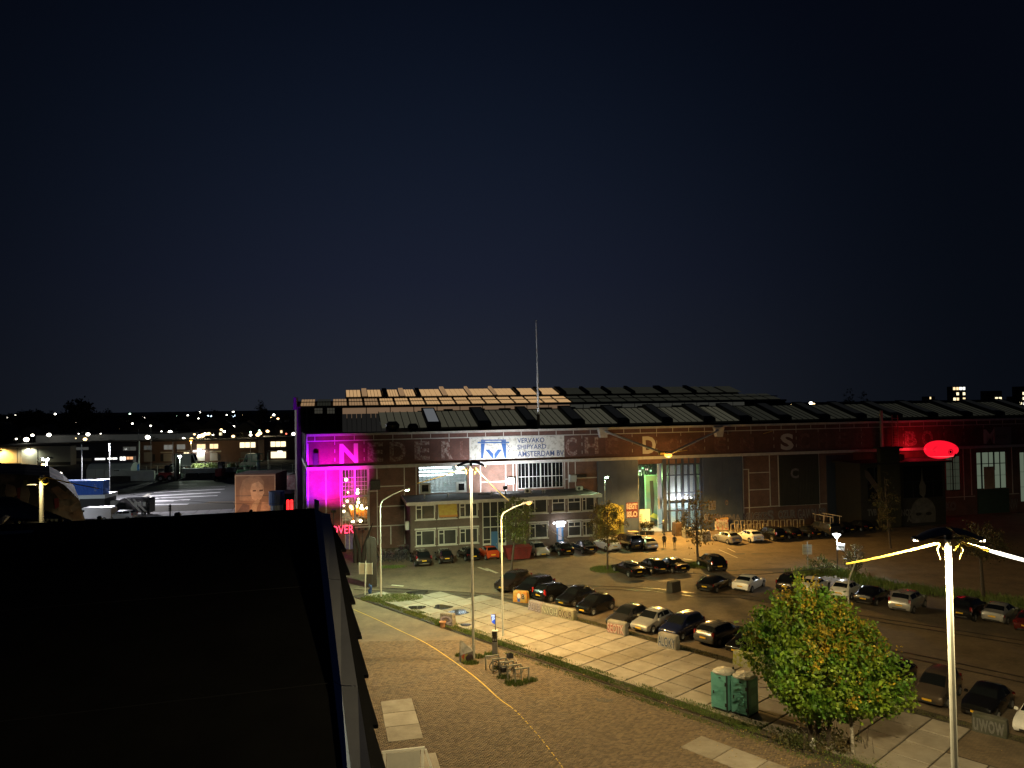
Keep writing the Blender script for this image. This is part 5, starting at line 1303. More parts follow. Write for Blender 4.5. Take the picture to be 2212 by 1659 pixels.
ent = rc(2, 2, 1095, 1312, 690, 1284); cur = rc(2, 2, 1318, 1640, 690, 1270)
wg = rc(3, 2, 1805, 2062, 585, 905); wk = rc(3, 2, 1540, 1665, 620, 920); wr_ = rc(3, 2, 2180, 2600, 580, 1010)
ent = (ent[0], ent[1], -.05, min(ent[3], 10.1)); cur = (cur[0], cur[1], -.02, min(cur[3], 10.1))
door1 = rc(1, 2, 770, 845, 1290, 1440); door1 = (door1[0], door1[1], -.02, door1[3])
holes = [w1, w2, w3, ent, cur, wg, wk, wr_, door1]
def wall_holes(b, s0, s1, z0, z1, holes, y=0.0, dep=.45):
    xs = sorted({s0, s1} | {h for q in holes for h in q[:2] if s0 < h < s1}); zs = sorted({z0, z1} | {h for q in holes for h in q[2:] if z0 < h < z1})
    for a, c in zip(xs[:-1], xs[1:]):
        run = None
        for p, q in zip(zs[:-1], zs[1:]):
            mxx, mz = (a + c) / 2, (p + q) / 2
            if any(h[0] < mxx < h[1] and h[2] < mz < h[3] for h in holes): continue
            b.quad((a, y, p), (c, y, p), (c, y, q), (a, y, q))
    for a, c, p, q in holes:
        b.quad((a, y, p), (a, y + dep, p), (a, y + dep, q), (a, y, q)); b.quad((c, y + dep, p), (c, y, p), (c, y, q), (c, y + dep, q))
        b.quad((a, y, q), (a, y + dep, q), (c, y + dep, q), (c, y, q)); b.quad((a, y + dep, p), (a, y, p), (c, y, p), (c, y + dep, p))
b = MB(); wall_holes(b, 0, SEND, -.1, ZL - .2, holes); b.build('wall', BRICK, hall)
b = MB(); b.quad((0, 0, ZL + .2), (SEND, 0, ZL + .2), (SEND, 0, ZP - .3), (0, 0, ZP - .3)); b.build('frieze', BRICKD, hall)
# left flank, slightly splayed
sk = -.075
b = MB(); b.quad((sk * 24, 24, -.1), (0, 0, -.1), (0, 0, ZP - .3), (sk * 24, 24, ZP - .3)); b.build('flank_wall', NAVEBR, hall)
b = MB()
for y in (0.6, 6, 12, 18, 23.5):
    b = MB(); b.box(sk * y - .12, sk * y + .02, y - .15, y + .15, -.05, ZP - .3); b.build('flank_post', WHITE, hall)
b = MB(); b.prism([(sk * 24 - .1, 24, ZL - .2), (-.12, 0.05, ZL - .2), (-.12, 0.05, ZL + .2), (sk * 24 - .1, 24, ZL + .2)], (.11, 0, 0)); b.build('flank_beam', WHITE, hall)
# white steel lines
b = MB(); b.box(-.12, SEND, -.25, .12, ZP - .3, ZP); b.build('parapet_beam', WHITE, hall)
b = MB(); b.box(-.05, SEND, -.06, .0, ZP - .98, ZP - .86); b.build('frieze_line', WHITE, hall)
b = MB(); b.box(-.1, SEND, -.42, .0, ZL - .2, ZL + .2); b.build('ledge', WHITE, hall)
s_ = .9; k = 0
while s_ < SEND:
    b = MB(); b.box(s_ - .04, s_ + .04, -.05, .0, ZP - .86, ZP - .3); b.build('frieze_post', WHITE, hall); s_ += 2.45
k = 3.35
for i in range(30):
    for z in (11.3, 12.4, 13.4):
        b = MB(); b.box(k - .03, k + .03, -.02, .0, z, z + .45); b.build('anchor_strip', WHITE, hall) if i % 1 == 0 else None
    k += 2.45 * 1.5
def post(i, j, X, Y0, Y1, w=.12, nm='frame_post', top=None):
    s = fz(T(i, j, X, (Y0 + Y1) / 2))[0]; z0 = fz(T(i, j, X, Y1))[1]; z1 = fz(T(i, j, X, Y0))[1]
    z1 = min(z1, ZL - .2) if z1 < ZP - 1.5 else z1
    if abs(z1 - (ZL - .2)) < .6: z1 = ZL - .2
    b = MB(); b.box(s - w / 2, s + w / 2, -.06, 0, max(z0, -.05), z1); b.build(nm, WHITE, hall)
def beam(i, j, X0, X1, Y, w=.12):
    s0, s1 = fz(T(i, j, X0, Y))[0], fz(T(i, j, X1, Y))[0]; z = fz(T(i, j, (X0 + X1) / 2, Y))[1]
    b = MB(); b.box(s0, s1, -.055, -.002, z - w / 2, z + w / 2); b.build('frame_beam', WHITE, hall)
for a in [(1, 2, 451, 515, 1100), (1, 2, 605, 735, 1120), (1, 2, 730, 735, 1225), (1, 2, 976, 720, 1380), (1, 2, 1048, 715, 1390), (1, 2, 1284, 705, 1380), (1, 2, 1384, 700, 965), (1, 2, 1165, 1228, 1385), (1, 2, 1848, 690, 945), (1, 2, 1940, 690, 940), (1, 2, 2157, 680, 935),
          (2, 2, 455, 665, 910), (2, 2, 487, 660, 905), (2, 2, 547, 660, 905), (2, 2, 38, 680, 930), (2, 2, 10, 680, 930), (2, 2, 1997, 625, 1180), (2, 2, 2048, 740, 1180), (2, 2, 2230, 765, 1060), (3, 2, 15, 610, 1060), (3, 2, 90, 610, 1060), (3, 2, 441, 605, 1175), (3, 2, 1690, 575, 1000), (3, 2, 1755, 575, 960), (3, 2, 2110, 575, 950)]:
    post(*a)
for a in [(1, 2, 1048, 1284, 882), (1, 2, 1048, 1284, 1055), (1, 2, 850, 1300, 1227), (1, 2, 976, 1048, 925), (1, 2, 1940, 2157, 845), (2, 2, 455, 487, 822), (2, 2, 547, 735, 810), (2, 2, 1997, 2048, 738), (2, 2, 2048, 2230, 765), (2, 2, 2048, 2230, 912), (2, 2, 1997, 2230, 1065), (3, 2, 0, 510, 1045), (3, 2, 1540, 1790, 975), (3, 2, 2080, 2170, 948)]:
    beam(*a)
def window(parent, r, y, vb, hb, fw_=.09, bw_=.045, fm=None, glass=None, dep=.1, nm='window', label=None):
    """r: s0, s1, z0, z1; vb, hb: bar positions 0..1 (with optional range)"""
    s0, s1, z0, z1 = r; fm = fm or WHITE
    b = MB()
    b.box(s0, s0 + fw_, y, y + dep, z0, z1); b.box(s1 - fw_, s1, y, y + dep, z0, z1)
    b.box(s0 + fw_, s1 - fw_, y, y + dep, z0, z0 + fw_); b.box(s0 + fw_, s1 - fw_, y, y + dep, z1 - fw_, z1)
    o = b.build(nm, fm, parent)
    if label: o['label'] = label
    for q in vb:
        t, w, a, c = q if isinstance(q, tuple) else (q, bw_, 0, 1)
        x = s0 + (s1 - s0) * t; b = MB(); b.box(x - w / 2, x + w / 2, y + .01, y + dep - .015, z0 + (z1 - z0) * a + fw_ * (a == 0), z0 + (z1 - z0) * c - fw_ * (c == 1)); b.build('mullion', fm, o)
    for q in hb:
        t, w, a, c = q if isinstance(q, tuple) else (q, bw_, 0, 1)
        z = z0 + (z1 - z0) * t; b = MB(); b.box(s0 + (s1 - s0) * a + fw_ * (a == 0), s0 + (s1 - s0) * c - fw_ * (c == 1), y + .013, y + dep - .012, z - w / 2, z + w / 2); b.build('transom', fm, o)
    if glass:
        b = MB(); b.box(s0 + fw_ * .5, s1 - fw_ * .5, y + dep * .5, y + dep * .5 + .012, z0 + fw_ * .5, z1 - fw_ * .5); b.build('pane', glass, o)
    return o
# tall pink-lit window with hanging bulbs behind
window(hall, w1, .12, [(.5, .26, 0, 1), .14, .27, .39, .62, .74, .87], [(.515, .22, 0, 1), .14, .28, .40, .63, .70, .77, .85], glass=CGLASS)
def room(nm, r, dep, mat, floor=None, y0=.46):
    s0, s1, z0, z1 = r; y1 = y0 + dep
    b = MB(); b.quad((s0, y1, z0), (s1, y1, z0), (s1, y1, z1), (s0, y1, z1)); b.quad((s0, y0, z0), (s0, y1, z0), (s0, y1, z1), (s0, y0, z1)); b.quad((s1, y1, z0), (s1, y0, z0), (s1, y0, z1), (s1, y1, z1))
    b.quad((s0, y0, z1), (s0, y1, z1), (s1, y1, z1), (s1, y0, z1)); b.quad((s0, y0, z0), (s1, y0, z0), (s1, y1, z0), (s0, y1, z0), )
    return b.build(nm, mat, hall)
room('bar_room', (w1[0] - .6, w1[1] + .6, w1[2] - .5, w1[3] + .4), 3.4, pm('bar_room_wall', (.22, .13, .07), (.12, .07, .05), 1.2))
OB = pm('orange_banner', (.75, .25, .03), rough=.7); GB = pm('grey_banner', (.25, .25, .28), rough=.7)
ws = w1[1] - w1[0]; wz = w1[3] - w1[2]
for a, c, y, m_ in (([(.02, .05), (.02, .2), (.2, .21), (.48, .04)], None, 2.2, GB), ([(.28, .30), (.46, .3), (.46, .04), (.40, .06)], None, 2.0, OB), ([(.55, .16), (.55, .30), (.98, .22), (.98, .06)], None, 2.1, OB), ([(.55, .10), (.85, .02), (.55, .01)], None, 2.3, GB)):
    b = MB(); b.prism([(w1[0] + ws * p, y, w1[2] + wz * q) for p, q in a], (0, .05, 0)); b.build('hanging_banner', m_, hall)
BULB = emit('warm_bulb', (1, .78, .42), 14)
for k, (X, Y) in enumerate([(795, 935), (880, 915), (878, 945), (886, 1000), (790, 1022), (820, 1060), (830, 1085), (875, 1060), (885, 1030), (868, 1085), (760, 1100), (912, 1075), (930, 1085), (960, 1080), (780, 835), (830, 1190), (845, 1192), (905, 1188), (700 + 60, 1060), (915, 1060)]):
    s, z = fz(T(1, 2, X, Y), 1.4); b = MB(); b.ball((s, 1.4 + (k % 5) * .3, z), .12 + .05 * (k % 3), 8); bo = b.build('pendant_bulb', BULB, hall)
    b = MB(); b.cyl((s, 1.4 + (k % 5) * .3, z + .1), (s, 1.4 + (k % 5) * .3, w1[3] + .3), .012, n=4); b.build('cord', DARKM, bo)
lamp('bar_light', 'POINT', ((w1[0] + w1[1]) / 2, 1.6, w1[2] + 2.2), (1, .6, .25), 300, hall, .5)
# entrance door under it and the neon letters
b = MB(); b.box(door1[0], door1[1], .35, .42, 0, door1[3]); d_ = b.build('entrance_door', pm('door_lilac_glass', (.3, .28, .5), (.12, .1, .3), 1.5, rough=.25), hall)
for x in (0, .5, 1):
    b = MB(); x_ = door1[0] + (door1[1] - door1[0]) * x; b.box(x_ - .06, x_ + .06, .26, .345, 0, door1[3]); b.build('door_post', WHITE, d_)
NEON = emit('red_neon', (1.0, .04, .10), 5.0)
sn, zn = fz(T(1, 2, 690, 1295), -.5)
sn2, zn2 = fz(T(1, 2, 842, 1238), -.5)
neon = tag(text_mesh('OVER', 1, NEON, 'neon_sign', None, (0, 0, 0), (0, 0, 0), width=(sn2 - sn) * 1.25, height=1.0, bold=-.01, ext=.03), 'red neon lettering over the pink lit entrance, partly hidden by the black roof', 'neon sign')
q = fw(sn2 - (sn2 - sn) * 1.25, -.5, zn); neon.location = q; neon.rotation_euler = (R(90), 0, FANG)
# office window with fluorescent light
window(hall, w2, .12, [.25, .5, .75, .08, .165, .335, .42, .585, .665, .835, .915], [.34, .5, .66, .83], fm=pm('grey_window_steel', (.3, .3, .3), rough=.5), glass=CGLASS)
room('office_room', (w2[0] - .3, w2[1] + .3, w2[2] - .2, w2[3] + .3), 4.0, pm('office_wall', (.42, .44, .43), (.3, .32, .32), .8))
FLUO = emit('fluorescent_tube', (.88, .97, 1.0), 9)
f0 = fz(T(1, 2, 1410, 790), 2.0); f1 = fz(T(1, 2, 1690, 790), 2.0)
for k, (a, c, z) in enumerate(((0, .72, .62), (.0, .72, .75), (.0, .70, .88), (.78, .98, .66), (.8, .98, .84))):
    b = MB(); s0_ = f0[0] + (w2[1] - w2[0]) * a; s1_ = f0[0] + (w2[1] - w2[0]) * c * .98; z_ = w2[2] + (w2[3] - w2[2]) * z
    b.box(s0_, s1_, 2.0 + k * .12, 2.1 + k * .12, z_ - .10, z_ + .10); b.build('light_tube', FLUO, hall)
for x in ((.02, .24), (.77, .98)):
    b = MB(); a, c = w2[0] + (w2[1] - w2[0]) * x[0], w2[0] + (w2[1] - w2[0]) * x[1]
    b.bev(a, c, .02, .115, w2[2] + .05, w2[2] + (w2[3] - w2[2]) * .40, .02); pn = b.build('blind_panel', pm('blind_panel_grey', (.42, .46, .44), rough=.6), hall)
    b = MB(); b.bev(a + .3, c - .25, .005, .02, w2[2] + .3, w2[2] + (w2[3] - w2[2]) * .33, .01); b.build('inner_pane', DGLASS, pn)
lamp('office_light', 'AREA', ((w2[0] + w2[1]) / 2, 1.2, w2[3] - .4), COOL, 260, hall, aim=((w2[0] + w2[1]) / 2, 2.0, w2[2])).data.size = 2.5
# barred window under the sign
window(hall, w3, .1, [(.5, .16, 0, 1), (.245, .14, 0, 1), (.75, .14, 0, 1), .08, .165, .33, .415, .585, .665, .835, .915], [(.44, .08, 0, 1)], fm=WHITE, glass=DGLASS)
b = MB(); b.box(w3[0] - .12, w3[1] + .12, -.1, .09, w3[3], w3[3] + .12); b.build('lintel', WHITE, hall)
# wall-mounted boxes
def wbox(i, j, X0, X1, Y0, Y1, mat, nm, dep=.7):
    s0, s1, z0, z1 = rc(i, j, X0, X1, Y0, Y1, -dep * .5)
    b = MB(); b.prism([(s0, -.06, z1), (s0, -dep, z1 - .05), (s0, -dep * .8, z0 + .1), (s0, -.06, z0)], (s1 - s0, 0, 0)); return b.build(nm, mat, hall)
wbox(1, 2, 988, 1072, 828, 918, DARKM, 'ventilation_hood', .9)
wbox(1, 2, 2168, 2230, 805, 870, pm('hood_pale', (.5, .56, .56), rough=.4), 'ventilation_hood', .8)
wbox(2, 2, 500, 552, 785, 850, pm('hood_pale', (.5, .56, .56)), 'ventilation_hood', .8)
wbox(2, 2, 552, 640, 782, 808, DARKM, 'duct', .8)
s, z = fz(T(1, 2, 520, 700), -.3); b = MB(); b.bev(s - .35, s + .3, -.5, -.1, z, z + 1.55, .04); b.build('speaker_box', DARKM, hall)
# big faded letters
def wornpaint(name, a, bcol, sc, t0, t1):
    return pm(name, a, bcol, sc, rough=.85, thr=(t0, t1), detail=8)
LET_S = wornpaint('letter_paint', (.34, .22, .19), (.60, .57, .53), 2.0, .22, .36)
LET_F = wornpaint('letter_paint_faded', (.18, .075, .06), (.42, .35, .31), 2.6, .42, .60)
LET_G = wornpaint('letter_paint_ghost', (.15, .065, .052), (.26, .17, .14), 2.2, .45, .7)
def letter(ch, i, j, X0, X1, Y0, Y1, mt):
    s0, s1, z0, z1 = rc(i, j, X0, X1, Y0, Y1); z0 = max(z0, ZL + .45)
    text_mesh(ch, 1, mt, 'wall_letter', hall, (s0, -.014, z0), (R(90), 0, 0), width=s1 - s0, height=min(z1 - z0, 2.75), bold=.035, ext=.012)
for ch, i, j, X0, X1, Y0, Y1, mt in [('N', 1, 2, 722, 882, 515, 684, LET_S), ('E', 1, 2, 965, 1098, 505, 672, LET_F), ('D', 1, 2, 1155, 1296, 500, 668, LET_F), ('E', 1, 2, 1370, 1500, 495, 655, LET_F), ('R', 1, 2, 1602, 1700, 492, 650, LET_F), ('L', 1, 2, 1762, 1838, 490, 648, LET_G),
                                     ('C', 2, 2, 462, 560, 462, 622, LET_F), ('H', 2, 2, 628, 745, 458, 605, LET_F), ('E', 2, 2, 808, 925, 462, 605, LET_G), ('D', 2, 2, 1128, 1242, 452, 602, LET_S), ('O', 2, 2, 1340, 1450, 470, 592, LET_G), ('K', 2, 2, 1530, 1640, 470, 590, LET_G), ('E', 2, 2, 1750, 1850, 462, 588, LET_G), ('N', 2, 2, 1970, 2090, 460, 585, LET_G),
                                     ('S', 3, 2, 108, 220, 428, 572, LET_S), ('C', 3, 2, 262, 362, 425, 560, LET_G), ('H', 3, 2, 430, 512, 425, 555, LET_G), ('E', 3, 2, 582, 690, 420, 545, LET_G), ('E', 3, 2, 740, 842, 420, 545, LET_G), ('P', 3, 2, 890, 975, 415, 540, LET_G), ('S', 3, 2, 1070, 1130, 412, 540, LET_G), ('B', 3, 2, 1182, 1285, 405, 540, LET_F), ('O', 3, 2, 1330, 1425, 400, 535, LET_F), ('U', 3, 2, 1470, 1545, 400, 530, LET_G), ('W', 3, 2, 1590, 1690, 400, 530, LET_G), ('M', 3, 2, 1862, 1972, 392, 530, LET_S)]:
    letter(ch, i, j, X0, X1, Y0, Y1, mt)
sg = rc(3, 2, 1952, 2098, 372, 524); sg = (sg[0], sg[1], max(sg[2], ZL + .3), sg[3])
b = MB(); b.box(sg[0], sg[1], -.1, -.0, sg[2], min(sg[3], ZP - 1.0)); pn = b.build('notice_panel', pm('notice_panel_grey', (.22, .21, .2), rough=.7), hall)
text_mesh('NDSM', 1, pm('notice_text', (.1, .09, .09), rough=.7), 'notice_lettering', pn, (sg[0] + .4, -.104, sg[3] - 1.7), (R(90), 0, 0), width=(sg[1] - sg[0]) * .6, height=.5, ext=.004)
# painted sign: pale board with blue gantry mark and three lines of lettering
K1 = crop(1800, 1700, 4.389)
a0 = fz(K1(212, 270)); a1 = fz(K1(1850, 250))
S0, S1, Z0_, Z1_ = a0[0], a1[0], fz(K1(1000, 462))[1], fz(K1(1000, 72))[1]
b = MB(); b.box(S0, S1, -.03, -.001, Z0_, Z1_); sign = b.build('painted_sign', wornpaint('sign_white_paint', (.33, .32, .26), (.62, .61, .56), 2.2, .36, .5), hall)
BLUE = wornpaint('sign_blue_paint', (.05, .14, .36), (.035, .10, .30), 3, .3, .6); BLUET = wornpaint('sign_letter_paint', (.30, .32, .36), (.06, .09, .20), 3.2, .30, .42)
def sp_(X, Y):
    return S0 + (X - 212) / 1638 * (S1 - S0), Z0_ + (462 - (Y + (X - 212) * .018)) / 390 * (Z1_ - Z0_)
def patch(pts, mt, nm):
    b = MB(); b.prism([(sp_(X, Y)[0], -.03, sp_(X, Y)[1]) for X, Y in pts], (0, -.014, 0)); b.build(nm, mt, sign)
patch([(405, 118), (835, 118), (835, 138), (405, 138)], BLUE, 'gantry_top'); patch([(350, 158), (890, 158), (890, 180), (350, 180)], BLUE, 'gantry_beam')
patch([(405, 184), (472, 184), (440, 440), (405, 440)], BLUE, 'gantry_leg'); patch([(755, 184), (835, 184), (835, 440), (805, 440)], BLUE, 'gantry_leg')
patch([(405, 141), (485, 141), (480, 156), (405, 156)], BLUE, 'gantry_corner'); patch([(755, 141), (835, 141), (835, 156), (757, 156)], BLUE, 'gantry_corner')
patch([(480, 290), (545, 290), (616, 365), (616, 440), (596, 440)], BLUE, 'gantry_wedge'); patch([(760, 290), (690, 290), (632, 365), (632, 440), (650, 440)], BLUE, 'gantry_wedge')
patch([(622, 184), (634, 184), (630, 225), (626, 225)], BLUE, 'gantry_hook')
for k, Y in enumerate((268, 345, 415)):
    x_, z_ = sp_(848, Y); text_mesh('X', 1, BLUET, 'sign_letter', sign, (x_, -.036, z_), (R(90), 0, 0), width=.42, height=.46, bold=-.01, ext=.004)
for w, X0, X1, Y0, Y1 in (('VERVAKO', 1028, 1500, 92, 190), ('SHIPYARD', 1028, 1532, 206, 302), ('AMSTERDAM BV', 1030, 1842, 318, 432)):
    x_, z_ = sp_(X0, Y1 - 10); x2, z2 = sp_(X1, Y0 - 10)
    text_mesh(w, 1, BLUET, 'sign_lettering', sign, (x_, -.036, z_), (R(90), 0, R(-.0)), width=x2 - x_, height=(sp_(X0, Y0)[1] - sp_(X0, Y1)[1]) * .84, bold=.015, ext=.004)
# blue sliding doors, entrance and glass front
BLUED = pm('blue_door_paint', (.075, .10, .155), (.055, .075, .12), .6, rough=.5)
d1 = rc(2, 2, 738, 1092, 655, 1284, -.2); d2 = rc(2, 2, 1650, 1990, 630, 1240, -.2)
for r_ in (d1, d2):
    n = 6
    for k in range(n):
        a = r_[0] + (r_[1] - r_[0]) * k / n; c = r_[0] + (r_[1] - r_[0]) * (k + 1) / n - .012
        b = MB(); b.box(a, c, -.32, -.18, .02, ZL - .22); b.build('sliding_door_panel', BLUED, hall)
q = rc(2, 2, 738, 965, 1050, 1250, -.3)
b = MB(); b.box(q[0], q[1], -.335, -.325, .02, q[3]); mu = b.build('door_mural', pm('mural_olive', (.13, .14, .035), (.10, .115, .03), 1.2, rough=.7), hall)
c_ = fz(T(2, 2, 870, 1150), -.33); b = MB(); b.prism([(c_[0] + 1.7 * math.cos(a), -.336, c_[1] + 1.9 * math.sin(a)) for a in [k * math.pi / 12 for k in range(24)] if c_[1] + 1.9 * math.sin(a) > .1], (0, -.01, 0)); b.build('yellow_disc', pm('mural_yellow', (.5, .38, .06), (.42, .36, .08), 1.5, rough=.7), mu)
q = rc(2, 2, 985, 1092, 1010, 1155, -.3)
b = MB(); b.box(q[0], q[1] - .1, -.35, -.34, q[2], q[3] - .2); gp_ = b.build('graffiti_panel', pm('graffiti_dark_red', (.16, .02, .025), (.08, .02, .02), 2, rough=.7), mu)
for w, z in (('REGT', .52), ('ISLO', .05)):
    text_mesh(w, 1, pm('graffiti_white', (.62, .6, .58), rough=.7), 'graffiti', gp_, (q[0] + .1, -.356, q[2] + (q[3] - q[2]) * z), (R(90), 0, 0), width=(q[1] - q[0]) * .86, height=(q[3] - q[2]) * .33, bold=.05, ext=.003)
    text_mesh(w, 1, MATS['graffiti_dark_red'], 'graffiti', gp_, (q[0] + .16, -.362, q[2] + (q[3] - q[2]) * z + .07), (R(90), 0, 0), width=(q[1] - q[0]) * .82, height=(q[3] - q[2]) * .28, bold=-.005, ext=.003)
# wild sprayed lettering along the foot of the wall
SPR = [pm('wall_spray_%d' % k, c, tuple(x * .6 for x in c), 3, rough=.8) for k, c in enumerate([(.26, .25, .25), (.18, .17, .2), (.3, .27, .24), (.14, .10, .12)])]
gq = random.Random(2)
for k, (i, j, X0, X1, Y0, Y1, w) in enumerate([(2, 2, 1660, 1800, 1120, 1200, 'SOMA'), (2, 2, 1790, 1980, 1125, 1195, 'KEMA'), (2, 2, 1700, 1760, 1010, 1085, 'I'), (2, 2, 1840, 1870, 1000, 1050, 'O'), (2, 2, 2000, 2212, 1110, 1190, 'MUGKS'), (3, 2, 0, 60, 1090, 1190, 'S'), (3, 2, 95, 250, 1090, 1165, 'OZUR'), (3, 2, 260, 430, 1075, 1170, 'GAWM'), (3, 2, 445, 510, 1070, 1160, 'SP'), (3, 2, 540, 640, 1080, 1170, 'UDA'), (3, 2, 1440, 1640, 1020, 1100, 'BEZKO'), (3, 2, 2085, 2175, 990, 1090, 'NW')]):
    s0, s1, z0, z1 = rc(i, j, X0, X1, Y0, Y1, -.35); yy = -.34 if (i, X0) < (2, 1985) and i == 2 and X1 < 1995 else -.07
    text_mesh(w, 1, SPR[k % 4], 'graffiti', hall, (s0, yy - .01, max(z0, .1)), (R(90), 0, R(0)), width=s1 - s0, height=z1 - z0, bold=.06, ext=.003)
    text_mesh(w, 1, SPR[(k + 3) % 4], 'graffiti', hall, (s0 + .12, yy - .018, max(z0, .1) + .1), (R(90), 0, 0), width=s1 - s0 - .2, height=z1 - z0 - .2, bold=.0, ext=.003)
FR = pm('blue_steel_frame', (.045, .055, .085), rough=.45)
# inside the entrance
hallfl = pm('hall_floor', (.4, .4, .36), (.3, .3, .27), 1, rough=.6)
es0, es1 = ent[0] - 1.5, cur[1] + 1.0
b = MB(); b.quad((es0, .46, .03), (es1, .46, .03), (es1, 16, .03), (es0, 16, .03)); b.build('inside_floor', hallfl, hall)
b = MB(); b.quad((es0, 16, 0), (es1, 16, 0), (es1, 16, 11), (es0, 16, 11)); b.quad((es0, .46, 0), (es0, 16, 0), (es0, 16, 11), (es0, .46, 11)); b.quad((es1, 16, 0), (es1, .46, 0), (es1, .46, 11), (es1, 16, 11)); b.quad((es0, .46, 11), (es0, 16, 11), (es1, 16, 11), (es1, .46, 11)); b.build('inside_wall', pm('inside_wall_paint', (.34, .33, .30), (.2, .18, .16), .5), hall)
mp = rc(2, 2, 1148, 1306, 782, 1180, 5.0)
b = MB(); b.box(mp[0], mp[1] + .2, 5, 5.15, mp[2], mp[3]); mu = b.build('inside_mural', pm('mural_green_paint', (.16, .27, .17), (.34, .30, .16), .55, rough=.7, thr=(.35, .65)), hall)
b = MB(); b.box(mp[0], mp[0] + .18, 4.9, 4.995, mp[2], mp[3]); b.box(mp[0] + .18, mp[1], 4.9, 4.995, mp[3] - .15, mp[3]); b.build('mural_frame', pm('mural_frame_green', (.35, .6, .35), rough=.5), mu)
b = MB(); b.prism([(mp[0] + .8, 4.99, mp[3] - .9), (mp[0] + 1.35, 4.99, mp[3] - .9), (mp[0] + 1.5, 4.99, mp[3] - 4), (mp[0] + 1.2, 4.99, mp[3] - 6.4), (mp[0] + .9, 4.99, mp[3] - 4.6)], (0, -.02, 0)); b.build('painted_figure', pm('mural_brown', (.09, .055, .035), rough=.8), mu)
b = MB(); b.prism([(mp[0] + .5, 4.6, 1.5), (mp[1] - .3, 4.3, .7), (mp[1] - .5, 4.3, 1.3), (mp[0] + 1.2, 4.6, 2.0)], (0, .05, 0)); b.build('yellow_banner', pm('yellow_banner', (.6, .55, .08), rough=.6), hall)
for k in range(5):
    b = MB(); z = ent[3] - .35 - k * .42; b.box(ent[0], ent[1], 3.0 + k * .8, 3.12 + k * .8, z - .06, z + .06); b.build('truss_beam', DARKM, hall)
for k in range(9):
    x = ent[0] + (ent[1] - ent[0]) * (k + .5) / 9; b = MB(); b.box(x - .05, x + .05, 3.4, 3.5, ent[3] - 1.9, ent[3]); b.build('truss_post', DARKM, hall)
for k, c in enumerate([(.2, 1, .3), (1, .1, .1), (.9, 1, .9), (.3, 1, .4), (1, .7, .6), (.5, 1, .5)]):
    b = MB(); x = ent[0] + (ent[1] - ent[0]) * (.1 + .15 * k); b.box(x, x + .35, 3.6, 3.65, ent[3] - 1.0 - .2 * (k % 3), ent[3] - .8 - .2 * (k % 3)); b.build('stage_light', emit('stage_%d' % k, c, 2.0), hall)
lamp('entrance_green', 'POINT', ((ent[0] + ent[1]) / 2, 3.0, 7.6), (.55, 1, .35), 700, hall, .3)
lamp('entrance_white', 'POINT', ((ent[0] + ent[1]) / 2 - .5, 3.4, 3.2), (.9, 1, .8), 300, hall, .3)
# glass front: blue posts, pale drapes behind
cw = cur[1] - cur[0]
for t_, w in ((0.0, .55), (.13, .2), (.32, .16), (.49, .36), (.66, .16), (.83, .3), (1.0, .5)):
    x = cur[0] + cw * t_; b = MB(); b.box(x - w / 2, x + w / 2, -.12, .3, 0, ZL - .22); b.build('front_post', FR, hall)
zc = lambda Y: fz(T(2, 2, 1480, Y))[1]
for z, w in ((zc(692), .22), (zc(785), .14), (zc(938), .12), (zc(1090), .2), (.06, .14)):
    b = MB(); b.box(cur[0], cur[1], -.05, .22, z - w / 2, z + w / 2); b.build('front_beam', FR, hall)
tp = [0, .13, .32, .49, .66, .83, 1.0]; zp_ = [.06, zc(1090), zc(938), zc(785), zc(692)]
for a in range(6):
    for c in range(4):
        b = MB(); b.box(cur[0] + cw * tp[a] + .05, cur[0] + cw * tp[a + 1] - .05, .08, .1, zp_[c] + .05, zp_[c + 1] - .05); b.build('glass_pane', CGLASS, hall)
DRAPE = pm('pale_drape', (.50, .50, .52), (.4, .4, .43), .7, rough=.8); LOBBY = pm('lobby_wall', (.62, .68, .66), (.5, .56, .55), .9, rough=.6)
b = MB(); b.box(cur[0] - .2, cur[1] + .2, 1.9, 1.95, zc(1090), ZL); b.build('drape', DRAPE, hall)
b = MB(); b.box(cur[0] + .3, cur[1] + .3, 3.2, 3.25, .03, zc(1090) + .4); lw = b.build('lobby_wall', LOBBY, hall)
for x, z0, z1, m_ in ((.2, .6, 2.6, (.16, .16, .17)), (.55, .8, 2.9, (.3, .34, .34)), (.78, .4, 2.2, (.2, .2, .2))):
    b = MB(); b.box(cur[0] + cw * x, cur[0] + cw * x + .8, 3.1, 3.19, z0, z1); b.build('poster', pm('poster_%d' % int(x * 100), m_, rough=.6), lw)
lamp('lobby_light', 'AREA', ((cur[0] + cur[1]) / 2 + .5, 1.7, 3.6), (.82, 1, .97), 330, hall, aim=((cur[0] + cur[1]) / 2 + .5, 2.4, 0)).data.size = 4
lamp('drape_light', 'AREA', ((cur[0] + cur[1]) / 2, .55, 4.4), (.95, .93, .88), 420, hall, aim=((cur[0] + cur[1]) / 2, 1.6, 9)).data.size = 3
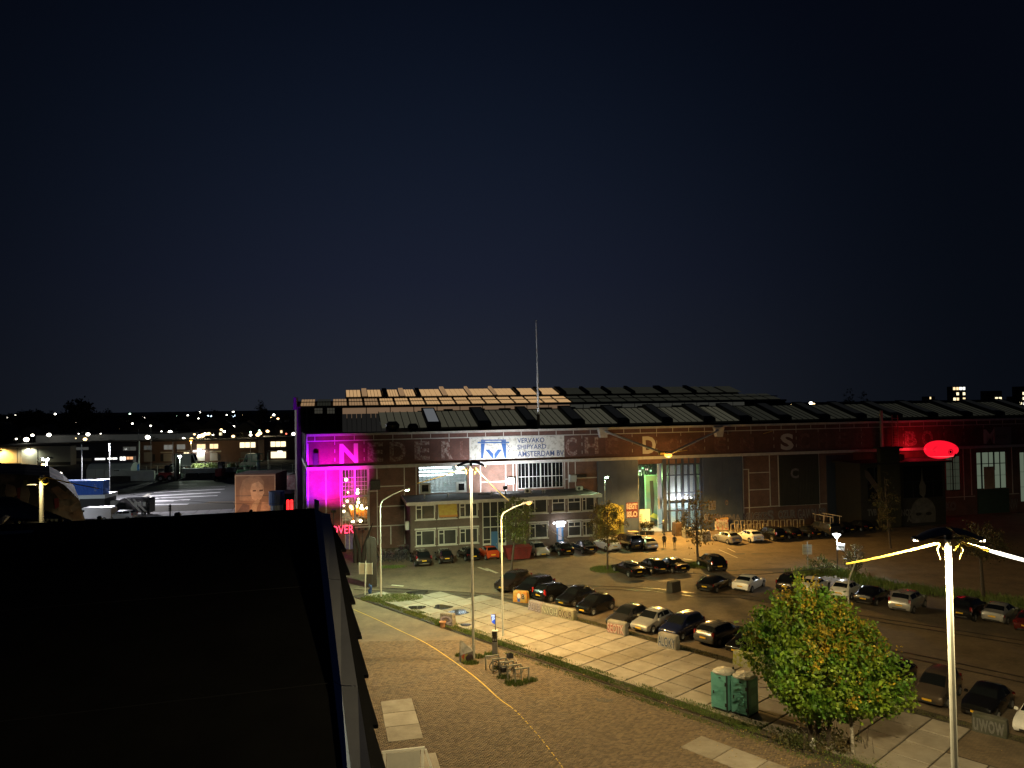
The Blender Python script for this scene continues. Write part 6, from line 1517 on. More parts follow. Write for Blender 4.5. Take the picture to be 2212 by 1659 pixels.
# dark big doors to the right and the lit windows at the far right
COR = pm('corrugated_dark_door', (.045, .045, .036), (.035, .036, .03), 1, rough=.7)
r_ = rc(3, 2, 96, 438, 612, 1045); b = MB(); n = 26
for k in range(n):
    a = r_[0] + (r_[1] - r_[0]) * k / n; c = r_[0] + (r_[1] - r_[0]) * (k + 1) / n
    b = MB(); b.box(a + .03, c - .03, -.14, -.01, r_[2], r_[3]); b.build('door_slat', COR, hall)
q = rc(3, 2, 195, 265, 728, 815, -.15)
text_mesh('C', 1, SPR[1], 'door_letter', hall, (q[0], -.15, q[2]), (R(90), 0, 0), width=q[1] - q[0], height=q[3] - q[2], bold=.03)
r_ = rc(3, 2, 505, 735, 612, 1080)
for k in range(5):
    a = r_[0] + (r_[1] - r_[0]) * k / 5; b = MB(); b.box(a, a + (r_[1] - r_[0]) / 5 - .015, -.16, -.01, .02, r_[3]); b.build('dark_blue_door_leaf', pm('dark_blue_door', (.03, .04, .06), rough=.6), hall)
LITG = pm('dim_lit_pane', (.05, .05, .05), None, rough=.4, emis=(.62, .78, .55), es=.16); LITH = emit('bright_lit_pane', (.75, .95, .8), .85)
GREEND = pm('green_door_paint', (.045, .09, .07), (.035, .07, .055), 1, rough=.6)
window(hall, wg, .1, [(.18, .3, 0, 1), (.42, .14, 0, 1), (.60, .30, .5, 1), (.80, .2, 0, 1)], [.36, (.68, .12, 0, 1)], fm=pm('dark_window_steel', (.03, .035, .035), rough=.6), glass=LITG)
b = MB(); x0 = wg[0] + (wg[1] - wg[0]) * .24; b.box(x0, x0 + (wg[1] - wg[0]) * .36, .02, .09, wg[2] - .3, wg[2] + (wg[3] - wg[2]) * .6); b.build('paper_poster', pm('paper_poster', (.42, .36, .26), (.3, .24, .18), 1.3, rough=.7), hall)
r_ = rc(3, 2, 1808, 2080, 905, 1115); b = MB(); b.box(r_[0], r_[1], -.1, -.01, .02, wg[2] - .02); b.build('green_door', GREEND, hall)
window(hall, wk, .1, [.33, .66, (.5, .2, 0, 1)], [.2, .4, .6, .8], fm=pm('dark_window_steel', (.03, .035, .035)), glass=pm('dimmer_lit_pane', (.04, .04, .04), None, rough=.3, emis=(.5, .6, .4), es=.05))
for x, z in ((.35, .3), (.6, .42), (.75, .18), (.5, .55), (.3, .15), (.65, .32)):
    b = MB(); b.box(wk[0] + (wk[1] - wk[0]) * x, wk[0] + (wk[1] - wk[0]) * x + .28, .22, .25, wk[2] + (wk[3] - wk[2]) * z, wk[2] + (wk[3] - wk[2]) * z + .22); b.build('inside_light', emit('inside_small_light', (.9, .85, .7), 1.6), hall)
window(hall, wr_, .1, [.1, .25, .4, .55, .7], [.3, .6], fm=pm('dark_window_steel', (.03, .035, .035)), glass=LITG)
b = MB(); b.box(wr_[0], wr_[0] + 2.2, .3, .35, wr_[3] - 1.2, wr_[3] - .2); b.build('bright_sign', emit('pink_green_sign', (.9, .85, .8), 1.4), hall)
b = MB(); s, z = fz(T(3, 2, 985, 660), -.2); b.box(s - .16, s + .16, -.45, -.1, z, ZP + 1.6); b.build('downpipe', pm('downpipe_paint', (.4, .36, .34), rough=.6), hall)
s, z = fz(T(3, 2, 1100, 530), -.4); b = MB()
for x in (-.5, .5): b.box(s + x - .05, s + x + .05, -.5, -.4, ZL + .2, ZP + .9)
for k in range(12): b.box(s - .5, s + .5, -.48, -.42, ZL + .5 + k * .38, ZL + .55 + k * .38)
tag(b.build('cage_ladder', pm('ladder_paint', (.25, .2, .18), rough=.6), hall))
# ---------------------------------------------------------------- roofs
def strip_z(i, j, X, Y, off): return fz(T(i, j, X, Y), off)[1]
zr0, zr1 = strip_z(2, 2, 1100, 338, 2.6), strip_z(2, 2, 1100, 206, 10.0)
DECK = pm('roof_deck', (.02, .02, .022), rough=.9)
b = MB(); b.quad((0, .13, ZP - .25), (SEND, .13, ZP - .25), (SEND, 2.6, ZP - .25), (0, 2.6, ZP - .25)); b.quad((0, 2.6, ZP - .25), (19, 2.6, ZP - .25), (19, 24, ZP - .25), (sk * 24, 24, ZP - .25)); b.build('roof_deck', DECK, hall)
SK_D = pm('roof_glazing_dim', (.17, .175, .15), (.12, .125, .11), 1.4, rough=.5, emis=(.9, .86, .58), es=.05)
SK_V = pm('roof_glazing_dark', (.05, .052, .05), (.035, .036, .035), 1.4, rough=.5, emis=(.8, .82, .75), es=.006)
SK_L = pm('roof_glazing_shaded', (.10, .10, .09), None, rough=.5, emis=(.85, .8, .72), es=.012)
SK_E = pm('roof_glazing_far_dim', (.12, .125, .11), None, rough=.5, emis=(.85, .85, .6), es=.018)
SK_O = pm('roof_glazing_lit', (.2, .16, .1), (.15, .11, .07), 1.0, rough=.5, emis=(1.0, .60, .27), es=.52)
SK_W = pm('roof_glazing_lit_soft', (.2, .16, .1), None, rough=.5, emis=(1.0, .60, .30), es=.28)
RIB = pm('roof_rib', (.03, .03, .028), rough=.7)
LOUV = pm('white_louvre', (.55, .56, .55), rough=.5, emis=(.9, .95, 1), es=.12)
roof = MB()
roof.prism([(14.5, 2.6, zr0 - .25), (14.5, 10, zr1 - .25), (14.5, 17, ZP - .4), (14.5, 3, ZP - .4)], (SEND - 14.5, 0, 0)); roofo = roof.build('aisle_roof', DECK, hall)
def slope_panel(b, s0, s1, y0, z0, y1, z1, t0=0, t1=1, th=.06, lift=.0):
    p = lambda s, t: Vector((s, y0 + (y1 - y0) * t, z0 + (z1 - z0) * t + lift))
    b.prism([p(s0, t0), p(s1, t0), p(s1, t1), p(s0, t1)], (0, 0, th))
dorm = [rc(2, 2, 128, 222, 330, 340, 2.6)[:2], rc(2, 2, 522, 632, 326, 336, 2.6)[:2], rc(2, 2, 915, 1018, 326, 336, 2.6)[:2], rc(2, 2, 1300, 1392, 324, 334, 2.6)[:2], rc(2, 2, 1660, 1760, 324, 334, 2.6)[:2], rc(2, 2, 1972, 2076, 322, 332, 2.6)[:2],
        rc(3, 2, 108, 206, 312, 322, 2.6)[:2], rc(3, 2, 450, 540, 300, 310, 2.6)[:2], rc(3, 2, 772, 856, 298, 308, 2.6)[:2], rc(3, 2, 1080, 1165, 296, 306, 2.6)[:2], rc(3, 2, 1390, 1474, 290, 300, 2.6)[:2], rc(3, 2, 1690, 1772, 282, 292, 2.6)[:2], rc(3, 2, 1970, 2050, 290, 300, 2.6)[:2], rc(3, 2, 2260, 2340, 290, 300, 2.6)[:2]]
dl = [rc(1, 2, 1480, 1600, 378, 388, 2.6)[:2], rc(1, 2, 1920, 2035, 360, 370, 2.6)[:2]]
allD = dl + dorm
edges = [rc(1, 2, 1085, 1090, 395, 405, 2.6)[0]] + [x for d in allD for x in d] + [SEND]
for k, (a, c) in enumerate(allD):
    b = MB(); slope_panel(b, a, c, 2.6, zr0, 10, zr1, .0, 1.0, .55)
    dm = b.build('roof_dormer', RIB, roofo)
    b = MB(); slope_panel(b, a + .25, c - .2, 2.6, zr0, 10, zr1, .12, .92, .03, .552); b.build('dormer_pane', LOUV if k == 0 else SK_V, dm)
for k in range(0, len(edges) - 1, 2):
    a, c = edges[k], edges[k + 1]; n = max(2, round((c - a) / 1.05))
    mt = SK_D if k < 15 else SK_E
    for q in range(n):
        x0, x1 = a + (c - a) * q / n, a + (c - a) * (q + 1) / n
        b = MB(); slope_panel(b, x0 + .05, x1 - .05, 2.6, zr0, 10, zr1, .02, .97, .05); b.build('roof_pane', mt, roofo)
        b = MB(); slope_panel(b, x0 - .04, x0 + .04, 2.6, zr0, 10, zr1, .0, 1., .12); b.build('roof_rib', RIB, roofo)
b = MB(); b.box(15, SEND, 9.9, 10.3, zr1 - .1, zr1 + .12); b.build('ridge_cap', RIB, roofo)
g_ = random.Random(4)
for k in range(22):
    x = 20 + k * 4.4 + g_.uniform(-1, 1); b = MB(); b.bx((x, 10.4, zr1 + .2), (g_.uniform(1.2, 2.6), .3, .22)); b.build('ridge_box', RIB, roofo)
# nave wall and its two glazed strips
NY = 20.0
nl = fz(T(1, 2, 350, 180), NY)[0]; nr = fz(T(3, 2, 150, 120), NY)[0]; zn0 = strip_z(2, 2, 1000, 152, NY); zn1 = strip_z(2, 2, 1000, 97, NY + 5)
sb = fz(T(1, 2, 742, 220), NY)[0]
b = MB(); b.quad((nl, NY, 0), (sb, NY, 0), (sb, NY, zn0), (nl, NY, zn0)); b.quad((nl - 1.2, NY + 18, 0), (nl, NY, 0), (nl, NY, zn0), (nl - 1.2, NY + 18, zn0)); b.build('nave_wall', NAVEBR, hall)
for X in (503, 612):
    r_ = rc(1, 2, X, X + 74, 200, 258, NY); window(hall, r_, NY - .06, [.33, .66], [.5], fw_=.06, fm=pm('nave_window_bar', (.3, .28, .25), rough=.6), glass=pm('nave_window_glass', (.1, .1, .1), None, rough=.2, emis=(.7, .65, .5), es=.05))
for X in (360, 438, 500, 683):
    s = fz(T(1, 2, X, 250), NY)[0]; b = MB(); b.box(s - .07, s + .07, NY - .05, NY - .001, ZP - .2, zn0); b.build('nave_post', pm('nave_post_paint', (.16, .15, .15), rough=.7), hall)
sl = fz(T(2, 2, 500, 190), NY)[0]
seg_ = [(sb, sl, SK_W, 17), (sl, nr - 9, SK_E, 24)]
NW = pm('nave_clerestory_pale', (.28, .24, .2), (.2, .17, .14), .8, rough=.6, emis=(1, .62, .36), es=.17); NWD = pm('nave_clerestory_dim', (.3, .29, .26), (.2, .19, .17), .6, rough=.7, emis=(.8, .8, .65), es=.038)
zc0 = strip_z(2, 2, 1000, 205, NY)
for a, c, m_, n in ((sb, sl, NW, 10), (sl, nr - 8, NWD, 14)):
    for q in range(n):
        x0, x1 = a + (c - a) * q / n, a + (c - a) * (q + 1) / n
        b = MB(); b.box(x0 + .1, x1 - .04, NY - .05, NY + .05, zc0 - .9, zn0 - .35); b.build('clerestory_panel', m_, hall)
for k in range(9):
    x0 = sb + (edges[0] - sb + 1.2) * k / 9; x1 = sb + (edges[0] - sb + 1.2) * (k + 1) / 9 - .06
    b = MB(); b.prism([(x0, 11.5, ZP - .3), (x1, 11.5, ZP - .3), (x1, 13.5, zr1 - .2), (x0, 13.5, zr1 - .2)], (0, .08, 0)); b.build('lean_to_pane', SK_L, roofo)
b = MB(); b.box(nl - .3, nr, NY - .35, NY + .2, zn0 - .3, zn0); b.build('nave_gutter', pm('nave_gutter', (.10, .095, .09), rough=.7), hall)
nr0 = MB(); nr0.prism([(nl, NY, zn0 - .3), (nl, NY + 5, zn1 - .3), (nl, NY + 20, zn1 - .3), (nl, NY + 20, zn0 - 3), (nl, NY, zn0 - 3)], (nr - nl, 0, 0)); nave = nr0.build('nave_roof', DECK, hall)
b = MB(); b.box(nl - .45, nl, NY - .4, NY + 5, zn0 - .5, zn1 + .3); b.build('gable_trim', pm('gable_trim', (.16, .16, .16), rough=.6), nave)
sl2 = fz(T(2, 2, 490, 130), NY + 2)[0]
nbay = 34
for q in range(nbay):
    x0, x1 = nl + .6 + (nr - nl - 1) * q / nbay, nl + .6 + (nr - nl - 1) * (q + 1) / nbay
    lit = (x0 + x1) / 2 < sl2
    dk = q in (1,)
    for k in range(5):
        a = x0 + (x1 - x0 - .35) * k / 5; c = x0 + (x1 - x0 - .35) * (k + 1) / 5 - .06
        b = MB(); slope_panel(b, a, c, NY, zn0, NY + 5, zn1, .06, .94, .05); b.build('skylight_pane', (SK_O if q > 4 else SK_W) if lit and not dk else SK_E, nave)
b = MB(); slope_panel(b, nl, nr, NY, zn0, NY + 5, zn1, .485, .515, .14); b.build('purlin', RIB, nave)
zm0, zm1 = strip_z(2, 2, 1000, 84, NY + 8), strip_z(2, 2, 1000, 28, NY + 13)
ml, mr2 = fz(T(1, 2, 778, 60), NY + 8)[0], fz(T(2, 2, 1960, 55), NY + 8)[0]
b = MB(); b.prism([(ml, NY + 8, zm0 - .1), (ml, NY + 13, zm1 - .1), (ml, NY + 18, zm0 - .1), (ml, NY + 18, zn1 - .5), (ml, NY + 8, zn1 - .5)], (mr2 - ml, 0, 0)); mon = b.build('roof_monitor', DECK, hall)
slm = fz(T(2, 2, 385, 55), NY + 10)[0]
mb_ = [rc(1, 2, a, c, 50, 60, NY + 10)[:2] for a, c in ((780, 905), (965, 1082), (1140, 1228), (1285, 1372), (1424, 1596), (1648, 1816), (1858, 2030), (2072, 2230))] + [rc(2, 2, a, c, 50, 60, NY + 10)[:2] for a, c in ((60, 200), (245, 385), (455, 610), (655, 800), (840, 1000), (1045, 1260), (1330, 1520), (1570, 1660), (1680, 1790), (1815, 1945))]
for k, (a, c) in enumerate(mb_):
    n = 5 if c - a > 7 else 4
    for q in range(n):
        x0, x1 = a + (c - a) * q / n, a + (c - a) * (q + 1) / n - .08
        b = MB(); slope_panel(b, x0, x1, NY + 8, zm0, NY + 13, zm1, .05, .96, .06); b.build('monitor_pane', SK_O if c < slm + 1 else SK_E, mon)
    if k < len(mb_) - 1 and mb_[k + 1][0] - c > .8:
        b = MB(); slope_panel(b, c + .2, mb_[k + 1][0] - .15, NY + 8, zm0, NY + 13, zm1, .1, 1.12 if k in (4, 6, 5) else .95, .35); b.build('monitor_hatch', SK_W if k in (4, 5, 6, 0, 2) else RIB, mon)
# ventilators, flagpole
for X, Y0, Y1, w in ((1180, 300, 405, .95), (1357, 312, 395, .75)):
    s0, z0 = fz(T(1, 2, X, Y1), 2.0); z1 = fz(T(1, 2, X, Y0), 2.0)[1]; h = z1 - z0
    b = MB(); b.lathe([(w * .62, 0), (w * .55, h * .3), (w * .9, h * .42), (w * 1.0, h * .72), (w * .6, h)], (s0, 2.0, ZP - .25), 12); b.build('roof_ventilator', DARKM, hall)
s0, z0 = fz(T(2, 2, 229, 368), 1.2); zt = fz((1159.5, 690), 1.2)[1]
fp = thing('flagpole', 'tall slim white flagpole rising from the hall parapet', 'flagpole', fw(s0, 1.2, ZP - .25), FANG)
b = MB(); b.cyl((0, 0, 0), (0, 0, 2.2), .24, .2, 10); b.build('pole_foot', pm('pole_foot_paint', (.12, .12, .12), rough=.6), fp)
b = MB(); b.tube([(0, 0, 2.2), (-.02, 0, 6), (-.10, 0, zt - ZP)], [.15, .13, .06], 10); b.build('pole', pm('flagpole_paint', (.85, .86, .88), rough=.4), fp)
b = MB(); b.ball((-.1, 0, zt - ZP + .1), .1, 8); b.build('finial', WHITE, fp)

# ---------------------------------------------------------------- lamp on two struts over the entrance
la = T(2, 2, 1345, 612); OF = -5.0
ls, lz = fz(la, OF)
st_ = thing('strut_lamp', 'orange floodlight held before the hall by two long white struts', 'floodlight', fw(0, 0, 0), FANG)
b1_ = fz(T(2, 2, 775, 402)); b2_ = fz(T(2, 2, 1772, 398))
ap = fz(T(2, 2, 1262, 600), OF)
for k, (s, z) in enumerate((b1_, b2_)):
    zz = min(z, ZP - .35)
    b = MB(); b.prism([(s - .75, -.06, zz + .45), (s + .75, -.06, zz + .45), (s + .45, -.06, zz - .95), (s - .45, -.06, zz - .95)], (0, -.75, 0)); b.build('bracket', WHITE, st_)
    b = MB(); b.tube([(s, -.6, zz), (ls - .4 if k == 0 else ls + .3, OF, lz + .15)], .15, 8); b.build('strut', WHITE, st_)
b = MB(); b.bev(ls - 1.3, ls - .5, OF - .3, OF + .2, lz + .05, lz + .4, .08); b.build('lamp_housing', pm('yellow_housing', (.7, .45, .08), rough=.5), st_)
b = MB(); b.bev(ls - .45, ls + .5, OF - .35, OF + .25, lz + .15, lz + .5, .08); b.build('lamp_head', SHADE, st_)
b = MB(); b.ball((ls + .05, OF - .1, lz - .05), .42, 12, (1.3, .9, .75)); b.build('lens', E_SOD, st_)
lamp('flood_light', 'SPOT', (ls + .05, OF - .4, lz - .65), SODIUM, 22000, st_, .3, aim=(ls, OF - 5, 0), cone=158, blend=.5)
lamp('flood_glow', 'POINT', (ls + .05, OF - .4, lz - .75), SODIUM, 700, st_, .3)
cable('wall_cable', fw(ls + .5, OF, lz + .3), fw(fz(T(3, 2, 30, 405))[0], -.3, fz(T(3, 2, 30, 405))[1]), .3, 'thin cable from the strut lamp to the frieze on its right', .018)
# ---------------------------------------------------------------- coloured and white wall floods
FLB = pm('flood_body', (.03, .03, .03), rough=.5)
def flood(s, off, z, aim, col, watts, label, cone=110, em=None, bl=.9):
    t = thing('wall_flood', label, 'floodlight', fw(s, off, 0), FANG)
    v = Vector((aim[0] - s, aim[1] - off, aim[2] - z)).normalized(); q = v.to_track_quat('-Z', 'Y').to_matrix().to_4x4()
    b = MB(); b.cyl((0, 0, 0 if z < 8 else z - 1.0), (0, 0, z - .15), .05, .05, 8); b.build('stand', FLB, t)
    b = MB(); b.M = Matrix.Translation((0, 0, z)) @ q; b.bev(-.28, .28, -.2, .2, 0.0, .3, .05); b.build('body', FLB, t)
    b = MB(); b.M = Matrix.Translation((0, 0, z)) @ q; b.box(-.24, .24, -.16, .16, -.02, -.001); b.build('front_glass', em or E_COOL, t)
    lamp('flood', 'SPOT', (v.x * .08, v.y * .08, z + v.z * .08), col, watts, t, .15, aim=(aim[0] - s, aim[1] - off, aim[2]), cone=cone, blend=bl)
    return t
E_MAG = emit('magenta_flood_glow', (1, .05, .8), 6); E_VIO = emit('violet_flood_glow', (.3, .05, 1), 6)
sm_, zm_ = fz(T(1, 2, 690, 790)); sv_, zv_ = fz(T(1, 2, 560, 760))
flood(sm_ - .3, -6.5, 6.0, (sm_ + .1, 0, 9.2), (1.0, .0, .55), 14000, 'magenta floodlight on a stand washing the hall wall left of the tall window', 68, E_MAG)
flood(sv_ - 1.2, -6.5, 6.2, (sv_ - .6, 0, 9.6), (.36, .0, 1.0), 16000, 'violet floodlight on a stand at the left corner of the hall', 70, E_VIO)
swh, zwh = fz(T(1, 2, 2150, 690))
flood(swh - 1.0, -4.6, 7.7, (swh - .4, 0, 10.6), (.95, .97, 1.0), 5200, 'white floodlight standing on the annex roof below the painted sign', 150, E_COOL, .6)

# ================================================================== ANNEX
AO = -7.5
annex = thing('office_annex', 'two-storey flat-roofed brick office annex before the shipyard hall', 'building', FO, FANG)
ABR = brick_mat('annex_brick', (.155, .105, .08), (.12, .08, .062), (.12, .1, .085))
as0 = fz(T(1, 2, 1335, 1200), AO)[0]; as1 = fz(T(2, 2, 738, 1100), AO)[0]
zt = fz(T(1, 2, 2000, 1000), AO - .35)[1]
zt = (zt + fz(T(2, 2, 600, 955), AO - .35)[1]) / 2
AW = []
def ar(i, j, X0, X1, Y0, Y1): return rc(i, j, X0, X1, Y0, Y1, AO)
b = MB()
wins = [(ar(1, 2, 1380, 1547, 1045, 1172), 'L'), (ar(1, 2, 1573, 1732, 1035, 1162), 'A'), (ar(1, 2, 1758, 1915, 1028, 1150), 'L'), (ar(2, 2, 0, 105, 1000, 1120), 'L'), (ar(2, 2, 150, 306, 990, 1116), 'L'), (ar(2, 2, 346, 460, 985, 1108), 'T'), (ar(2, 2, 482, 596, 978, 1102), 'T'), (ar(2, 2, 606, 716, 970, 1096), 'L'),
        (ar(1, 2, 1380, 1548, 1265, 1398), 'L'), (ar(1, 2, 1575, 1735, 1255, 1388), 'L'), (ar(1, 2, 1760, 1920, 1245, 1375), 'L'), (ar(2, 2, 0, 105, 1215, 1335), 'L'), (ar(2, 2, 152, 310, 1205, 1332), 'L'), (ar(2, 2, 484, 598, 1188, 1315), 'T'), (ar(2, 2, 610, 712, 1185, 1310), 'L')]
stair = ar(1, 2, 1957, 2160, 1012, 1412); stair = (stair[0], stair[1], 0, stair[3]); door = ar(2, 2, 385, 446, 1235, 1372); door = (door[0], door[1], 0, door[3])
hl_ = [w[0] for w in wins] + [stair, door]
wall_holes(b, as0, as1, -.1, zt - .35, hl_, AO, .25)
b.quad((as0, -.01, -.1), (as0, AO, -.1), (as0, AO, zt - .35), (as0, -.01, zt - .35)); b.quad((as1, AO, -.1), (as1, -.01, -.1), (as1, -.01, zt - .35), (as1, AO, zt - .35)); b.build('wall', ABR, annex)
ROOFA = pm('annex_roof_felt', (.075, .08, .075), (.05, .053, .05), .7, rough=.9)
b = MB(); b.box(as0 - .45, as1 + .45, AO - .45, -.08, zt - .34, zt - .03); b.build('roof', ROOFA, annex)
b = MB(); b.box(as0 - .5, as1 + .5, AO - .53, AO - .452, zt - .36, zt + .02); b.box(as0 - .5, as0 - .452, AO - .452, -.1, zt - .36, zt + .02); b.box(as1 + .452, as1 + .5, AO - .452, -.1, zt - .36, zt + .02); b.build('fascia', WHITE, annex)
FW = pm('annex_window_paint', (.62, .60, .53), (.5, .48, .43), 3, rough=.5)
AGL = pm('annex_glass', (.03, .032, .033), (.06, .06, .058), .5, rough=.07, spec=.6)
for k, (r_, ty) in enumerate(wins):
    vb = {'L': [(.31, .1, 0, 1)], 'A': [(.31, .1, 0, .55)], 'T': [(.5, .07, .66, 1)]}[ty]; hb = {'L': [(.72, .08, 0, .31)], 'A': [(.55, .08, 0, 1)], 'T': [(.66, .1, 0, 1)]}[ty]
    o = window(annex, r_, AO + .04, vb, hb, .12, .06, FW, AGL)
    b = MB(); b.box(r_[0] - .12, r_[1] + .12, AO - .1, AO - .003, r_[2] - .1, r_[2] - .001); b.build('sill', FW, o)
    b = MB(); b.box(r_[0] - .12, r_[1] + .12, AO - .09, AO - .003, r_[3] + .08, r_[3] + .26); b.build('blind_box', FW, o)
    if ty != 'T' or k % 2:
        b = MB(); b.tube([(r_[1] + .06, AO - .08, r_[3] + .08), (r_[1] + .08, AO - .16, r_[3] - .9)], .025, 5); b.build('blind_arm', FW, o)
    if ty == 'A':
        b = MB(); n = 8
        for q in range(n):
            x0, x1 = r_[0] + (r_[1] - r_[0]) * q / n, r_[0] + (r_[1] - r_[0]) * (q + 1) / n
        b.prism([(r_[0], AO - .05, r_[3] + .05), (r_[1], AO - .05, r_[3] + .05), (r_[1], AO - .75, r_[3] - 1.25), (r_[0], AO - .75, r_[3] - 1.25)], (0, 0, .04)); b.build('yellow_awning', pm('awning_yellow', (.55, .42, .08), (.45, .28, .06), 2.5, rough=.7), annex)
        b = MB(); b.box(r_[0], r_[1], AO - .77, AO - .74, r_[3] - 1.5, r_[3] - 1.24); b.build('awning_valance', pm('awning_orange', (.5, .22, .05), rough=.7), annex)
o = window(annex, stair, AO + .04, [(.34, .1, 0, 1), (.66, .1, 0, 1)], [(.26, .1, 0, 1), (.50, .12, 0, 1), (.70, .1, 0, 1)], .12, .06, FW, AGL)
x0 = stair[0] + (stair[1] - stair[0]) * .36; x1 = stair[0] + (stair[1] - stair[0]) * .64
b = MB(); b.box(x0, x1, AO + .0, AO + .038, .02, 2.6); d_ = b.build('blue_door', pm('annex_door_blue', (.06, .17, .36), rough=.5), annex)
b = MB(); b.box(x1 - .22, x1 - .14, AO - .06, AO - .001, 1.0, 1.15); b.build('handle', GALV, d_)
for a in ((stair[0] + .12, x0 - .1), (x1 + .1, stair[1] - .12)):
    b = MB(); b.box(a[0], a[1], AO + .02, AO + .036, .05, 1.2); b.build('white_panel', FW, annex)
b = MB(); b.box(door[0], door[1], AO + .1, AO + .16, 0, door[3]); d_ = b.build('front_door', pm('annex_door_blue', (.06, .17, .36)), annex)
b = MB(); b.box(door[0] + .25, door[1] - .25, AO + .085, AO + .099, 1.1, door[3] - .15); b.build('door_pane', emit('door_pane_glow', (.8, .75, .85), .5), d_)
q = ar(2, 2, 384, 440, 1205, 1235); zq = door[3]
b = MB(); b.bev(door[0] - .05, door[1] + .05, AO - .3, AO - .005, zq + .03, zq + .75, .03); b.build('lit_sign_box', emit('sign_box_glow', (.92, .93, 1), 2.6), annex)
text_mesh('K2', 1, pm('sign_box_text', (.25, .25, .3), rough=.6), 'sign_box_lettering', annex, (door[0] + .35, AO - .31, zq + .22), (R(90), 0, 0), width=.75, height=.36, ext=.004)
for x in (door[0] - .35, door[1] + .12):
    b = MB(); b.ball((x, AO - .2, zq + .55), .14, 8); b.build('door_globe', emit('globe_glow', (.95, .95, 1), 9), annex)
lamp('door_light', 'POINT', ((door[0] + door[1]) / 2, AO - .9, zq + .3), (.95, .95, 1), 90, annex, .12)
# plant on the annex roof
def acunit(i, j, X0, X1, Y0, Y1, off, label):
    s0, s1, z0, z1 = rc(i, j, X0, X1, Y0, Y1, off)
    t = thing('condenser_unit', label, 'air conditioner', fw((s0 + s1) / 2, off, zt - .03), FANG)
    w, h = s1 - s0, z1 - z0
    b = MB(); b.bev(-w / 2, w / 2, -.25, .25, .08, h, .04); b.build('casing', pm('condenser_paint', (.6, .6, .55), rough=.5), t)
    b = MB(); b.cyl((-.1, -.258, h * .54), (-.1, -.27, h * .54), h * .33, h * .3, 16); b.build('fan_grille', DARKM, t)
    for x in (-w * .35, w * .35):
        b = MB(); b.box(x - .05, x + .05, -.2, .2, 0, .08); b.build('foot', DARKM, t)
acunit(2, 2, 108, 162, 900, 942, -3.5, 'white condenser unit under the barred window on the annex roof')
acunit(2, 2, 553, 608, 886, 925, -3.0, 'white condenser unit by the right end of the annex roof')
for k, (i, j, X, Y) in enumerate([(1, 2, 1455, 990), (1, 2, 2035, 945), (1, 2, 2105, 955), (2, 2, 262, 930), (2, 2, 282, 925), (2, 2, 165, 885), (1, 2, 1660, 985)]):
    s0, z0 = fz(T(i, j, X, Y), -4); b = MB(); b.lathe([(.09, 0), (.09, .32), (.15, .34), (.13, .45), (.02, .5)], (s0, -4, zt - .03), 10); b.build('roof_pipe', GALV, annex)
b = MB(); s0 = fz(T(1, 2, 1950, 960), -5)[0]; b.box(s0, s0 + 4.5, -2.6, -2.2, zt - .03, zt + .12); b.build('cable_tray', DARKM, annex)
# bracket lamp on the right end of the annex
s0, z0 = fz(T(2, 2, 748, 803), AO)
arm = thing('corner_lamp', 'greenish white lamp on a slim pole at the right annex corner', 'street lamp', fw(as1 + .9, AO - .4, 0), FANG)
b = MB(); b.cyl((0, 0, 0), (0, 0, z0 - .1), .06, .05, 8); b.tube([(0, 0, z0 - .1), (.1, 0, z0 + .02), (.3, -.1, z0 + .05)], .04, 6); b.build('pole', GALV, arm)
b = MB(); b.bev(-.05, .5, -.22, .08, z0 + .02, z0 + .16, .04); b.build('lamp_head', SHADE, arm)
b = MB(); b.ball((.25, -.1, z0 - .02), .2, 10, (1.2, .8, .8)); b.build('lens', E_GRN, arm)
lamp('corner_light', 'SPOT', (.25, -.15, z0 - .15), (.6, 1, .55), 3000, arm, .1, aim=(.1, -1.0, 0), cone=165)
# wall clutter on the left annex flank
b = MB(); b.bev(as0 - .5, as0 - .02, AO + 1.5, AO + 2.4, 3.1, 4.1, .05); b.build('wall_unit', pm('condenser_paint', (.6, .6, .55)), annex)

# ================================================================== BICYCLES, HOOPS, PLANTERS BY THE HALL
bk = None; g_ = random.Random(12)
spots = []
for k in range(13): spots.append((T(1, 2, 1065 + k * 19, 1530 - 12 * (k % 3)), R(75 + g_.uniform(-15, 15))))
for k in range(6): spots.append((T(1, 2, 1240 + k * 22, 1470 - 6 * (k % 2)), R(95 + g_.uniform(-25, 25))))
spots += [(T(1, 2, 1395, 1470), R(12)), (T(1, 2, 1490, 1462), R(-5)), (T(1, 2, 1545, 1455), R(170)), (T(1, 2, 1640, 1452), R(10))]
blab = ['dark bicycle in the tangle by the lamp post'] * 19 + ['pale-tyred bicycle behind the black crossover with the bumper strip', 'bicycle with white tyres against the annex wall under the first window', 'bicycle between the two lower annex windows', 'bicycle with a large front basket against the annex wall']
for k, (p, rz) in enumerate(spots):
    q = gp(p)
    if k in (0, 19): bk = bicycle('bicycle', (q.x, q.y, -.045), rz, blab[k], 0, frame=(.03, .03, .04) if k < 19 else (.2, .2, .2), group='bicycles parked by the annex' if k < 19 else None); continue
    o = copy_tree(bk); o.location = (q.x, q.y, -.045); o.rotation_euler = (g_.uniform(-.12, .12), 0, rz); o['label'] = blab[k]
h0 = None
HOOPP = pm('hoop_pale_paint', (.55, .48, .36), (.4, .35, .26), 3, rough=.5)
for k, (X, Y) in enumerate([(1910, 1275), (1965, 1278), (2025, 1280), (2075, 1275), (2130, 1272), (2185, 1272)]):
    q = gp(T(2, 2, X, Y)); o = hoop('wall_bike_hoop', q.x, q.y, FANG, 'pale steel bike hoop in the lit front row by the hall wall', .62, 1.15, .045, 'pale bike hoops in front of the hall', HOOPP) if h0 is None else copy_tree(h0); h0 = h0 or o
    o.location = (q.x, q.y, -.04)
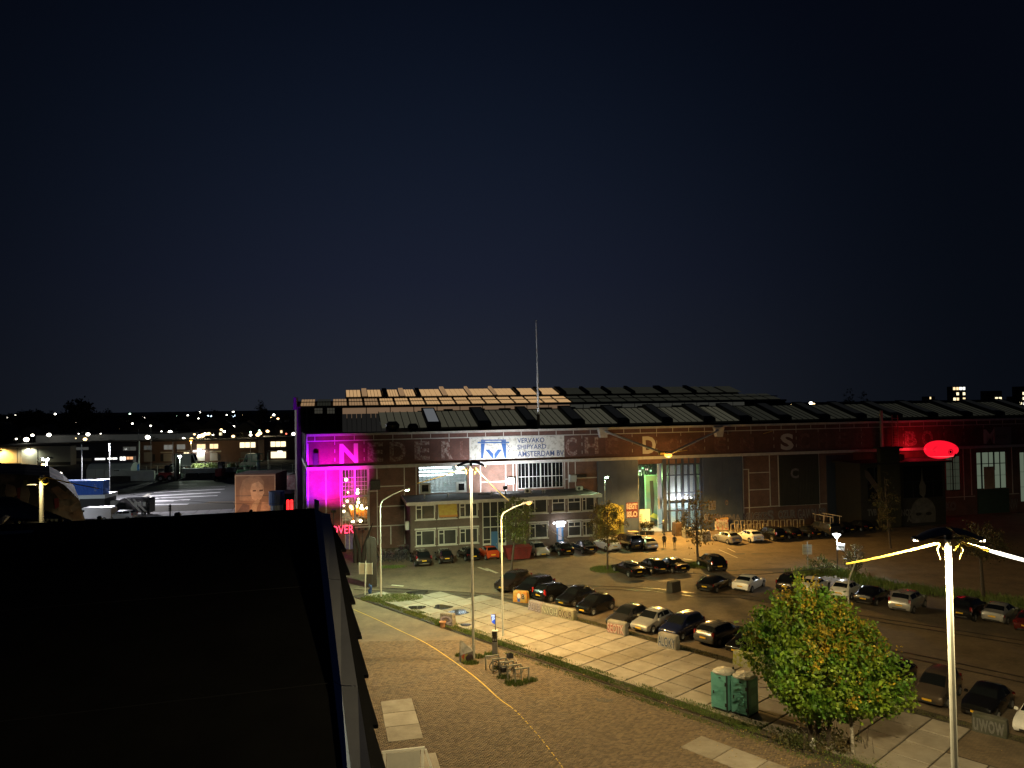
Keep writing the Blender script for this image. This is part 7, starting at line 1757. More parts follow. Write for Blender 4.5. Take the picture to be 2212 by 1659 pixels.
for k in range(11):
    q = gp(T(2, 2, 1940 + k * 55, 1246 - k * .6)) if k < 5 else gp(T(3, 2, 18 + (k - 5) * 55, 1243 - (k - 5) * 1.5)); o = copy_tree(h0); o.location = (q.x, q.y, -.04); o['label'] = 'steel bike hoop in the dim back row nearest the hall wall'
for a, c in ((T(2, 2, 1930, 1282), T(2, 2, 2000, 1281)), (T(2, 2, 2060, 1278), T(2, 2, 2160, 1276))):
    p0, p1 = gp(a), gp(c); d = p1 - p0; t = thing('hoop_rail', 'pale ground rail joining lit bike hoops, %s' % ('left length' if a[0] < 1600 else 'right length'), 'rail', ((p0.x + p1.x) / 2, (p0.y + p1.y) / 2, -.04), math.atan2(d.y, d.x))
    b = MB(); b.box(-d.length / 2, d.length / 2, -.06, .06, 0, .12); b.build('bar', HOOPP, t)
def boxthing(nm, label, cat, i, j, X0, X1, Y1, h, dep, mat, rz=FANG, skew=0):
    p0, p1 = gp(T(i, j, X0, Y1)), gp(T(i, j, X1, Y1)); w = (p1 - p0).length
    t = thing(nm, label, cat, ((p0.x + p1.x) / 2, (p0.y + p1.y) / 2 + dep / 2, -.045), rz)
    block_mesh(w, dep, h, .015, int(X0), .94).build('body', mat, t); return t, w
t, w = boxthing('tree_planter', 'big dark brown planter right of the people by the glass front', 'planter', 2, 2, 1405, 1482, 1312, 1.75, 1.4, pm('planter_rust', (.12, .07, .04), (.07, .045, .03), 2, rough=.8))
pts, _ = clumps(12, 16, (0, 0, 1.9), (.5, .4, .25), (.15, .15, .1), 31, .1); foliage('leaves', pts, LD, t, .14, 9)
t, w = boxthing('concrete_planter', 'tagged concrete planter left of the sparse tree trunk', 'planter', 2, 2, 1488, 1560, 1330, 1.35, 1.2, CONC); graffiti(t, 'RK', w * .7, .6, -.63, .3, (.42, .2, .08), (.5, .45, .36))
t, w = boxthing('concrete_planter', 'pale concrete planter right of the sparse tree trunk', 'planter', 2, 2, 1632, 1716, 1357, 1.35, 1.2, CONC)
t, w = boxthing('grit_box', 'graffiti covered grit box with an orange lid beside the bike hoops', 'box', 2, 2, 1760, 1880, 1258, 1.5, 1.3, pm('grit_box_spray', (.5, .47, .42), (.42, .1, .06), 2.5, rough=.7, thr=(.5, .56)), R(-8)); graffiti(t, 'MENH', w * .8, .8, -.67, .3, (.55, .5, .42), (.16, .13, .12))
b = MB(); b.prism([(-w / 2, -.65, 1.5), (w / 2, -.65, 1.5), (w / 2, .65, 1.75), (-w / 2, .65, 1.75)], (0, 0, .06)); b.build('lid', pm('grit_lid', (.5, .3, .12), rough=.6), t)
t, w = boxthing('kiosk_sign', 'wide printed board on a grey cabinet left of the entrance', 'sign', 2, 2, 1008, 1125, 1292, 1.9, 1.0, pm('cabinet_grey', (.12, .115, .10), (.09, .085, .075), 2, rough=.7))
b = MB(); b.box(-w / 2, w / 2, -.62, -.55, 1.45, 2.75); pn = b.build('board', pm('board_cream', (.52, .48, .4), rough=.6), t)
for k in range(3):
    text_mesh('- - - - -', 1, pm('board_print', (.2, .12, .1), rough=.7), 'printed_line', pn, (-w / 2 + .25, -.625, 2.35 - k * .36), (R(90), 0, 0), width=w - .5, height=.1, bold=.08, ext=.003)
p = gp(T(2, 2, 1100, 1330)); t = thing('slim_post', 'slim pale post left of the entrance', 'post', (p.x, p.y, -.04)); b = MB(); b.cyl((0, 0, 0), (0, 0, 9.0), .06, .04, 8); b.build('pole', GALV, t); b = MB(); b.lathe([(.1, 0), (.1, .1)], n=8); b.build('foot', GALV, t)
p = gp(T(2, 2, 1145, 1275)); t = thing('notice_easel', 'white notice panel standing in the entrance', 'sign', (p.x, p.y - .5, 0), FANG + R(-6)); b = MB(); b.box(-.75, .75, 0, .05, .8, 3.2); b.build('panel', pm('easel_white', (.75, .78, .75), rough=.5), t); b = MB(); b.box(-.7, -.62, 0, .06, 0, .8); b.box(.62, .7, 0, .06, 0, .8); b.build('legs', GALV, t)
for k, X in enumerate((1135, 1175, 1210)):
    p = gp(T(2, 2, X, 1300)); t = thing('potted_shrub', 'dark shrub in a pot at the entrance, %s' % ('next to the white notice panel', 'middle of the three', 'nearest the glass front')[k], 'plant', (p.x, p.y, -.04))
    b = MB(); b.lathe([(.26, 0), (.34, .5), (.36, .55)], n=10); b.build('pot', DARKM, t)
    pts, _ = clumps(10, 26, (0, 0, 1.3), (.35, .35, .75), (.12, .12, .16), 40 + k, .1); foliage('leaves', pts, LD, t, .16, k)
t, w = boxthing('picnic_table', 'pale wooden picnic table top left of the silver hatchback', 'table', 2, 2, 1005, 1090, 1325, .06, .9, pm('picnic_wood', (.4, .3, .18), rough=.7))
bpy.data.objects.remove(t.children[0]); t.location.z = -.045
b = MB(); b.box(-w / 2, w / 2, -.5, .5, .72, .78); b.build('table_top', pm('picnic_wood', (.4, .3, .18)), t)
for x in (-w / 2 + .2, w / 2 - .3):
    b = MB(); b.box(x, x + .1, -.4, .4, 0, .72); b.build('leg', WOODD, t)
t, w = boxthing('bench', 'pale bench plank against the annex wall below the right windows', 'bench', 2, 2, 600, 718, 1365, .06, .5, WHITE); bpy.data.objects.remove(t.children[0])
b = MB(); b.box(-w / 2, w / 2, -.25, .25, .42, .52); b.build('seat', FW, t)
for x in (-w / 2 + .3, w / 2 - .4):
    b = MB(); b.box(x, x + .1, -.2, .2, 0, .42); b.build('leg', WOODD, t)

# ================================================================== DARK KIOSK AND THE RED EGG ON THE RIGHT
KO = -6.0
ks0, ks1 = fz(T(3, 2, 800, 900), KO)[0], fz(T(3, 2, 1532, 900), KO)[0]; kz = fz(T(3, 2, 1150, 672), KO)[1]
kiosk = thing('dark_kiosk', 'dark flat-roofed kiosk with faint murals below the red egg', 'building', FO, FANG)
KW = pm('kiosk_wall', (.03, .027, .02), (.022, .02, .016), .6, rough=.8)
kw = (ks0 + (ks1 - ks0) * .50, ks1 - .3, kz * .42, kz - .6); kw2 = (ks0 + (ks1 - ks0) * .08, ks0 + (ks1 - ks0) * .26, kz * .42, kz - .6)
b = MB(); wall_holes(b, ks0, ks1, -.08, kz - .25, [kw, kw2], KO, .2); b.quad((ks0, -.5, 0), (ks0, KO, 0), (ks0, KO, kz - .25), (ks0, -.5, kz - .25)); b.quad((ks1, KO, 0), (ks1, -.5, 0), (ks1, -.5, kz - .25), (ks1, KO, kz - .25)); b.build('wall', KW, kiosk)
b = MB(); b.box(ks0 - .6, ks1 + .6, KO - .8, -.5, kz - .24, kz + .02); b.build('roof', pm('kiosk_roof', (.02, .019, .018), rough=.8), kiosk)
window(kiosk, kw, KO + .05, [.25, .5, .75], [.5], fm=DARKM, glass=DGLASS); window(kiosk, kw2, KO + .05, [.5], [.5], fm=DARKM, glass=DGLASS)
s0 = fz(T(3, 2, 1070, 800), KO - 1)[0]; zt2 = fz(T(3, 2, 1070, 550), KO - 1)[1]
b = MB(); b.box(s0 - 1.6, s0 + 1.6, KO - .75, KO - .05, 0, zt2 - .15); b.build('pillar', pm('pillar_olive', (.045, .042, .022), (.035, .032, .018), .8, rough=.8), kiosk)
b = MB(); b.box(s0 - 2.0, s0 + 2.0, KO - 1.0, KO + .2, zt2 - .15, zt2 + .1); b.build('pillar_cap', DARKM, kiosk)
MUR = pm('mural_pale_paint', (.16, .15, .14), (.09, .085, .08), 1.4, rough=.8)
c_ = fz(T(3, 2, 1342, 1100), KO); b = MB(); b.prism([(c_[0] + 2.1 * math.cos(a), KO - .002, c_[1] + 2.2 * math.sin(a) - .2) for a in [k * math.pi / 10 for k in range(0, 11)]] + [(c_[0] - 2.0, KO - .002, c_[1] - 1.6), (c_[0] + 2.0, KO - .002, c_[1] - 1.6)], (0, -.012, 0)); hd = b.build('painted_dome', MUR, kiosk)
for x in (-.8, .9):
    b = MB(); b.ball((c_[0] + x, KO - .02, c_[1] - .35), .48, 10, (1.1, .05, .5)); b.build('painted_dark_patch', KW, hd)
p_ = [fz(T(3, 2, X, Y), KO) for X, Y in ((1328, 715), (1340, 830), (1365, 880), (1360, 950), (1345, 985), (1310, 950), (1305, 880), (1322, 830))]
b = MB(); b.prism([(s, KO - .002, z) for s, z in p_], (0, -.012, 0)); b.build('painted_spire', MUR, kiosk)
p_ = [fz(T(3, 2, X, Y), KO) for X, Y in ((835, 740), (870, 760), (960, 890), (990, 960), (960, 960), (900, 880), (840, 800))]
b = MB(); b.prism([(s, KO - .002, z) for s, z in p_], (0, -.012, 0)); b.build('painted_arm', pm('mural_dim_rust', (.10, .07, .055), rough=.8), kiosk)
for k, (X0, X1, Y) in enumerate(((1150, 1260, 1080), (1200, 1300, 1130), (860, 940, 1080))):
    q = rc(3, 2, X0, X1, Y, Y + 60, KO); text_mesh(('NOX', 'ARK', 'TVB')[k], 1, MUR, 'graffiti', kiosk, (q[0], KO - .006, q[2]), (R(90), 0, 0), width=q[1] - q[0], height=q[3] - q[2], bold=.05, ext=.003)
es_, ez_ = fz(T(3, 2, 1492, 584), KO + 2.2); ew = (fz(T(3, 2, 1615, 584), KO + 2.2)[0] - fz(T(3, 2, 1370, 584), KO + 2.2)[0]) / 2; eh = (fz(T(3, 2, 1492, 504), KO + 2.2)[1] - fz(T(3, 2, 1492, 662), KO + 2.2)[1]) / 2
egg = thing('glowing_egg', 'glowing red egg-shaped capsule resting on the dark kiosk roof', 'sculpture', fw(es_, KO + 2.2, kz + .02), FANG)
em = bpy.data.materials.new('red_egg_skin'); em.use_nodes = True; t_ = em.node_tree; p_ = t_.nodes['Principled BSDF']
p_.inputs['Base Color'].default_value = (.5, .01, .015, 1); p_.inputs['Roughness'].default_value = .4
p_.inputs['Emission Color'].default_value = (1, .008, .028, 1); p_.inputs['Emission Strength'].default_value = 1.0
b = MB(); b.ball((0, 0, eh), 1.0, 28, (ew, ew * .8, eh)); 
for i in range(len(b.v)):
    x, y, z = b.v[i]; f_ = 1 + .10 * (x / ew); b.v[i] = (x, y * f_, eh + (z - eh) * (1 - .10 * x / ew))
b.build('shell', em, egg, smooth=True)
SEAM = emit('egg_seam_glow', (.75, .0, .015), .45); RIMG = emit('egg_rim_glow', (1, .10, .12), 1.3)
b = MB(); b.ringtorus((-.1, -ew * .80, eh * .84), .36, .05, (0, 1, .1), 20, 5); b.build('porthole_rim', SEAM, egg)
b = MB(); b.ball((-.1, -ew * .80, eh * .84), .2, 10, (1, .25, 1)); b.build('porthole', pm('dark_red_glass', (.08, .003, .004), rough=.2), egg)
b = MB(); b.tube([(-ew * .72, -ew * .48, eh * 1.42), (-ew * .86, -ew * .38, eh * 1.1), (-ew * .80, -ew * .42, eh * .8)], .03, 5); b.build('seam', SEAM, egg)
b = MB(); b.tube([(ew * .35, -ew * .72, eh * 1.3), (ew * .62, -ew * .58, eh * 1.42), (ew * .78, -ew * .44, eh * 1.2)], .03, 5); b.build('seam', SEAM, egg)
b = MB(); b.ringtorus((0, 0, eh * .30), ew * .72, .05, (0, 0, 1), 40, 5); 
for i in range(len(b.v)): b.v[i] = (b.v[i][0], b.v[i][1] * .82, b.v[i][2])
b.build('lower_rim', RIMG, egg)
b = MB(); b.prism([(.85, -ew * .72, eh * .62), (1.25, -ew * .66, eh * .5), (1.0, -ew * .60, eh * .2), (.5, -ew * .62, eh * .05)], (0, -.1, 0)); b.build('ramp', pm('dark_ramp', (.02, .004, .004), rough=.6), egg)
lamp('egg_light', 'POINT', (-1.2, 1.0, eh + .1 - .0), (1, .02, .05), 10, egg, .5)
lamp('egg_wall_light', 'POINT', (-ew - .5, 2.0, eh + .3), (1, .02, .04), 170, egg, .4)
s0 = fz(T(3, 2, 1162, 620), KO + 2)[0]; b = MB(); b.bev(s0 - .35, s0 + .35, KO + 2, KO + 2.3, kz + .02, kz + .9, .04); t = tag(b.build('roof_box_light', pm('box_dim_red', (.3, .05, .06), rough=.5)), 'small dim red box on the kiosk roof beside the pillar', 'box'); t.location = FO; t.rotation_euler = (0, 0, FANG)
# ================================================================== YARD, FAR SHEDS AND CITY ON THE LEFT
def hor(x): return 872.4 - .0151 * (x - 1106)
def L0(X, Y): return T(0, 2, X, Y)
def at_base(p): q = gp(p); return q, q.y / FOC
YARD = pm('yard_asphalt', (.085, .085, .088), (.05, .05, .052), .12, rough=.85, coord='World')
sheet('yard', [(-175, 112), (-36, 112), (-47, 215), (-150, 215), (-175, 190)], -.05, YARD)
YSL = pm('yard_slab', (.38, .35, .36), (.25, .235, .24), .35, rough=.85, coord='World')
yb = sheet('yard_slabs', [gp(L0(1240, 1062)).xy, gp(L0(2010, 1015)).xy, gp(L0(2130, 1200)).xy, gp(L0(800, 1220)).xy], -.04, SOIL)
ysm = [slab_mesh(1.93, 1.93, YSL, 90 + k) for k in range(3)]
ya = gp(L0(1310, 1160)); yx = (gp(L0(2030, 1128)) - ya).normalized(); yy_ = Vector((-yx.y, yx.x, 0)); yang = math.atan2(yx.y, yx.x)
for i in range(-8, 11):
    for k in range(-1, 6):
        if k > 3 and i < 7 - 1: continue
        p = ya + yx * 2 * i + yy_ * 2 * k
        o = link('slab', ysm[(i + k) % 3], yb, (p.x, p.y, -.01 + .006 * ((i * 3 + k) % 3))); o.rotation_euler = (0, 0, yang)
b = MB()
for X0, Y0, X1, Y1, w in ((1400, 898, 1948, 884, .5), (1330, 936, 1940, 906, 1.0), (1270, 968, 1905, 934, 1.2), (1225, 990, 1880, 962, .9), (1240, 1012, 1640, 998, 1.4), (1300, 1040, 1625, 1036, 1.3), (1305, 1018, 1500, 1012, .8), (1450, 868, 1700, 862, .4)):
    a, c = gp(L0(X0, Y0)), gp(L0(X1, Y1)); d = (c - a).normalized(); n_ = Vector((-d.y, d.x, 0)) * w / 2; z = Vector((0, 0, -.04))
    b.quad(a - n_ + z, c - n_ + z, c + n_ + z, a + n_ + z)
tag(b.build('yard_marking', pm('yard_white_paint', (.72, .7, .72), (.4, .39, .4), .4, rough=.7, coord='World')), kind='structure')
tag(MB().prism([gp(L0(1275, 948)) + z3 * -.05, gp(L0(1095, 1060)) + z3 * -.05, gp(L0(1120, 1062)) + z3 * -.05, gp(L0(1310, 948)) + z3 * -.05], (0, 0, .1)).build('yard_kerb', CONC), kind='structure')
road = sheet('far_road', [(-260, 214), (-30, 214), (-30, 262), (-260, 262)], -.06, pm('road_asphalt', (.04, .04, .04), (.05, .05, .05), .3, rough=.9, coord='World'))

def litpane(nm, c, s): return emit('far_window_' + nm, c, s)
WARMW = litpane('warm', (1, .72, .38), 1.5); YELW = litpane('yellow', (1, .86, .52), 1.7); ORW = litpane('orange', (1, .5, .25), 1.1); WHW = litpane('white', (1, 1, .92), 2.2); DIMW = litpane('dim', (.75, .78, .72), .07)
def fbox(nm, label, cat, X0, X1, Yt, Yb, mat, dep=12.0, roofm=None, parts=(), rz=0.0, D=None, j=(0, 2)):
    """building seen end-on at its real distance; parts: (name, X0, X1, Y0, Y1, material)"""
    q = gp(T(j[0], j[1], (X0 + X1) / 2, Yb)); D = D or q.y
    a, c = atd(T(j[0], j[1], X0, Yt), D), atd(T(j[0], j[1], X1, Yt), D); zt_ = (a.z + c.z) / 2
    t = thing(nm, label, cat, (0, 0, 0))
    b = MB(); b.box(a.x, c.x, D, D + dep, -.08, zt_); b.build('wall', mat, t)
    b = MB(); b.box(a.x - .3, c.x + .3, D - .3, D + dep + .3, zt_ + .002, zt_ + .35); b.build('roof', roofm or DECK, t)
    for it in parts:
        n_, x0, x1, y0, y1, m_ = it[:6]
        p, r_ = atd(T(j[0], j[1], x0, y1), D), atd(T(j[0], j[1], x1, y0), D)
        b = MB(); b.box(p.x, r_.x, D - .12, D - .005, max(p.z, 0), min(r_.z, zt_ - .05)); w_ = b.build(n_, m_, t)
        if n_ == 'window':
            k = max(2, int((r_.x - p.x) / 1.6)); b = MB()
            for i in range(1, k): x = p.x + (r_.x - p.x) * i / k; b.box(x - .07, x + .07, D - .18, D - .125, p.z, r_.z)
            b.box(p.x - .08, r_.x + .08, D - .18, D - .125, p.z - .12, p.z); b.box(p.x - .08, r_.x + .08, D - .18, D - .125, r_.z, r_.z + .12); b.build('frame', pm('far_frame', (.3, .29, .27), rough=.7), w_)
    return t
PALE = pm('pale_cladding', (.42, .41, .36), (.36, .35, .31), .2, rough=.6); FBR = pm('far_brick', (.13, .08, .06), (.10, .06, .048), .8, rough=.9); FDK = pm('far_dark_cladding', (.045, .045, .075), (.035, .035, .055), .4, rough=.7); ROLLER = pm('roller_door', (.32, .31, .28), (.27, .26, .24), .6, rough=.6)
BLKB = pm('black_base', (.02, .02, .02), rough=.8)
fbox('pale_warehouse', 'long pale clad warehouse with a roller door at the far left', 'warehouse', -120, 610, 540, 704, PALE, 20, None, [('base_panel', -120, 188, 682, 704, BLKB), ('base_panel', 324, 610, 672, 704, BLKB), ('roller_door', 192, 318, 592, 704, ROLLER), ('door_frame', 186, 192, 560, 704, WHITE), ('door_frame', 318, 324, 560, 704, WHITE)])
fbox('back_warehouse', 'long low pale roofline behind the row of business units', 'warehouse', 310, 1550, 438, 520, pm('back_cladding_glow', (.10, .10, .095), (.08, .08, .075), .2, rough=.7, emis=(.8, .85, .8), es=.02), 20, None, [], D=330)  # faint light put into the cladding as emission
fbox('dark_unit', 'dark blue business unit with strips of lit windows left of the brick units', 'building', 614, 1190, 512, 688, FDK, 14, None, [('window', 660, 765, 545, 570, DIMW), ('window', 1065, 1175, 542, 575, DIMW), ('window', 1080, 1098, 556, 570, WHW), ('window', 822, 908, 640, 656, WHW), ('window', 930, 1012, 636, 652, WHW), ('window', 1038, 1085, 628, 660, WHW), ('window', 1095, 1150, 628, 652, ORW), ('window', 1150, 1175, 625, 675, DIMW), ('roller_door', 650, 790, 640, 668, ROLLER), ('roller_door', 826, 905, 585, 630, BLKB), ('roller_door', 930, 1010, 580, 625, BLKB)])
fbox('brick_units', 'row of brick business units with lit upper windows and roller doors', 'building', 1192, 2230, 492, 674, FBR, 14, None, [('window', 1245, 1312, 532, 568, DIMW), ('window', 1418, 1490, 526, 566, litpane('grey', (.8, .8, .72), .2)), ('window', 1530, 1600, 522, 564, MATS['far_window_grey']), ('window', 1703, 1774, 520, 560, WARMW), ('window', 1814, 1884, 518, 558, WARMW), ('window', 2074, 2206, 503, 550, YELW),
     ('roller_door', 1245, 1315, 590, 672, ROLLER), ('door', 1318, 1342, 606, 668, BLKB), ('roller_door', 1415, 1485, 600, 668, ROLLER), ('door', 1388, 1410, 605, 668, BLKB), ('lit_sign', 1668, 1774, 572, 588, WHW), ('roller_door', 1700, 1770, 592, 664, pm('pale_roller_door', (.6, .6, .55), rough=.6)), ('window', 1590, 1632, 590, 625, YELW), ('roller_door', 1815, 1880, 595, 662, ROLLER), ('door', 1885, 1906, 606, 660, BLKB), ('sign_band', 1812, 1910, 574, 590, PALE), ('sign_band', 1530, 1640, 574, 586, PALE), ('sign_band', 1388, 1490, 585, 597, PALE), ('roller_door', 2080, 2190, 585, 650, pm('dim_roller_door', (.12, .11, .10), rough=.7))])
fbox('end_unit', 'end brick business unit with a bright yellow entrance next to the hall corner', 'building', 0, 338, 468, 652, FBR, 14, None, [('window', 128, 256, 496, 542, YELW), ('entrance', 130, 258, 584, 640, YELW), ('canopy_light', 185, 228, 576, 592, WHW), ('canopy', 108, 276, 570, 580, PALE)], j=(1, 2))
pw = atd(L0(245, 566), gp(L0(245, 704)).y - .6)
def wall_lamp(p, label, col, watts, em, r=.25):
    t = thing('wall_lamp', label, 'lamp', p); b = MB(); b.bev(-.3, .3, -.1, .5, .15, .3, .04); b.build('housing', DARKM, t); b = MB(); b.ball((0, 0, .02), r, 8, (1.5, 1, .6)); b.build('lens', em, t)
    if watts: lamp('wall_light', 'SPOT', (0, -.5, .2), col, watts, t, .2, aim=(0, 1.6, -6), cone=165)
    return t
wall_lamp(pw, 'bright lamp over the pale warehouse roller door', (.95, 1, .7), 2600, E_WARM)
pq = atd(L0(-30, 575), gp(L0(245, 704)).y - 1.5); wall_lamp(pq, 'orange lamp at the left end of the pale warehouse', SODIUM, 13000, E_SOD, .2)
pq = atd(L0(1722, 566), gp(L0(1722, 674)).y - .8); wall_lamp(pq, 'white lamp above the pale roller door of the brick units', (1, 1, .85), 1800, E_COOL, .35)

# street lamps, houses and trees of the dark city
PT = pm('far_pole', (.1, .1, .1), rough=.7)
FL = {'w': emit('far_lamp_white', (1, .93, .78), 12), 'y': emit('far_lamp_yellow', (1, .66, .28), 5), 'b': emit('far_lamp_blue', (.6, .8, 1), 7), 'g': emit('far_lamp_green', (.6, 1, .7), 7), 'r': emit('far_lamp_red', (1, .15, .08), 5)}
far0 = {}
def far_lamp(i, X, Y, c='w', s=1.0, h=8.0, D=None):
    p = T(i, 2, X, Y); dy = p[1] - hor(p[0])
    if D is None: D = min(1500, max(275, (CAM_H - h) * FOC / dy)) if dy > 5 else 1300
    q = atd(p, D)
    key = c
    r_ = .00088 * s * D
    if key not in far0:
        t = thing('far_street_lamp', 'distant %s street lamp glowing among the dark trees and houses' % {'w': 'white', 'y': 'yellow', 'b': 'bluish', 'g': 'greenish', 'r': 'red'}[c], 'street lamp', group='far %s street lamps' % {'w': 'white', 'y': 'yellow', 'b': 'bluish', 'g': 'greenish', 'r': 'red'}[c])
        b = MB(); b.ball((0, 0, 0), 1, 8, (1.2, 1, .9)); b.build('lantern', FL[c], t)
        b = MB(); b.cyl((0, 0, -1), (0, 0, -.2), .12, .12, 6); b.build('pole', PT, t)
        far0[key] = t
    else: t = copy_tree(far0[key])
    t.location = (q.x, q.y, q.z)
    for ch in t.children:
        if ch.name.startswith('lantern'): ch.scale = (r_, r_, r_)
        else: ch.scale = (1, 1, max(.5, q.z))
    return t
for X, Y, c, s in [(205, 358, 'y', 2.6), (337, 362, 'w', 3.0), (280, 443, 'w', 2), (422, 440, 'w', 2.8), (228, 480, 'w', 3.4), (760, 435, 'w', 2.6), (735, 477, 'y', 2.6), (655, 335, 'w', 2.2), (1470, 415, 'w', 2.6), (1277, 460, 'w', 3.2), (1655, 480, 'y', 3.2), (1587, 472, 'w', 2), (1750, 445, 'y', 3.2), (1722, 450, 'w', 2.2), (1805, 430, 'y', 2.4), (1962, 372, 'y', 2.6), (2015, 370, 'w', 2), (2015, 452, 'y', 2.2), (1912, 395, 'y', 1.8), (1938, 410, 'w', 1.8), (1680, 435, 'y', 1.5), (1710, 462, 'y', 1.6),
                   (1145, 343, 'w', 1.4), (1043, 328, 'y', 1.4), (935, 307, 'w', 1.2), (1183, 287, 'b', 1.2), (870, 278, 'w', 1), (478, 260, 'w', 1.4), (1122, 258, 'g', 1.2), (135, 268, 'w', 1.2), (20, 355, 'y', 1.6), (60, 292, 'w', 1.1), (1890, 360, 'w', 1), (2165, 440, 'w', 1.8), (1800, 275, 'b', 1.4), (1822, 278, 'b', 1.2), (1728, 243, 'w', 1.2), (2015, 240, 'w', 1.3), (2020, 275, 'b', 2.2), (2100, 272, 'y', 1.2), (1623, 270, 'w', 1), (1715, 298, 'w', 1), (1530, 278, 'g', 1), (1655, 338, 'b', 1.2), (1245, 290, 'w', .9), (570, 326, 'w', 1), (1395, 410, 'w', .9), (140, 475, 'w', 1.2), (2095, 370, 'y', 1.2), (1958, 268, 'w', .8), (800, 295, 'w', .8), (1210, 300, 'w', .8), (115, 352, 'w', .8), (2165, 415, 'g', 1.2), (1840, 440, 'w', 1.3), (1770, 430, 'w', 1.6), (680, 430, 'w', .8), (870, 430, 'w', .8), (655, 470, 'y', .8)]:
    far_lamp(0, X, Y, c, s)
for X, Y, c, s in [(155, 268, 'w', 1.8), (190, 300, 'y', 1.6), (130, 290, 'y', 1.2), (100, 408, 'y', 2.2), (32, 425, 'y', 3.0), (15, 440, 'y', 2.6), (70, 465, 'w', 2.2), (325, 432, 'w', 2.6), (262, 430, 'r', 1), (330, 470, 'y', 1.8), (30, 400, 'g', 1)]:
    far_lamp(1, X, Y, c, s)
for X, Y, c, s in [(68, 175, 'w', 1.2), (230, 183, 'w', 1.4), (200, 180, 'y', .9), (285, 178, 'w', .9), (370, 165, 'w', 2.2), (395, 172, 'y', 1.6), (335, 185, 'w', .9), (1770, 168, 'w', .8), (1840, 172, 'w', .8), (2050, 178, 'w', .8)]:
    far_lamp(3, X, Y, c, s, h=6, D=1000)
for X, Y, s in ((238, 780, 2.2), (345, 788, 2.2), (300, 790, 1.6), (330, 788, 1.6), (275, 792, 1.5), (475, 772, 1.4), (522, 772, 1.8), (372, 697, 2.0)):
    t = far_lamp(0, X, Y, 'y' if X in (238, 372) else 'w', s * 1.15, D=185 if Y > 750 else 235); t['label'] = 'small lamp low behind the painted shed on the left'; t['group'] = 'low lamps behind the painted shed'; t.name = 'yard_lamp'
# houses
HB = [pm('house_wall_%d' % k, c, rough=.9) for k, c in enumerate([(.10, .08, .07), (.16, .15, .14), (.07, .055, .05)])]; HR = pm('house_roof', (.03, .028, .027), rough=.9)
g_ = random.Random(21)
def house(i, X, Y, D, w, h, k, lit):
    q = atd(T(i, 2, X, Y), D)
    t = thing('far_house', ('dark gabled house far across the water, windows unlit', 'dark gabled house far off with a lit window')[1 if lit else 0], 'house', (q.x, D, 0), g_.uniform(-.4, .4), 'dark houses far away' if not lit else 'far houses with lit windows')
    b = MB(); b.box(-w / 2, w / 2, 0, 9, -.08, h); b.build('wall', HB[k % 3], t)
    b = MB(); b.prism([(-w / 2 - .3, -.3, h + .002), (w / 2 + .3, -.3, h + .002), (0, -.3, h + w * .38)], (0, 9.6, 0)); b.build('roof', HR, t)
    for x in (-w * .25, w * .25):
        for z in (1.2, 4.2):
            if z + 1.4 > h: continue
            on = lit and g_.random() < .45
            b = MB(); b.box(x - .7, x + .7, -.06, -.002, z, z + 1.4); b.build('window', (WARMW if g_.random() < .6 else YELW) if on else DGLASS, t)
for k in range(34):
    X = g_.uniform(0, 2230); D = g_.uniform(340, 620); house(0, X, 400, D, g_.uniform(8, 16), g_.uniform(5, 8), k, k % 2)
for k in range(6): house(1, 40 + k * 50, 330, 420 + 40 * (k % 3), 9, 6, k, 1)
FT = pm('far_tree_leaf', (.018, .022, .012), rough=.9)
def far_tree(i, X, Yt, Yb, rx, D, n, label, group=None, seed=1, nm='far_tree'):
    top, bot = atd(T(i, 2, X, Yt), D), atd(T(i, 2, X, Yb), D); rX = rx / 4 * D / FOC
    t = thing(nm, label, 'tree', (top.x, D, 0), 0, group)
    h = top.z; c0 = max(h * .28, 1.2)
    b = MB(); b.cyl((0, 0, -.08), (0, 0, h * .7), h * .028, h * .012, 7); b.build('trunk', BARK, t)
    pts, _ = clumps(n // 10, 22, (0, 0, (h + c0) / 2), (rX, rX * .7, (h - c0) / 2), (rX * .1, rX * .1, rX * .09), seed, .1)
    foliage('crown', pts, FT, t, rX * .13, seed); return t
far_tree(0, 690, 135, 330, 150, 430, 1500, 'big round dark tree standing above the skyline at the left', seed=2)
far_tree(0, 300, 222, 340, 150, 470, 1200, 'broad dark tree left of the big round tree on the skyline', seed=3)
far_tree(1, 42, 140, 330, 62, 420, 900, 'upright dark tree just left of the hall roof corner', seed=4)
far_tree(1, 312, 195, 300, 28, 520, 400, 'small pointed dark tree touching the hall corner', seed=5)
far_tree(3, 700, 38, 200, 56, 330, 700, 'left one of two dark poplars behind the hall roof', seed=6)
far_tree(3, 818, 42, 200, 50, 330, 700, 'right one of two dark poplars behind the hall roof', seed=7)
for k in range(30):
    X = k * 75 + g_.uniform(-25, 25); far_tree(0, X, g_.uniform(222, 268), 400, g_.uniform(50, 95), g_.uniform(480, 900), 420, 'dark tree merging into the skyline on the left', 'skyline trees', 30 + k)
for k in range(8): far_tree(1, k * 45, g_.uniform(225, 262), 400, 40, g_.uniform(500, 800), 300, 'dark tree merging into the skyline on the left', 'skyline trees', 70 + k)
for k in range(15): far_tree(3, 1050 + k * 85, g_.uniform(130, 168), 230, g_.uniform(55, 85), g_.uniform(500, 800), 320, 'dark tree of the low treeline behind the hall at the right', 'treeline at the right', 90 + k)
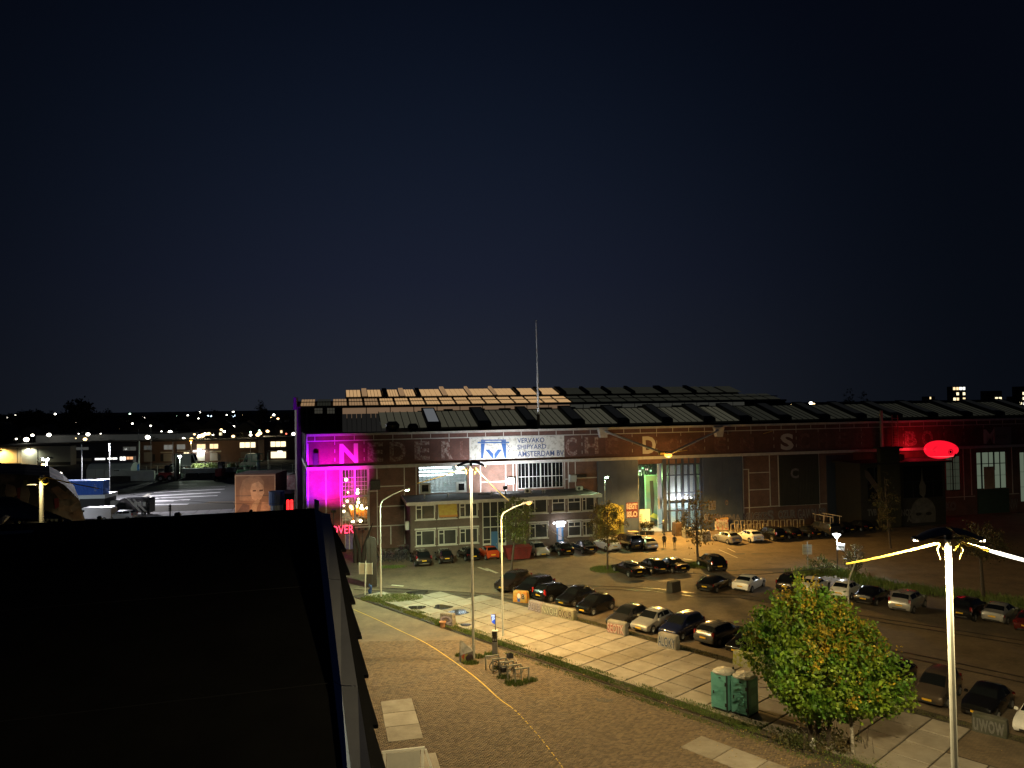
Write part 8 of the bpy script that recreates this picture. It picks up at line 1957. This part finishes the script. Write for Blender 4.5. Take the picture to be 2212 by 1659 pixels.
# shrubs lit by the street lamps between the units
for k, (X, Yt, Yb, rx, D) in enumerate(((1830, 400, 480, 40, 285), (2090, 410, 480, 60, 290), (975, 455, 505, 40, 275), (1340, 440, 490, 40, 280), (160, 440, 520, 50, 285))):
    t = far_tree(0, X, Yt, Yb, rx, D, 400, 'lamp-lit yellowish tree behind the business units, %s' % ('below the bright lamp cluster', 'near the hall corner', 'behind the dark blue unit', 'between the lamps', 'behind the pale warehouse')[k], seed=120 + k)
    t.children[1].data.materials[0] = LO
lamp('cluster_light', 'POINT', atd(L0(1760, 425), 279), (1, .8, .45), 2600, None, .4)
lamp('cluster_light', 'POINT', atd(T(1, 2, 50, 420), 284), (1, .8, .45), 2600, None, .4)
# apartment towers on the right horizon
def tower(i, X0, X1, Yt, Yb, D, label, seed, dens, toprow=False):
    a, c = atd(T(i, 2, X0, Yt), D), atd(T(i, 2, X1, Yt), D); g2 = random.Random(seed)
    t = thing('apartment_tower', label, 'apartment block', ((a.x + c.x) / 2, D, 0)); w = c.x - a.x; h = a.z
    b = MB(); b.box(-w / 2, w / 2, 0, 18, -.08, h); b.build('wall', pm('tower_wall', (.03, .03, .032), rough=.9), t)
    n = max(4, int(w / 7)); m_ = max(3, int(h / 7.5))
    for r_ in range(m_):
        for q in range(n):
            if g2.random() > dens and not (toprow and r_ == m_ - 1): continue
            x = -w / 2 + (q + .5) * w / n; z = (r_ + .6) * h / m_
            b = MB(); b.box(x - w / n * .36, x + w / n * .36, -.4, -.01, z - h / m_ * .26, z + h / m_ * .26); b.build('window', g2.choice([WARMW, YELW, YELW, WHW]), t)
tower(3, 1595, 1705, 22, 165, 1350, 'tallest lit apartment tower on the right horizon', 1, .42, True)
tower(3, 1893, 2020, 60, 172, 1250, 'broad apartment tower with many lit windows near the right edge', 2, .62)
tower(3, 2165, 2280, 22, 172, 1350, 'apartment tower cut by the right edge of the picture', 3, .5)
tower(3, 1378, 1442, 108, 172, 1300, 'low brightly lit block left of the towers on the horizon', 4, .8)
tower(3, 2115, 2140, 108, 172, 1400, 'small lit block between the two right towers', 5, .6)

# --- things standing in the yard
def pole_at(X, Yb, Yt, label, nm='yard_mast', r=.1, mat=None, em=None, D=None, light=None, j=(0, 2), emr=.22):
    q = gp(T(j[0], j[1], X, Yb)) if D is None else atd(T(j[0], j[1], X, Yb), D); z = atd(T(j[0], j[1], X, Yt), q.y).z
    t = thing(nm, label, 'mast' if nm == 'yard_mast' else 'lamp post', (q.x, q.y, -.05))
    b = MB(); b.cyl((0, 0, 0), (0, 0, z), r, r * .7, 8); b.build('pole', mat or GALV, t)
    b = MB(); b.bev(-.35, .35, -.15, .15, z - .02, z + .12, .04); b.build('head', DARKM, t)
    if em: b = MB(); b.ball((0, -.2, z - .12), emr, 8, (1.4, 1, .7)); b.build('lens', em, t)
    if light: lamp('mast_light', 'SPOT', (0, -.3, z - .4), light[0], light[1], t, .2, aim=(light[2][0], light[2][1], 0), cone=177, blend=.2)
    return t
pole_at(948, 1000, 510, 'slim mast left of centre in the yard, white-lit near its top', em=E_COOL, light=((.95, .93, 1.0), 42000, (10, -8)), nm='yard_lamp_post', emr=.12)
pole_at(706, 1020, 515, 'slim mast rising in front of the blue container', r=.12)
pole_at(1197, 700, 388, 'mast with a crossbar in front of the dark blue unit', D=235)
pole_at(1305, 745, 355, 'tall thin mast right of the sailboat', em=FL['w'], D=225)
pole_at(1521, 690, 380, 'tall thin dark mast above the white camper', mat=DARKM, D=240)
pole_at(1495, 755, 500, 'mast left of the white camper with a lamp half-way', D=218)
pole_at(1652, 640, 485, 'orange lamp post in front of the brick units', nm='yard_lamp_post', em=E_SOD, D=250, light=((1, .7, .3), 3500, (0, 3)), emr=.4)
pole_at(2165, 770, 485, 'pale mast by the motorhome near the portrait box', mat=POLEW, D=205)
pole_at(150, 730, 555, 'thin dark mast before the pale warehouse', mat=DARKM, D=240)
pole_at(104, 650, 590, 'short pale mast by the end unit', D=225, j=(1, 2), mat=POLEW)
pole_at(1555, 745, 620, 'pole with a bright lamp left of the camper', D=214, em=E_COOL, nm='yard_lamp_post', emr=.35, light=((.9, 1, .85), 6000, (4, -4)))
# winged lamp mast above the painted shed
q = gp(L0(398, 800)); q = atd(L0(400, 645), 107)
t = thing('lamp_mast', 'blue-white lit lamp mast with wing reflectors behind the yellow post', 'lamp post', (q.x, q.y, -.05))
b = MB(); b.cyl((0, 0, 0), (0, 0, q.z), .13, .11, 10); b.build('pole', POLEW, t)
for sg in (-1, 1):
    b = MB(); b.add([(sg * .1, -.4, q.z + .3), (sg * .1, .4, q.z + .3), (sg * 1.0, .2, q.z + .05), (sg * 1.0, -.2, q.z + .05), (sg * .6, -.35, q.z + .25), (sg * .6, .35, q.z + .25)], [(0, 1, 5, 4), (4, 5, 2, 3)]); w_ = b.build('reflector_wing', SHADE, t)
    b = MB(); b.ball((sg * .35, -.25, q.z - .02), .16, 8); b.build('lamp_head', E_COOL, t)
lamp('mast_light', 'SPOT', (0, -.5, q.z - .3), (.8, .9, 1), 16000, t, .15, aim=(2, 6, 0), cone=170)
# tent, barriers, sailboat, vehicles
TENT = pm('tent_canvas', (.46, .52, .50), (.38, .43, .42), .5, rough=.6)
q0, q1 = gp(L0(748, 815)), gp(L0(1128, 806)); k = q0.y / FOC; w = (q1 - q0).length; ang = math.atan2(q1.y - q0.y, q1.x - q0.x)
t = thing('white_tent', 'long white ridge-roofed canvas tent at the back of the yard', 'tent', (q0.x, q0.y, -.05), ang); h = 125 / 4 * k
b = MB(); b.prism([(0, 0, 0), (0, 0, h * .62), (.0, 1.6, h * .95), (0, 3.2, h), (0, 4.8, h * .95), (0, 6.4, h * .62), (0, 6.4, 0)], (w, 0, 0)); b.build('canvas', TENT, t)
b = MB()
for i in range(6):
    b = MB(); x = w * i / 5; b.box(x - .06, x + .06, -.07, -.01, 0, h * .62); b.build('tent_pole', GALV, t)
b = MB(); b.box(w * .62, w * .74, -.05, -.008, h * .30, h * .52); b.build('window', DGLASS, t)
for n_, (X0, X1, Y) in enumerate([(905, 1330, 840), (1560, 1880, 815), (1880, 2040, 808), (1330, 1560, 825)]):
    a, c = gp(L0(X0, Y)), gp(L0(X1, Y - 6)); d = c - a; ang = math.atan2(d.y, d.x)
    t = thing('concrete_barrier', 'pale concrete barrier wall of the yard, %s' % ('left length by the tent', 'length with three dark blocks', 'right end near the red tractor', 'length behind the red loader')[n_], 'barrier', (a.x, a.y, -.05), ang)
    b = MB(); b.bev(0, d.length, 0, .8, 0, 2.6 if n_ != 3 else 1.6, .1); b.build('wall', pm('barrier_paint', (.48, .54, .5), (.38, .43, .4), .6, rough=.7), t)
    for x in ({0: (.12, .28), 1: (.16, .52, .86), 2: (.3,), 3: (.1,)}[n_]):
        b = MB(); b.bev(d.length * x, d.length * x + 3.2, -.9, -.02, 0, 1.35, .1); b.build('dark_block', BLKB, t)
sheet('far_verge', [gp(L0(1130, 806)).xy, gp(L0(1390, 798)).xy, gp(L0(1390, 778)).xy, gp(L0(1130, 782)).xy], -.03, pm('verge_green', (.10, .16, .04), (.07, .12, .03), .8, rough=.9))
q = gp(L0(1230, 790)); z = atd(L0(1230, 490), q.y).z
t = thing('sailboat', 'small sailboat with a tall pale mast and blue cover', 'boat', (q.x - 1, q.y, -.05), R(20))
b = MB(); b.lathe([(.3, .5), (1.0, 1.0), (1.25, 1.5)], n=12)
for i in range(len(b.v)): b.v[i] = (b.v[i][0] * 2.6, b.v[i][1], b.v[i][2])
b.build('hull', pm('hull_paint', (.12, .13, .14), rough=.4), t); b = MB(); b.tube([(0, 0, 1.4), (.2, 0, z)], [.28, .1], 8); b.build('mast', pm('mast_paint', (.75, .78, .72), rough=.4), t)
b = MB(); b.prism([(-3, -.6, 1.52), (.2, -.6, 1.52), (.2, -.6, 3.4), (-1.5, -.6, 2.2)], (0, 1.2, 0)); b.build('blue_cover', pm('cover_blue', (.05, .2, .55), rough=.6), t)
for x in (-1.5, 1.2):
    b = MB(); b.box(x - .1, x + .1, -.7, .7, 0, .75); b.build('cradle', DARKM, t)
for n_, (X0, X1, Yb, lab) in enumerate(((1385, 1550, 838, 'dark red telescopic loader with a black mast in the yard'), (1872, 1942, 828, 'small red tractor seen end-on in the yard'))):
    a, c = gp(L0(X0, Yb)), gp(L0(X1, Yb)); w = (c - a).length; m_ = (a + c) / 2
    t = thing('red_loader' if n_ == 0 else 'red_tractor', lab, 'loader' if n_ == 0 else 'tractor', (m_.x, m_.y, -.05))
    RP = pm('loader_red', (.30, .03, .03), (.2, .02, .02), .8, rough=.5); s = w / 10
    if n_ == 0:
        b = MB(); b.bev(-w * .48, w * .2, -1.1, 1.1, .9, 2.3, .15); b.build('body', RP, t); b = MB(); b.bev(-w * .2, w * .05, -1.0, 1.0, 2.31, 4.0, .2); b.build('cab', DGLASS, t)
        for x in (-w * .33, w * .12):
            for y in (-1.2, 1.2):
                b = MB(); b.cyl((x, y - .25, .85), (x, y + .25, .85), .85, .85, 14); wh = b.build('wheel', TYRE, t); b = MB(); b.cyl((x, y - .28, .85), (x, y + .28, .85), .4, .4, 10); b.build('rim', ALLOY, wh)
        b = MB(); b.box(w * .27, w * .31, -.7, .7, .2, 7.0); b.box(w * .36, w * .40, -.7, .7, .2, 6.0); b.build('mast', DARKM, t); b = MB(); b.box(w * .40, w * .52, -.6, .6, .25, .35); b.build('fork', DARKM, t)
    else:
        b = MB(); b.bev(-w * .42, w * .42, -1.6, 1.2, 1.0, 3.0, .2); b.build('body', RP, t); b = MB(); b.bev(-w * .33, w * .33, -.4, 1.2, 3.01, 4.6, .2); b.build('cab', DGLASS, t)
        for x in (-w * .38, w * .38):
            b = MB(); b.cyl((x - .35, .6, .95), (x + .35, .6, .95), .95, .95, 14); b.build('wheel', TYRE, t); b = MB(); b.cyl((x - .25, -1.5, .6), (x + .25, -1.5, .6), .6, .6, 12); b.build('wheel', TYRE, t)
def bigvan(X0, X1, Yb, h, label, deg, mat, nm='camper_van', D=None, j=(0, 2)):
    a, c = (gp(T(j[0], j[1], X0, Yb)), gp(T(j[0], j[1], X1, Yb))) if D is None else (atd(T(j[0], j[1], X0, Yb), D), atd(T(j[0], j[1], X1, Yb), D))
    w = (c - a).length; m_ = (a + c) / 2
    t = thing(nm, label, 'van', (m_.x, m_.y, -.05), R(deg)); L_ = w
    b = MB(); b.prism([(-L_ / 2, -1, .5), (L_ / 2 - .1, -1, .5), (L_ / 2, -1, 1.25), (L_ / 2 - .9, -1, 1.6), (L_ / 2 - 1.9, -1, h - .15), (L_ / 2 - 2.3, -1, h), (-L_ / 2 + .2, -1, h), (-L_ / 2, -1, h - .3)], (0, 2, 0)); b.build('body', mat, t)
    for s in (-1, 1):
        b = MB(); b.prism([(L_ / 2 - 2.5, s * 1.01, 1.6), (L_ / 2 - 1.2, s * 1.01, 1.6), (L_ / 2 - 2.0, s * 1.01, h - .35), (L_ / 2 - 2.5, s * 1.01, h - .35)], (0, s * .01, 0)); b.build('side_window', CARGLASS, t)
        for x in (-L_ / 2 + 1.1, L_ / 2 - 1.1):
            b = MB(); b.cyl((x, s * .8, .36), (x, s * 1.02, .36), .37, .37, 14); wh = b.build('wheel', TYRE, t); b = MB(); b.cyl((x, s * .9, .36), (x, s * 1.04, .36), .2, .2, 10); b.build('rim', ALLOY, wh)
    b = MB(); b.prism([(L_ / 2 - .98, -.9, 1.65), (L_ / 2 - .98, .9, 1.65), (L_ / 2 - 1.86, .85, h - .2), (L_ / 2 - 1.86, -.85, h - .2)], (.03, 0, .03)); b.build('windscreen', CARGLASS, t)
    return t, L_
WP = pm('van_white', (.6, .62, .6), rough=.4, coat=.5)
bigvan(1545, 1732, 694, 4.4, 'large white camper van parked before the brick units', 0, WP, D=236)
bigvan(2080, 2235, 684, 4.2, 'pale motorhome beside the slim mast by the units', 180, pm('van_cream', (.45, .44, .38), rough=.4, coat=.4), 'motorhome', D=236)
t, L_ = bigvan(985, 1308, 1128, 3.0, 'black panel van with pale diagonal stripes in the yard', 180, PAINT['black'], 'striped_van')
for s in (-1, 1):
    for k in range(2):
        b = MB(); x = L_ / 2 - 3.0 - k * .9; b.prism([(x, s * 1.012, 2.9), (x - .35, s * 1.012, 2.9), (x - 2.5, s * 1.012, .7), (x - 2.1, s * 1.012, .7)], (0, s * .006, 0)); b.build('stripe', WHITE, t)
b = MB(); 
o = text_mesh('= = =', 1, pm('van_print', (.55, .55, .53), rough=.6), 'side_print', t, (-L_ / 2 + 2.7, 1.02, 1.6), (R(90), 0, R(180)), width=2.0, height=.75, bold=.06, ext=.003)
def ycar(kind, col, X, Y, deg, label): car(kind, col, L0(X, Y), 'F', deg, label, None)
ycar('suv', 'silver', 945, 1176, 178, 'silver crossover in front of the striped black van')
bigvan(640, 975, 1180, 2.3, 'white van with a dark stripe at the left edge of the yard slabs', 180, pm('van_white_pinkish', (.6, .57, .58), rough=.4, coat=.4), 'white_van')
for k, (X, D, kd, cl, lab) in enumerate(((290, 240, 'hatch', 'black', 'dark car before the warehouse roller door'), (1440, 236, 'hatch', 'black', 'dark car left of the white camper'), (1790, 236, 'suv', 'black', 'dark car right of the white camper'), (1730, 216, 'hatch', 'darkgrey', 'dark car behind the pale stakes in the yard'), (2040, 216, 'hatch', 'darkgrey', 'dim car beside the lifting platforms'))):
    q = atd(L0(X, 700), D); gpx = (T(0, 2, X, 0)[0], hor(T(0, 2, X, 0)[0]) + CAM_H * FOC / D)
    car(kd, cl, gpx, 'F', 180 if k % 2 else 2, lab, None)
# blue container on a pale deck over a dark store
q0, q1 = gp(L0(640, 1102)), gp(L0(900, 1092)); D = q0.y; k = D / FOC
BLU = pm('container_blue', (.045, .13, .50), (.035, .11, .42), .8, rough=.5); BLUR = pm('container_blue_roof', (.16, .27, .62), rough=.5)
za, zb_ = atd(L0(700, 960), D).z, atd(L0(700, 838), D).z; xa, xb = atd(L0(540, 900), D).x, atd(L0(880, 900), D).x
t = thing('blue_container', 'bright blue shipping container raised on a pale deck', 'container', (xa, D, za), R(4))
w = xb - xa; h = zb_ - za; n = 26
b = MB(); b.box(.1, w - .1, .1, 2.6, 0, h - .06); b.build('body', BLU, t)
for i in range(n):
    x = w * (i + .2) / n; b = MB(); b.prism([(x, .09, .2), (x + w / n * .25, -.02, .2), (x + w / n * .55, -.02, .2), (x + w / n * .8, .09, .2)], (0, 0, h - .45)); b.build('side_rib', BLU, t)
for x in (0, w - .18):
    b = MB(); b.box(x, x + .18, -.03, .16, 0, h); b.build('corner_post', BLU, t)
b = MB(); b.box(0.19, w - .19, -.03, .09, h - .16, h); b.box(.19, w - .19, -.03, .09, 0, .16); b.build('side_rail', BLU, t)
b = MB(); b.box(0.02, w - .02, .17, 2.6, h - .05, h + .03); b.build('roof', BLUR, t)
for r_ in range(4): text_mesh('II I' if r_ % 2 else 'I II', 1, WHITE, 'marking', t, (w * .78, -.03, h * .25 + r_ * h * .14), (R(90), 0, 0), width=.35, height=.22, ext=.003)
zt_ = atd(L0(700, 985), D).z
t = thing('store_shed', 'dark store with a pale deck carrying the blue container', 'shed', (xa, D - .6, -.05), R(4))
b = MB(); b.box(1.5, w + .4, .3, 5, 0, zt_ - .1); b.build('wall', pm('store_dark', (.03, .03, .032), rough=.8), t); b = MB(); b.box(1.2, w + .6, 0, 5.2, zt_ - .09, za - .01 + .05); b.build('deck', pm('deck_white', (.62, .66, .66), rough=.5), t)
q = gp(L0(955, 1078)); t = thing('painted_block', 'painted concrete block with a yellow flower next to the black van', 'concrete block', (q.x, q.y, -.05), R(5)); block_mesh(3.4, 1.3, 1.6, .02, 5, .95).build('body', CONC, t)
b = MB(); b.ball((-.5, -.68, .85), .6, 10, (1, .06, 1)); b.build('painted_flower', pm('flower_yellow', (.6, .42, .1), (.4, .2, .05), 3, rough=.7), t)
# painted shed, corrugated roof shed
D = 72
P_ = lambda X, Y: atd(L0(X, Y), D)
SH = pm('shed_mural', (.045, .042, .038), (.21, .17, .14), .33, rough=.8, thr=(.5, .6), detail=3)
t = thing('painted_shed', 'dark hump-roofed shed covered with a faded mural of figures', 'shed', (0, 0, 0))
out = [P_(-80, 1290), P_(-80, 770), P_(200, 782), P_(430, 800), P_(565, 878), P_(690, 1010), P_(735, 1180), P_(735, 1290)]
b = MB(); b.prism(out, (-8.6, 14, 0)); b.build('wall', SH, t)
for k, pts, in enumerate(([(60, 860), (130, 880), (150, 960), (70, 1000), (40, 930)], [(190, 870), (235, 850), (260, 950), (240, 1030), (170, 1020)], [(440, 905), (500, 880), (560, 930), (640, 985), (520, 1000)], [(510, 1030), (600, 1060), (690, 1000), (610, 1075), (640, 1130), (560, 1090), (505, 1100)], [(600, 1120), (690, 1070), (720, 1165), (640, 1172)])):
    b = MB(); b.prism([P_(X, Y) + Vector((0, -.01, 0)) for X, Y in pts], (0, -.03, 0)); b.build('painted_figure', pm('mural_skin_%d' % k, ((.24, .19, .15), (.22, .19, .16), (.28, .17, .12), (.33, .24, .17), (.30, .18, .12))[k], ((.15, .11, .09),) * 5 and (.12, .09, .075), .9, rough=.8), t)
for k, (pts, c) in enumerate((([(205, 830), (240, 830), (235, 905), (210, 900)], (.16, .18, .05)), ([(150, 900), (180, 890), (175, 990), (155, 985)], (.16, .04, .035)), ([(470, 990), (510, 985), (515, 1060), (480, 1080)], (.16, .03, .04)))):
    b = MB(); b.prism([P_(X, Y) + Vector((0, -.05, 0)) for X, Y in pts], (0, -.02, 0)); b.build('painted_patch', pm('mural_patch_%d' % k, c, rough=.8), t)
D2 = 48
P2_ = lambda X, Y, d=D2: atd(L0(X, Y), d)
t = thing('corrugated_shed', 'low shed with a dark corrugated roof at the left edge', 'shed', (0, 0, 0))
ra, rb, rc_, rd = P2_(-60, 985, 52), P2_(100, 985, 52), P2_(640, 1195, 44), P2_(60, 1150, 44)
CORR = pm('corrugated_roof_metal', (.075, .085, .085), (.05, .057, .057), .8, rough=.5, metal=.3)
n = 22; vs = []; fs = []
rl = P2_(-220, 1150, 44)
for i in range(n * 2 + 1):
    s = i / (2 * n); up = .10 if i % 2 else 0
    p = P2_(-200, 970, 53).lerp(rb, s); q = rl.lerp(rc_, s); vs += [p + z3 * up, q + z3 * up]
for i in range(n * 2): fs.append((2 * i, 2 * i + 2, 2 * i + 3, 2 * i + 1))
b = MB(); b.add(vs, fs); b.add([v - z3 * .06 for v in vs], [f[::-1] for f in fs]); b.build('roof', CORR, t)
b = MB(); b.prism([rl - z3 * .08, rc_ - z3 * .08, Vector((rc_.x, rc_.y, -.05)), Vector((rl.x, rl.y, -.05))], (0, .3, 0)); b.prism([rb - z3 * .08, rc_ - z3 * .08, Vector((rc_.x, rc_.y, -.05)), Vector((rb.x, rb.y, -.05))], (-.3, 0, 0)); b.build('wall', pm('shed_wall_grey', (.14, .14, .14), rough=.8), t)
g0 = P2_(0, 1225, 43.5)
b = MB(); b.prism([P2_(-40, 1222, 43.4), P2_(2, 1218, 43.4), P2_(62, 1150, 43.4), P2_(30, 1140, 43.4), P2_(-40, 1200, 43.4)], (0, .25, 0)); b.build('gable_board', pm('gable_white', (.6, .6, .58), rough=.5), t)
# portrait box, blue pipe, bin, crates
D = 129
pa, pb = atd(L0(2030, 1100), D), atd(T(1, 2, 170, 1100), D); ztop = atd(L0(2100, 775), D).z
t = thing('portrait_box', 'tall stacked box with a sepia painted portrait facing the roof', 'container', (pa.x, D, -.05), R(1.5)); w = pb.x - pa.x
b = MB(); b.box(0, w, 0, 7, 0, ztop); b.build('body', pm('box_brown', (.16, .08, .05), (.1, .05, .035), .6, rough=.8), t)
b = MB(); b.box(.2, w - .2, -.06, -.002, .5, ztop - .3); pn = b.build('picture', pm('portrait_ground', (.24, .12, .06), (.16, .08, .045), .5, rough=.8), t)
b = MB(); b.box(.05, w - .05, -.09, -.061, ztop - .35, ztop - .2); b.box(.05, .2, -.09, -.061, .5, ztop - .35); b.box(w - .2, w - .05, -.09, -.061, .5, ztop - .35); b.build('picture_frame', pm('portrait_frame', (.45, .28, .16), rough=.7), t)
b = MB(); b.box(0.2, w - .2, -.075, -.061, ztop * .48, ztop * .49); b.build('joint', DARKM, t)
def blob(pts, c, y, nm):
    b = MB(); b.prism([(w * x, -y, ztop * z) for x, z in pts], (0, -.012, 0)); b.build(nm, pm('sepia_%s' % nm, c, tuple(q * .6 for q in c), 1.1, rough=.8), pn)
blob([(.12, .38), (.12, .62), (.2, .85), (.4, .96), (.62, .93), (.72, .8), (.72, .6), (.5, .35)], (.36, .20, .11), .062, 'painted_hair')
blob([(.42, .42), (.38, .6), (.42, .76), (.58, .82), (.7, .72), (.72, .55), (.64, .40), (.52, .34)], (.58, .34, .19), .08, 'painted_face')
blob([(.44, .58), (.52, .585), (.52, .62), (.44, .615)], (.12, .06, .035), .095, 'painted_brow'); blob([(.6, .58), (.69, .59), (.69, .625), (.6, .62)], (.12, .06, .035), .095, 'painted_shadow')
blob([(.36, .10), (.44, .30), (.56, .42), (.62, .36), (.56, .24), (.52, .08)], (.40, .24, .13), .11, 'painted_hand')
blob([(.62, .1), (.66, .34), (.86, .30), (.96, .18), (.96, .08)], (.42, .22, .12), .08, 'painted_collar'); blob([(.04, .08), (.2, .3), (.36, .26), (.36, .08)], (.12, .06, .04), .08, 'painted_sleeve')
lamp('portrait_light', 'SPOT', (w * .4, -4.5, .6), (1, .55, .28), 900, t, .2, aim=(w * .5, 0, ztop * .45), cone=120)
D = 112
p = atd(T(1, 2, 180, 1100), D); zt_ = atd(T(1, 2, 180, 922), D).z
t = thing('vent_pipe', 'shiny steel pipe with a blue cap beside the portrait box', 'pipe', (p.x, D, -.05))
b = MB(); b.cyl((0, 0, 0), (0, 0, zt_ - 2.0), .92, .92, 18); b.build('pipe', pm('shiny_steel', (.3, .32, .36), rough=.3, metal=.8), t); b = MB(); b.cyl((0, 0, zt_ - 2.0), (0, 0, zt_), 1.12, 1.12, 18); b.build('cap', pm('cap_blue', (.03, .06, .18), rough=.5), t)
p = atd(T(1, 2, 268, 1045), 134); zt_ = atd(T(1, 2, 268, 915), 134).z
t = thing('waste_container', 'green waste container with a pale lid by the hall corner', 'waste bin', (p.x, 134, -.05)); w = 105 / 4 * 134 / FOC
b = MB(); b.prism([(-w * .42, -1, .3), (w * .42, -1, .3), (w * .5, -1, zt_ - .5), (-w * .5, -1, zt_ - .5)], (0, 2, 0)); b.build('body', pm('bin_green', (.03, .10, .05), rough=.6), t); b = MB(); b.bev(-w * .53, w * .53, -1.1, 1.1, zt_ - .48, zt_, .15); b.build('lid', pm('bin_lid', (.6, .62, .58), rough=.5), t)
p = atd(T(1, 2, 250, 890), 150); zt_ = atd(T(1, 2, 250, 780), 150).z
t = thing('crate_stack', 'stack of pale printed crates behind the green container', 'crate', (p.x, 150, -.05)); w = 80 / 4 * 150 / FOC
b = MB(); b.box(-w / 2, w / 2, 0, 4, 0, zt_); b.build('body', pm('crate_print', (.42, .42, .4), (.16, .15, .15), 1.3, rough=.7, thr=(.45, .55)), t)
for k in range(3): b = MB(); b.box(-w / 2 - .05, w / 2 + .05, -.06, -.002, zt_ * (.3 + .3 * k), zt_ * (.3 + .3 * k) + .12); b.build('crate_edge', GALV, t)
p = atd(T(1, 2, 340, 850), 148); t = thing('printed_cabin', 'narrow red and white printed cabin against the hall corner', 'cabin', (p.x, 148, -.05)); z = atd(T(1, 2, 340, 790), 148).z
b = MB(); b.box(-1.6, 1.2, 0, 3, 0, z); b.build('body', pm('cabin_print', (.4, .3, .3), (.22, .05, .06), 1.2, rough=.7), t); b = MB(); b.bev(-2.6, -1.7, -.3, 0, z - .6, z + .1, .05); b.build('lamp_box', emit('red_white_box_light', (1, .55, .5), 2.5), t)
p = atd(T(1, 2, 292, 1075), 70); t = thing('tail_light_post', 'pair of red tail lights on an added post, just above the black roof edge', 'tail light', (p.x, 70, -.05)); z = p.z  # stands in for tail lights of a vehicle hidden by the roof
b = MB(); b.cyl((0, 0, 0), (0, 0, z), .05, .05, 8); b.build('post', DARKM, t)
for s in (-.17, .17):
    b = MB(); b.bev(s - .12, s + .12, -.12, .1, z - .15, z + .85, .05); b.build('red_light', emit('red_tail_glow', (1, .015, .02), 2.6), t)
for k, (j, X, Yt, Yb, D, lab) in enumerate(((0, 2125, 640, 775, 206, 'left lifting platform with a pale column'), (1, 20, 598, 760, 206, 'right lifting platform with a raised basket'))):
    p = atd(T(j, 2, X, Yb), D); z = atd(T(j, 2, X, Yt), D).z; t = thing('lift_platform', lab, 'lift', (p.x, D, -.05))
    b = MB(); b.bev(-2.2, 2.2, -1, 1, .4, 1.6, .2); b.build('chassis', pm('lift_green', (.25, .5, .33), rough=.5), t)
    b = MB(); b.tube([(0, 0, 1.6), (-.2, 0, z * .6), (.3, 0, z - 2)], [.55, .5, .4], 8); b.build('boom', pm('lift_white', (.62, .68, .62), rough=.5), t)
    b = MB(); b.box(-1.6, 1.6, -.8, .8, z - 2.2, z - 2.0); b.box(-1.6, 1.6, -.8, -.72, z - .2, z); b.build('basket', pm('lift_green', (.25, .5, .33)), t)
    for x in (-1.6, -.05, 1.5):
        b = MB(); b.box(x, x + .1, -.8, -.7, z - 2, z - .2); b.build('basket_post', pm('lift_green', (.25, .5, .33)), t)
    for x in (-1.6, 1.6):
        b = MB(); b.cyl((x, -1.1, .5), (x, -.7, .5), .5, .5, 12); b.build('wheel', TYRE, t)
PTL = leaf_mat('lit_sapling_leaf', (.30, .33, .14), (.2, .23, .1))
for k, (X, Yt, Yb) in enumerate(((1710, 682, 775), (1832, 676, 772), (2015, 684, 770))):
    p = atd(L0(X, Yb), 208); z = atd(L0(X, Yt), 208).z; t = thing('sapling', ('left pale staked sapling in the lit verge', 'middle pale staked sapling in the lit verge', 'dim sapling nearest the motorhome')[k], 'tree', (p.x, 208, -.05))
    b = MB(); b.cyl((0, 0, 0), (0, 0, z * .6), .12, .1, 8); b.build('trunk', POLEW, t)
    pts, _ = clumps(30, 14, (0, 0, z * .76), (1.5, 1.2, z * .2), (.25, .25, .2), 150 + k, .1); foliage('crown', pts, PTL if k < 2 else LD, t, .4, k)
for k, X in enumerate((1648, 1690, 1735, 1800, 1862, 1972, 1985)):
    p = atd(L0(X, 775), 206); z = atd(L0(X, 735 if X < 1960 else 695), 206).z; t = thing('bollard', 'pale stake in the lit verge at the back of the yard', 'bollard', (p.x, 206, -.05), 0, 'pale stakes in the yard verge'); b = MB(); b.cyl((0, 0, 0), (0, 0, z), .22, .2, 8); b.build('stake', pm('stake_pale', (.6, .68, .5), rough=.6), t); b = MB(); b.ball((0, 0, z), .2, 8); b.build('cap', pm('stake_pale', (.6, .68, .5)), t)
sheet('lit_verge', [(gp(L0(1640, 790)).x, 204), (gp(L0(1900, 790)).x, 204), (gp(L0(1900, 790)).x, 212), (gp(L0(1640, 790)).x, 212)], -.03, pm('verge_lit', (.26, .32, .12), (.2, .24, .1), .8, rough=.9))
p = atd(L0(1760, 760), 210); lamp('verge_light', 'POINT', (p.x, 206, 4.5), (.85, 1, .75), 1500, None, .3)
# chain-link fence posts along the yard back
t = thing('yard_fence', 'thin wire fence on posts along the back of the yard', 'fence', (0, 0, 0))
for k in range(26):
    x = -112 + k * 3.2; b = MB(); b.cyl((x, 213 - k * .2, -.05), (x, 213 - k * .2, 2.6), .07, .07, 6); b.build('post', GALV, t)
b = MB()
for z in (1.0, 1.8, 2.55): b.tube([(-112, 213, z), (-32, 208, z)], .03, 4)
tag(b.build('wires', GALV, t), kind='stuff')
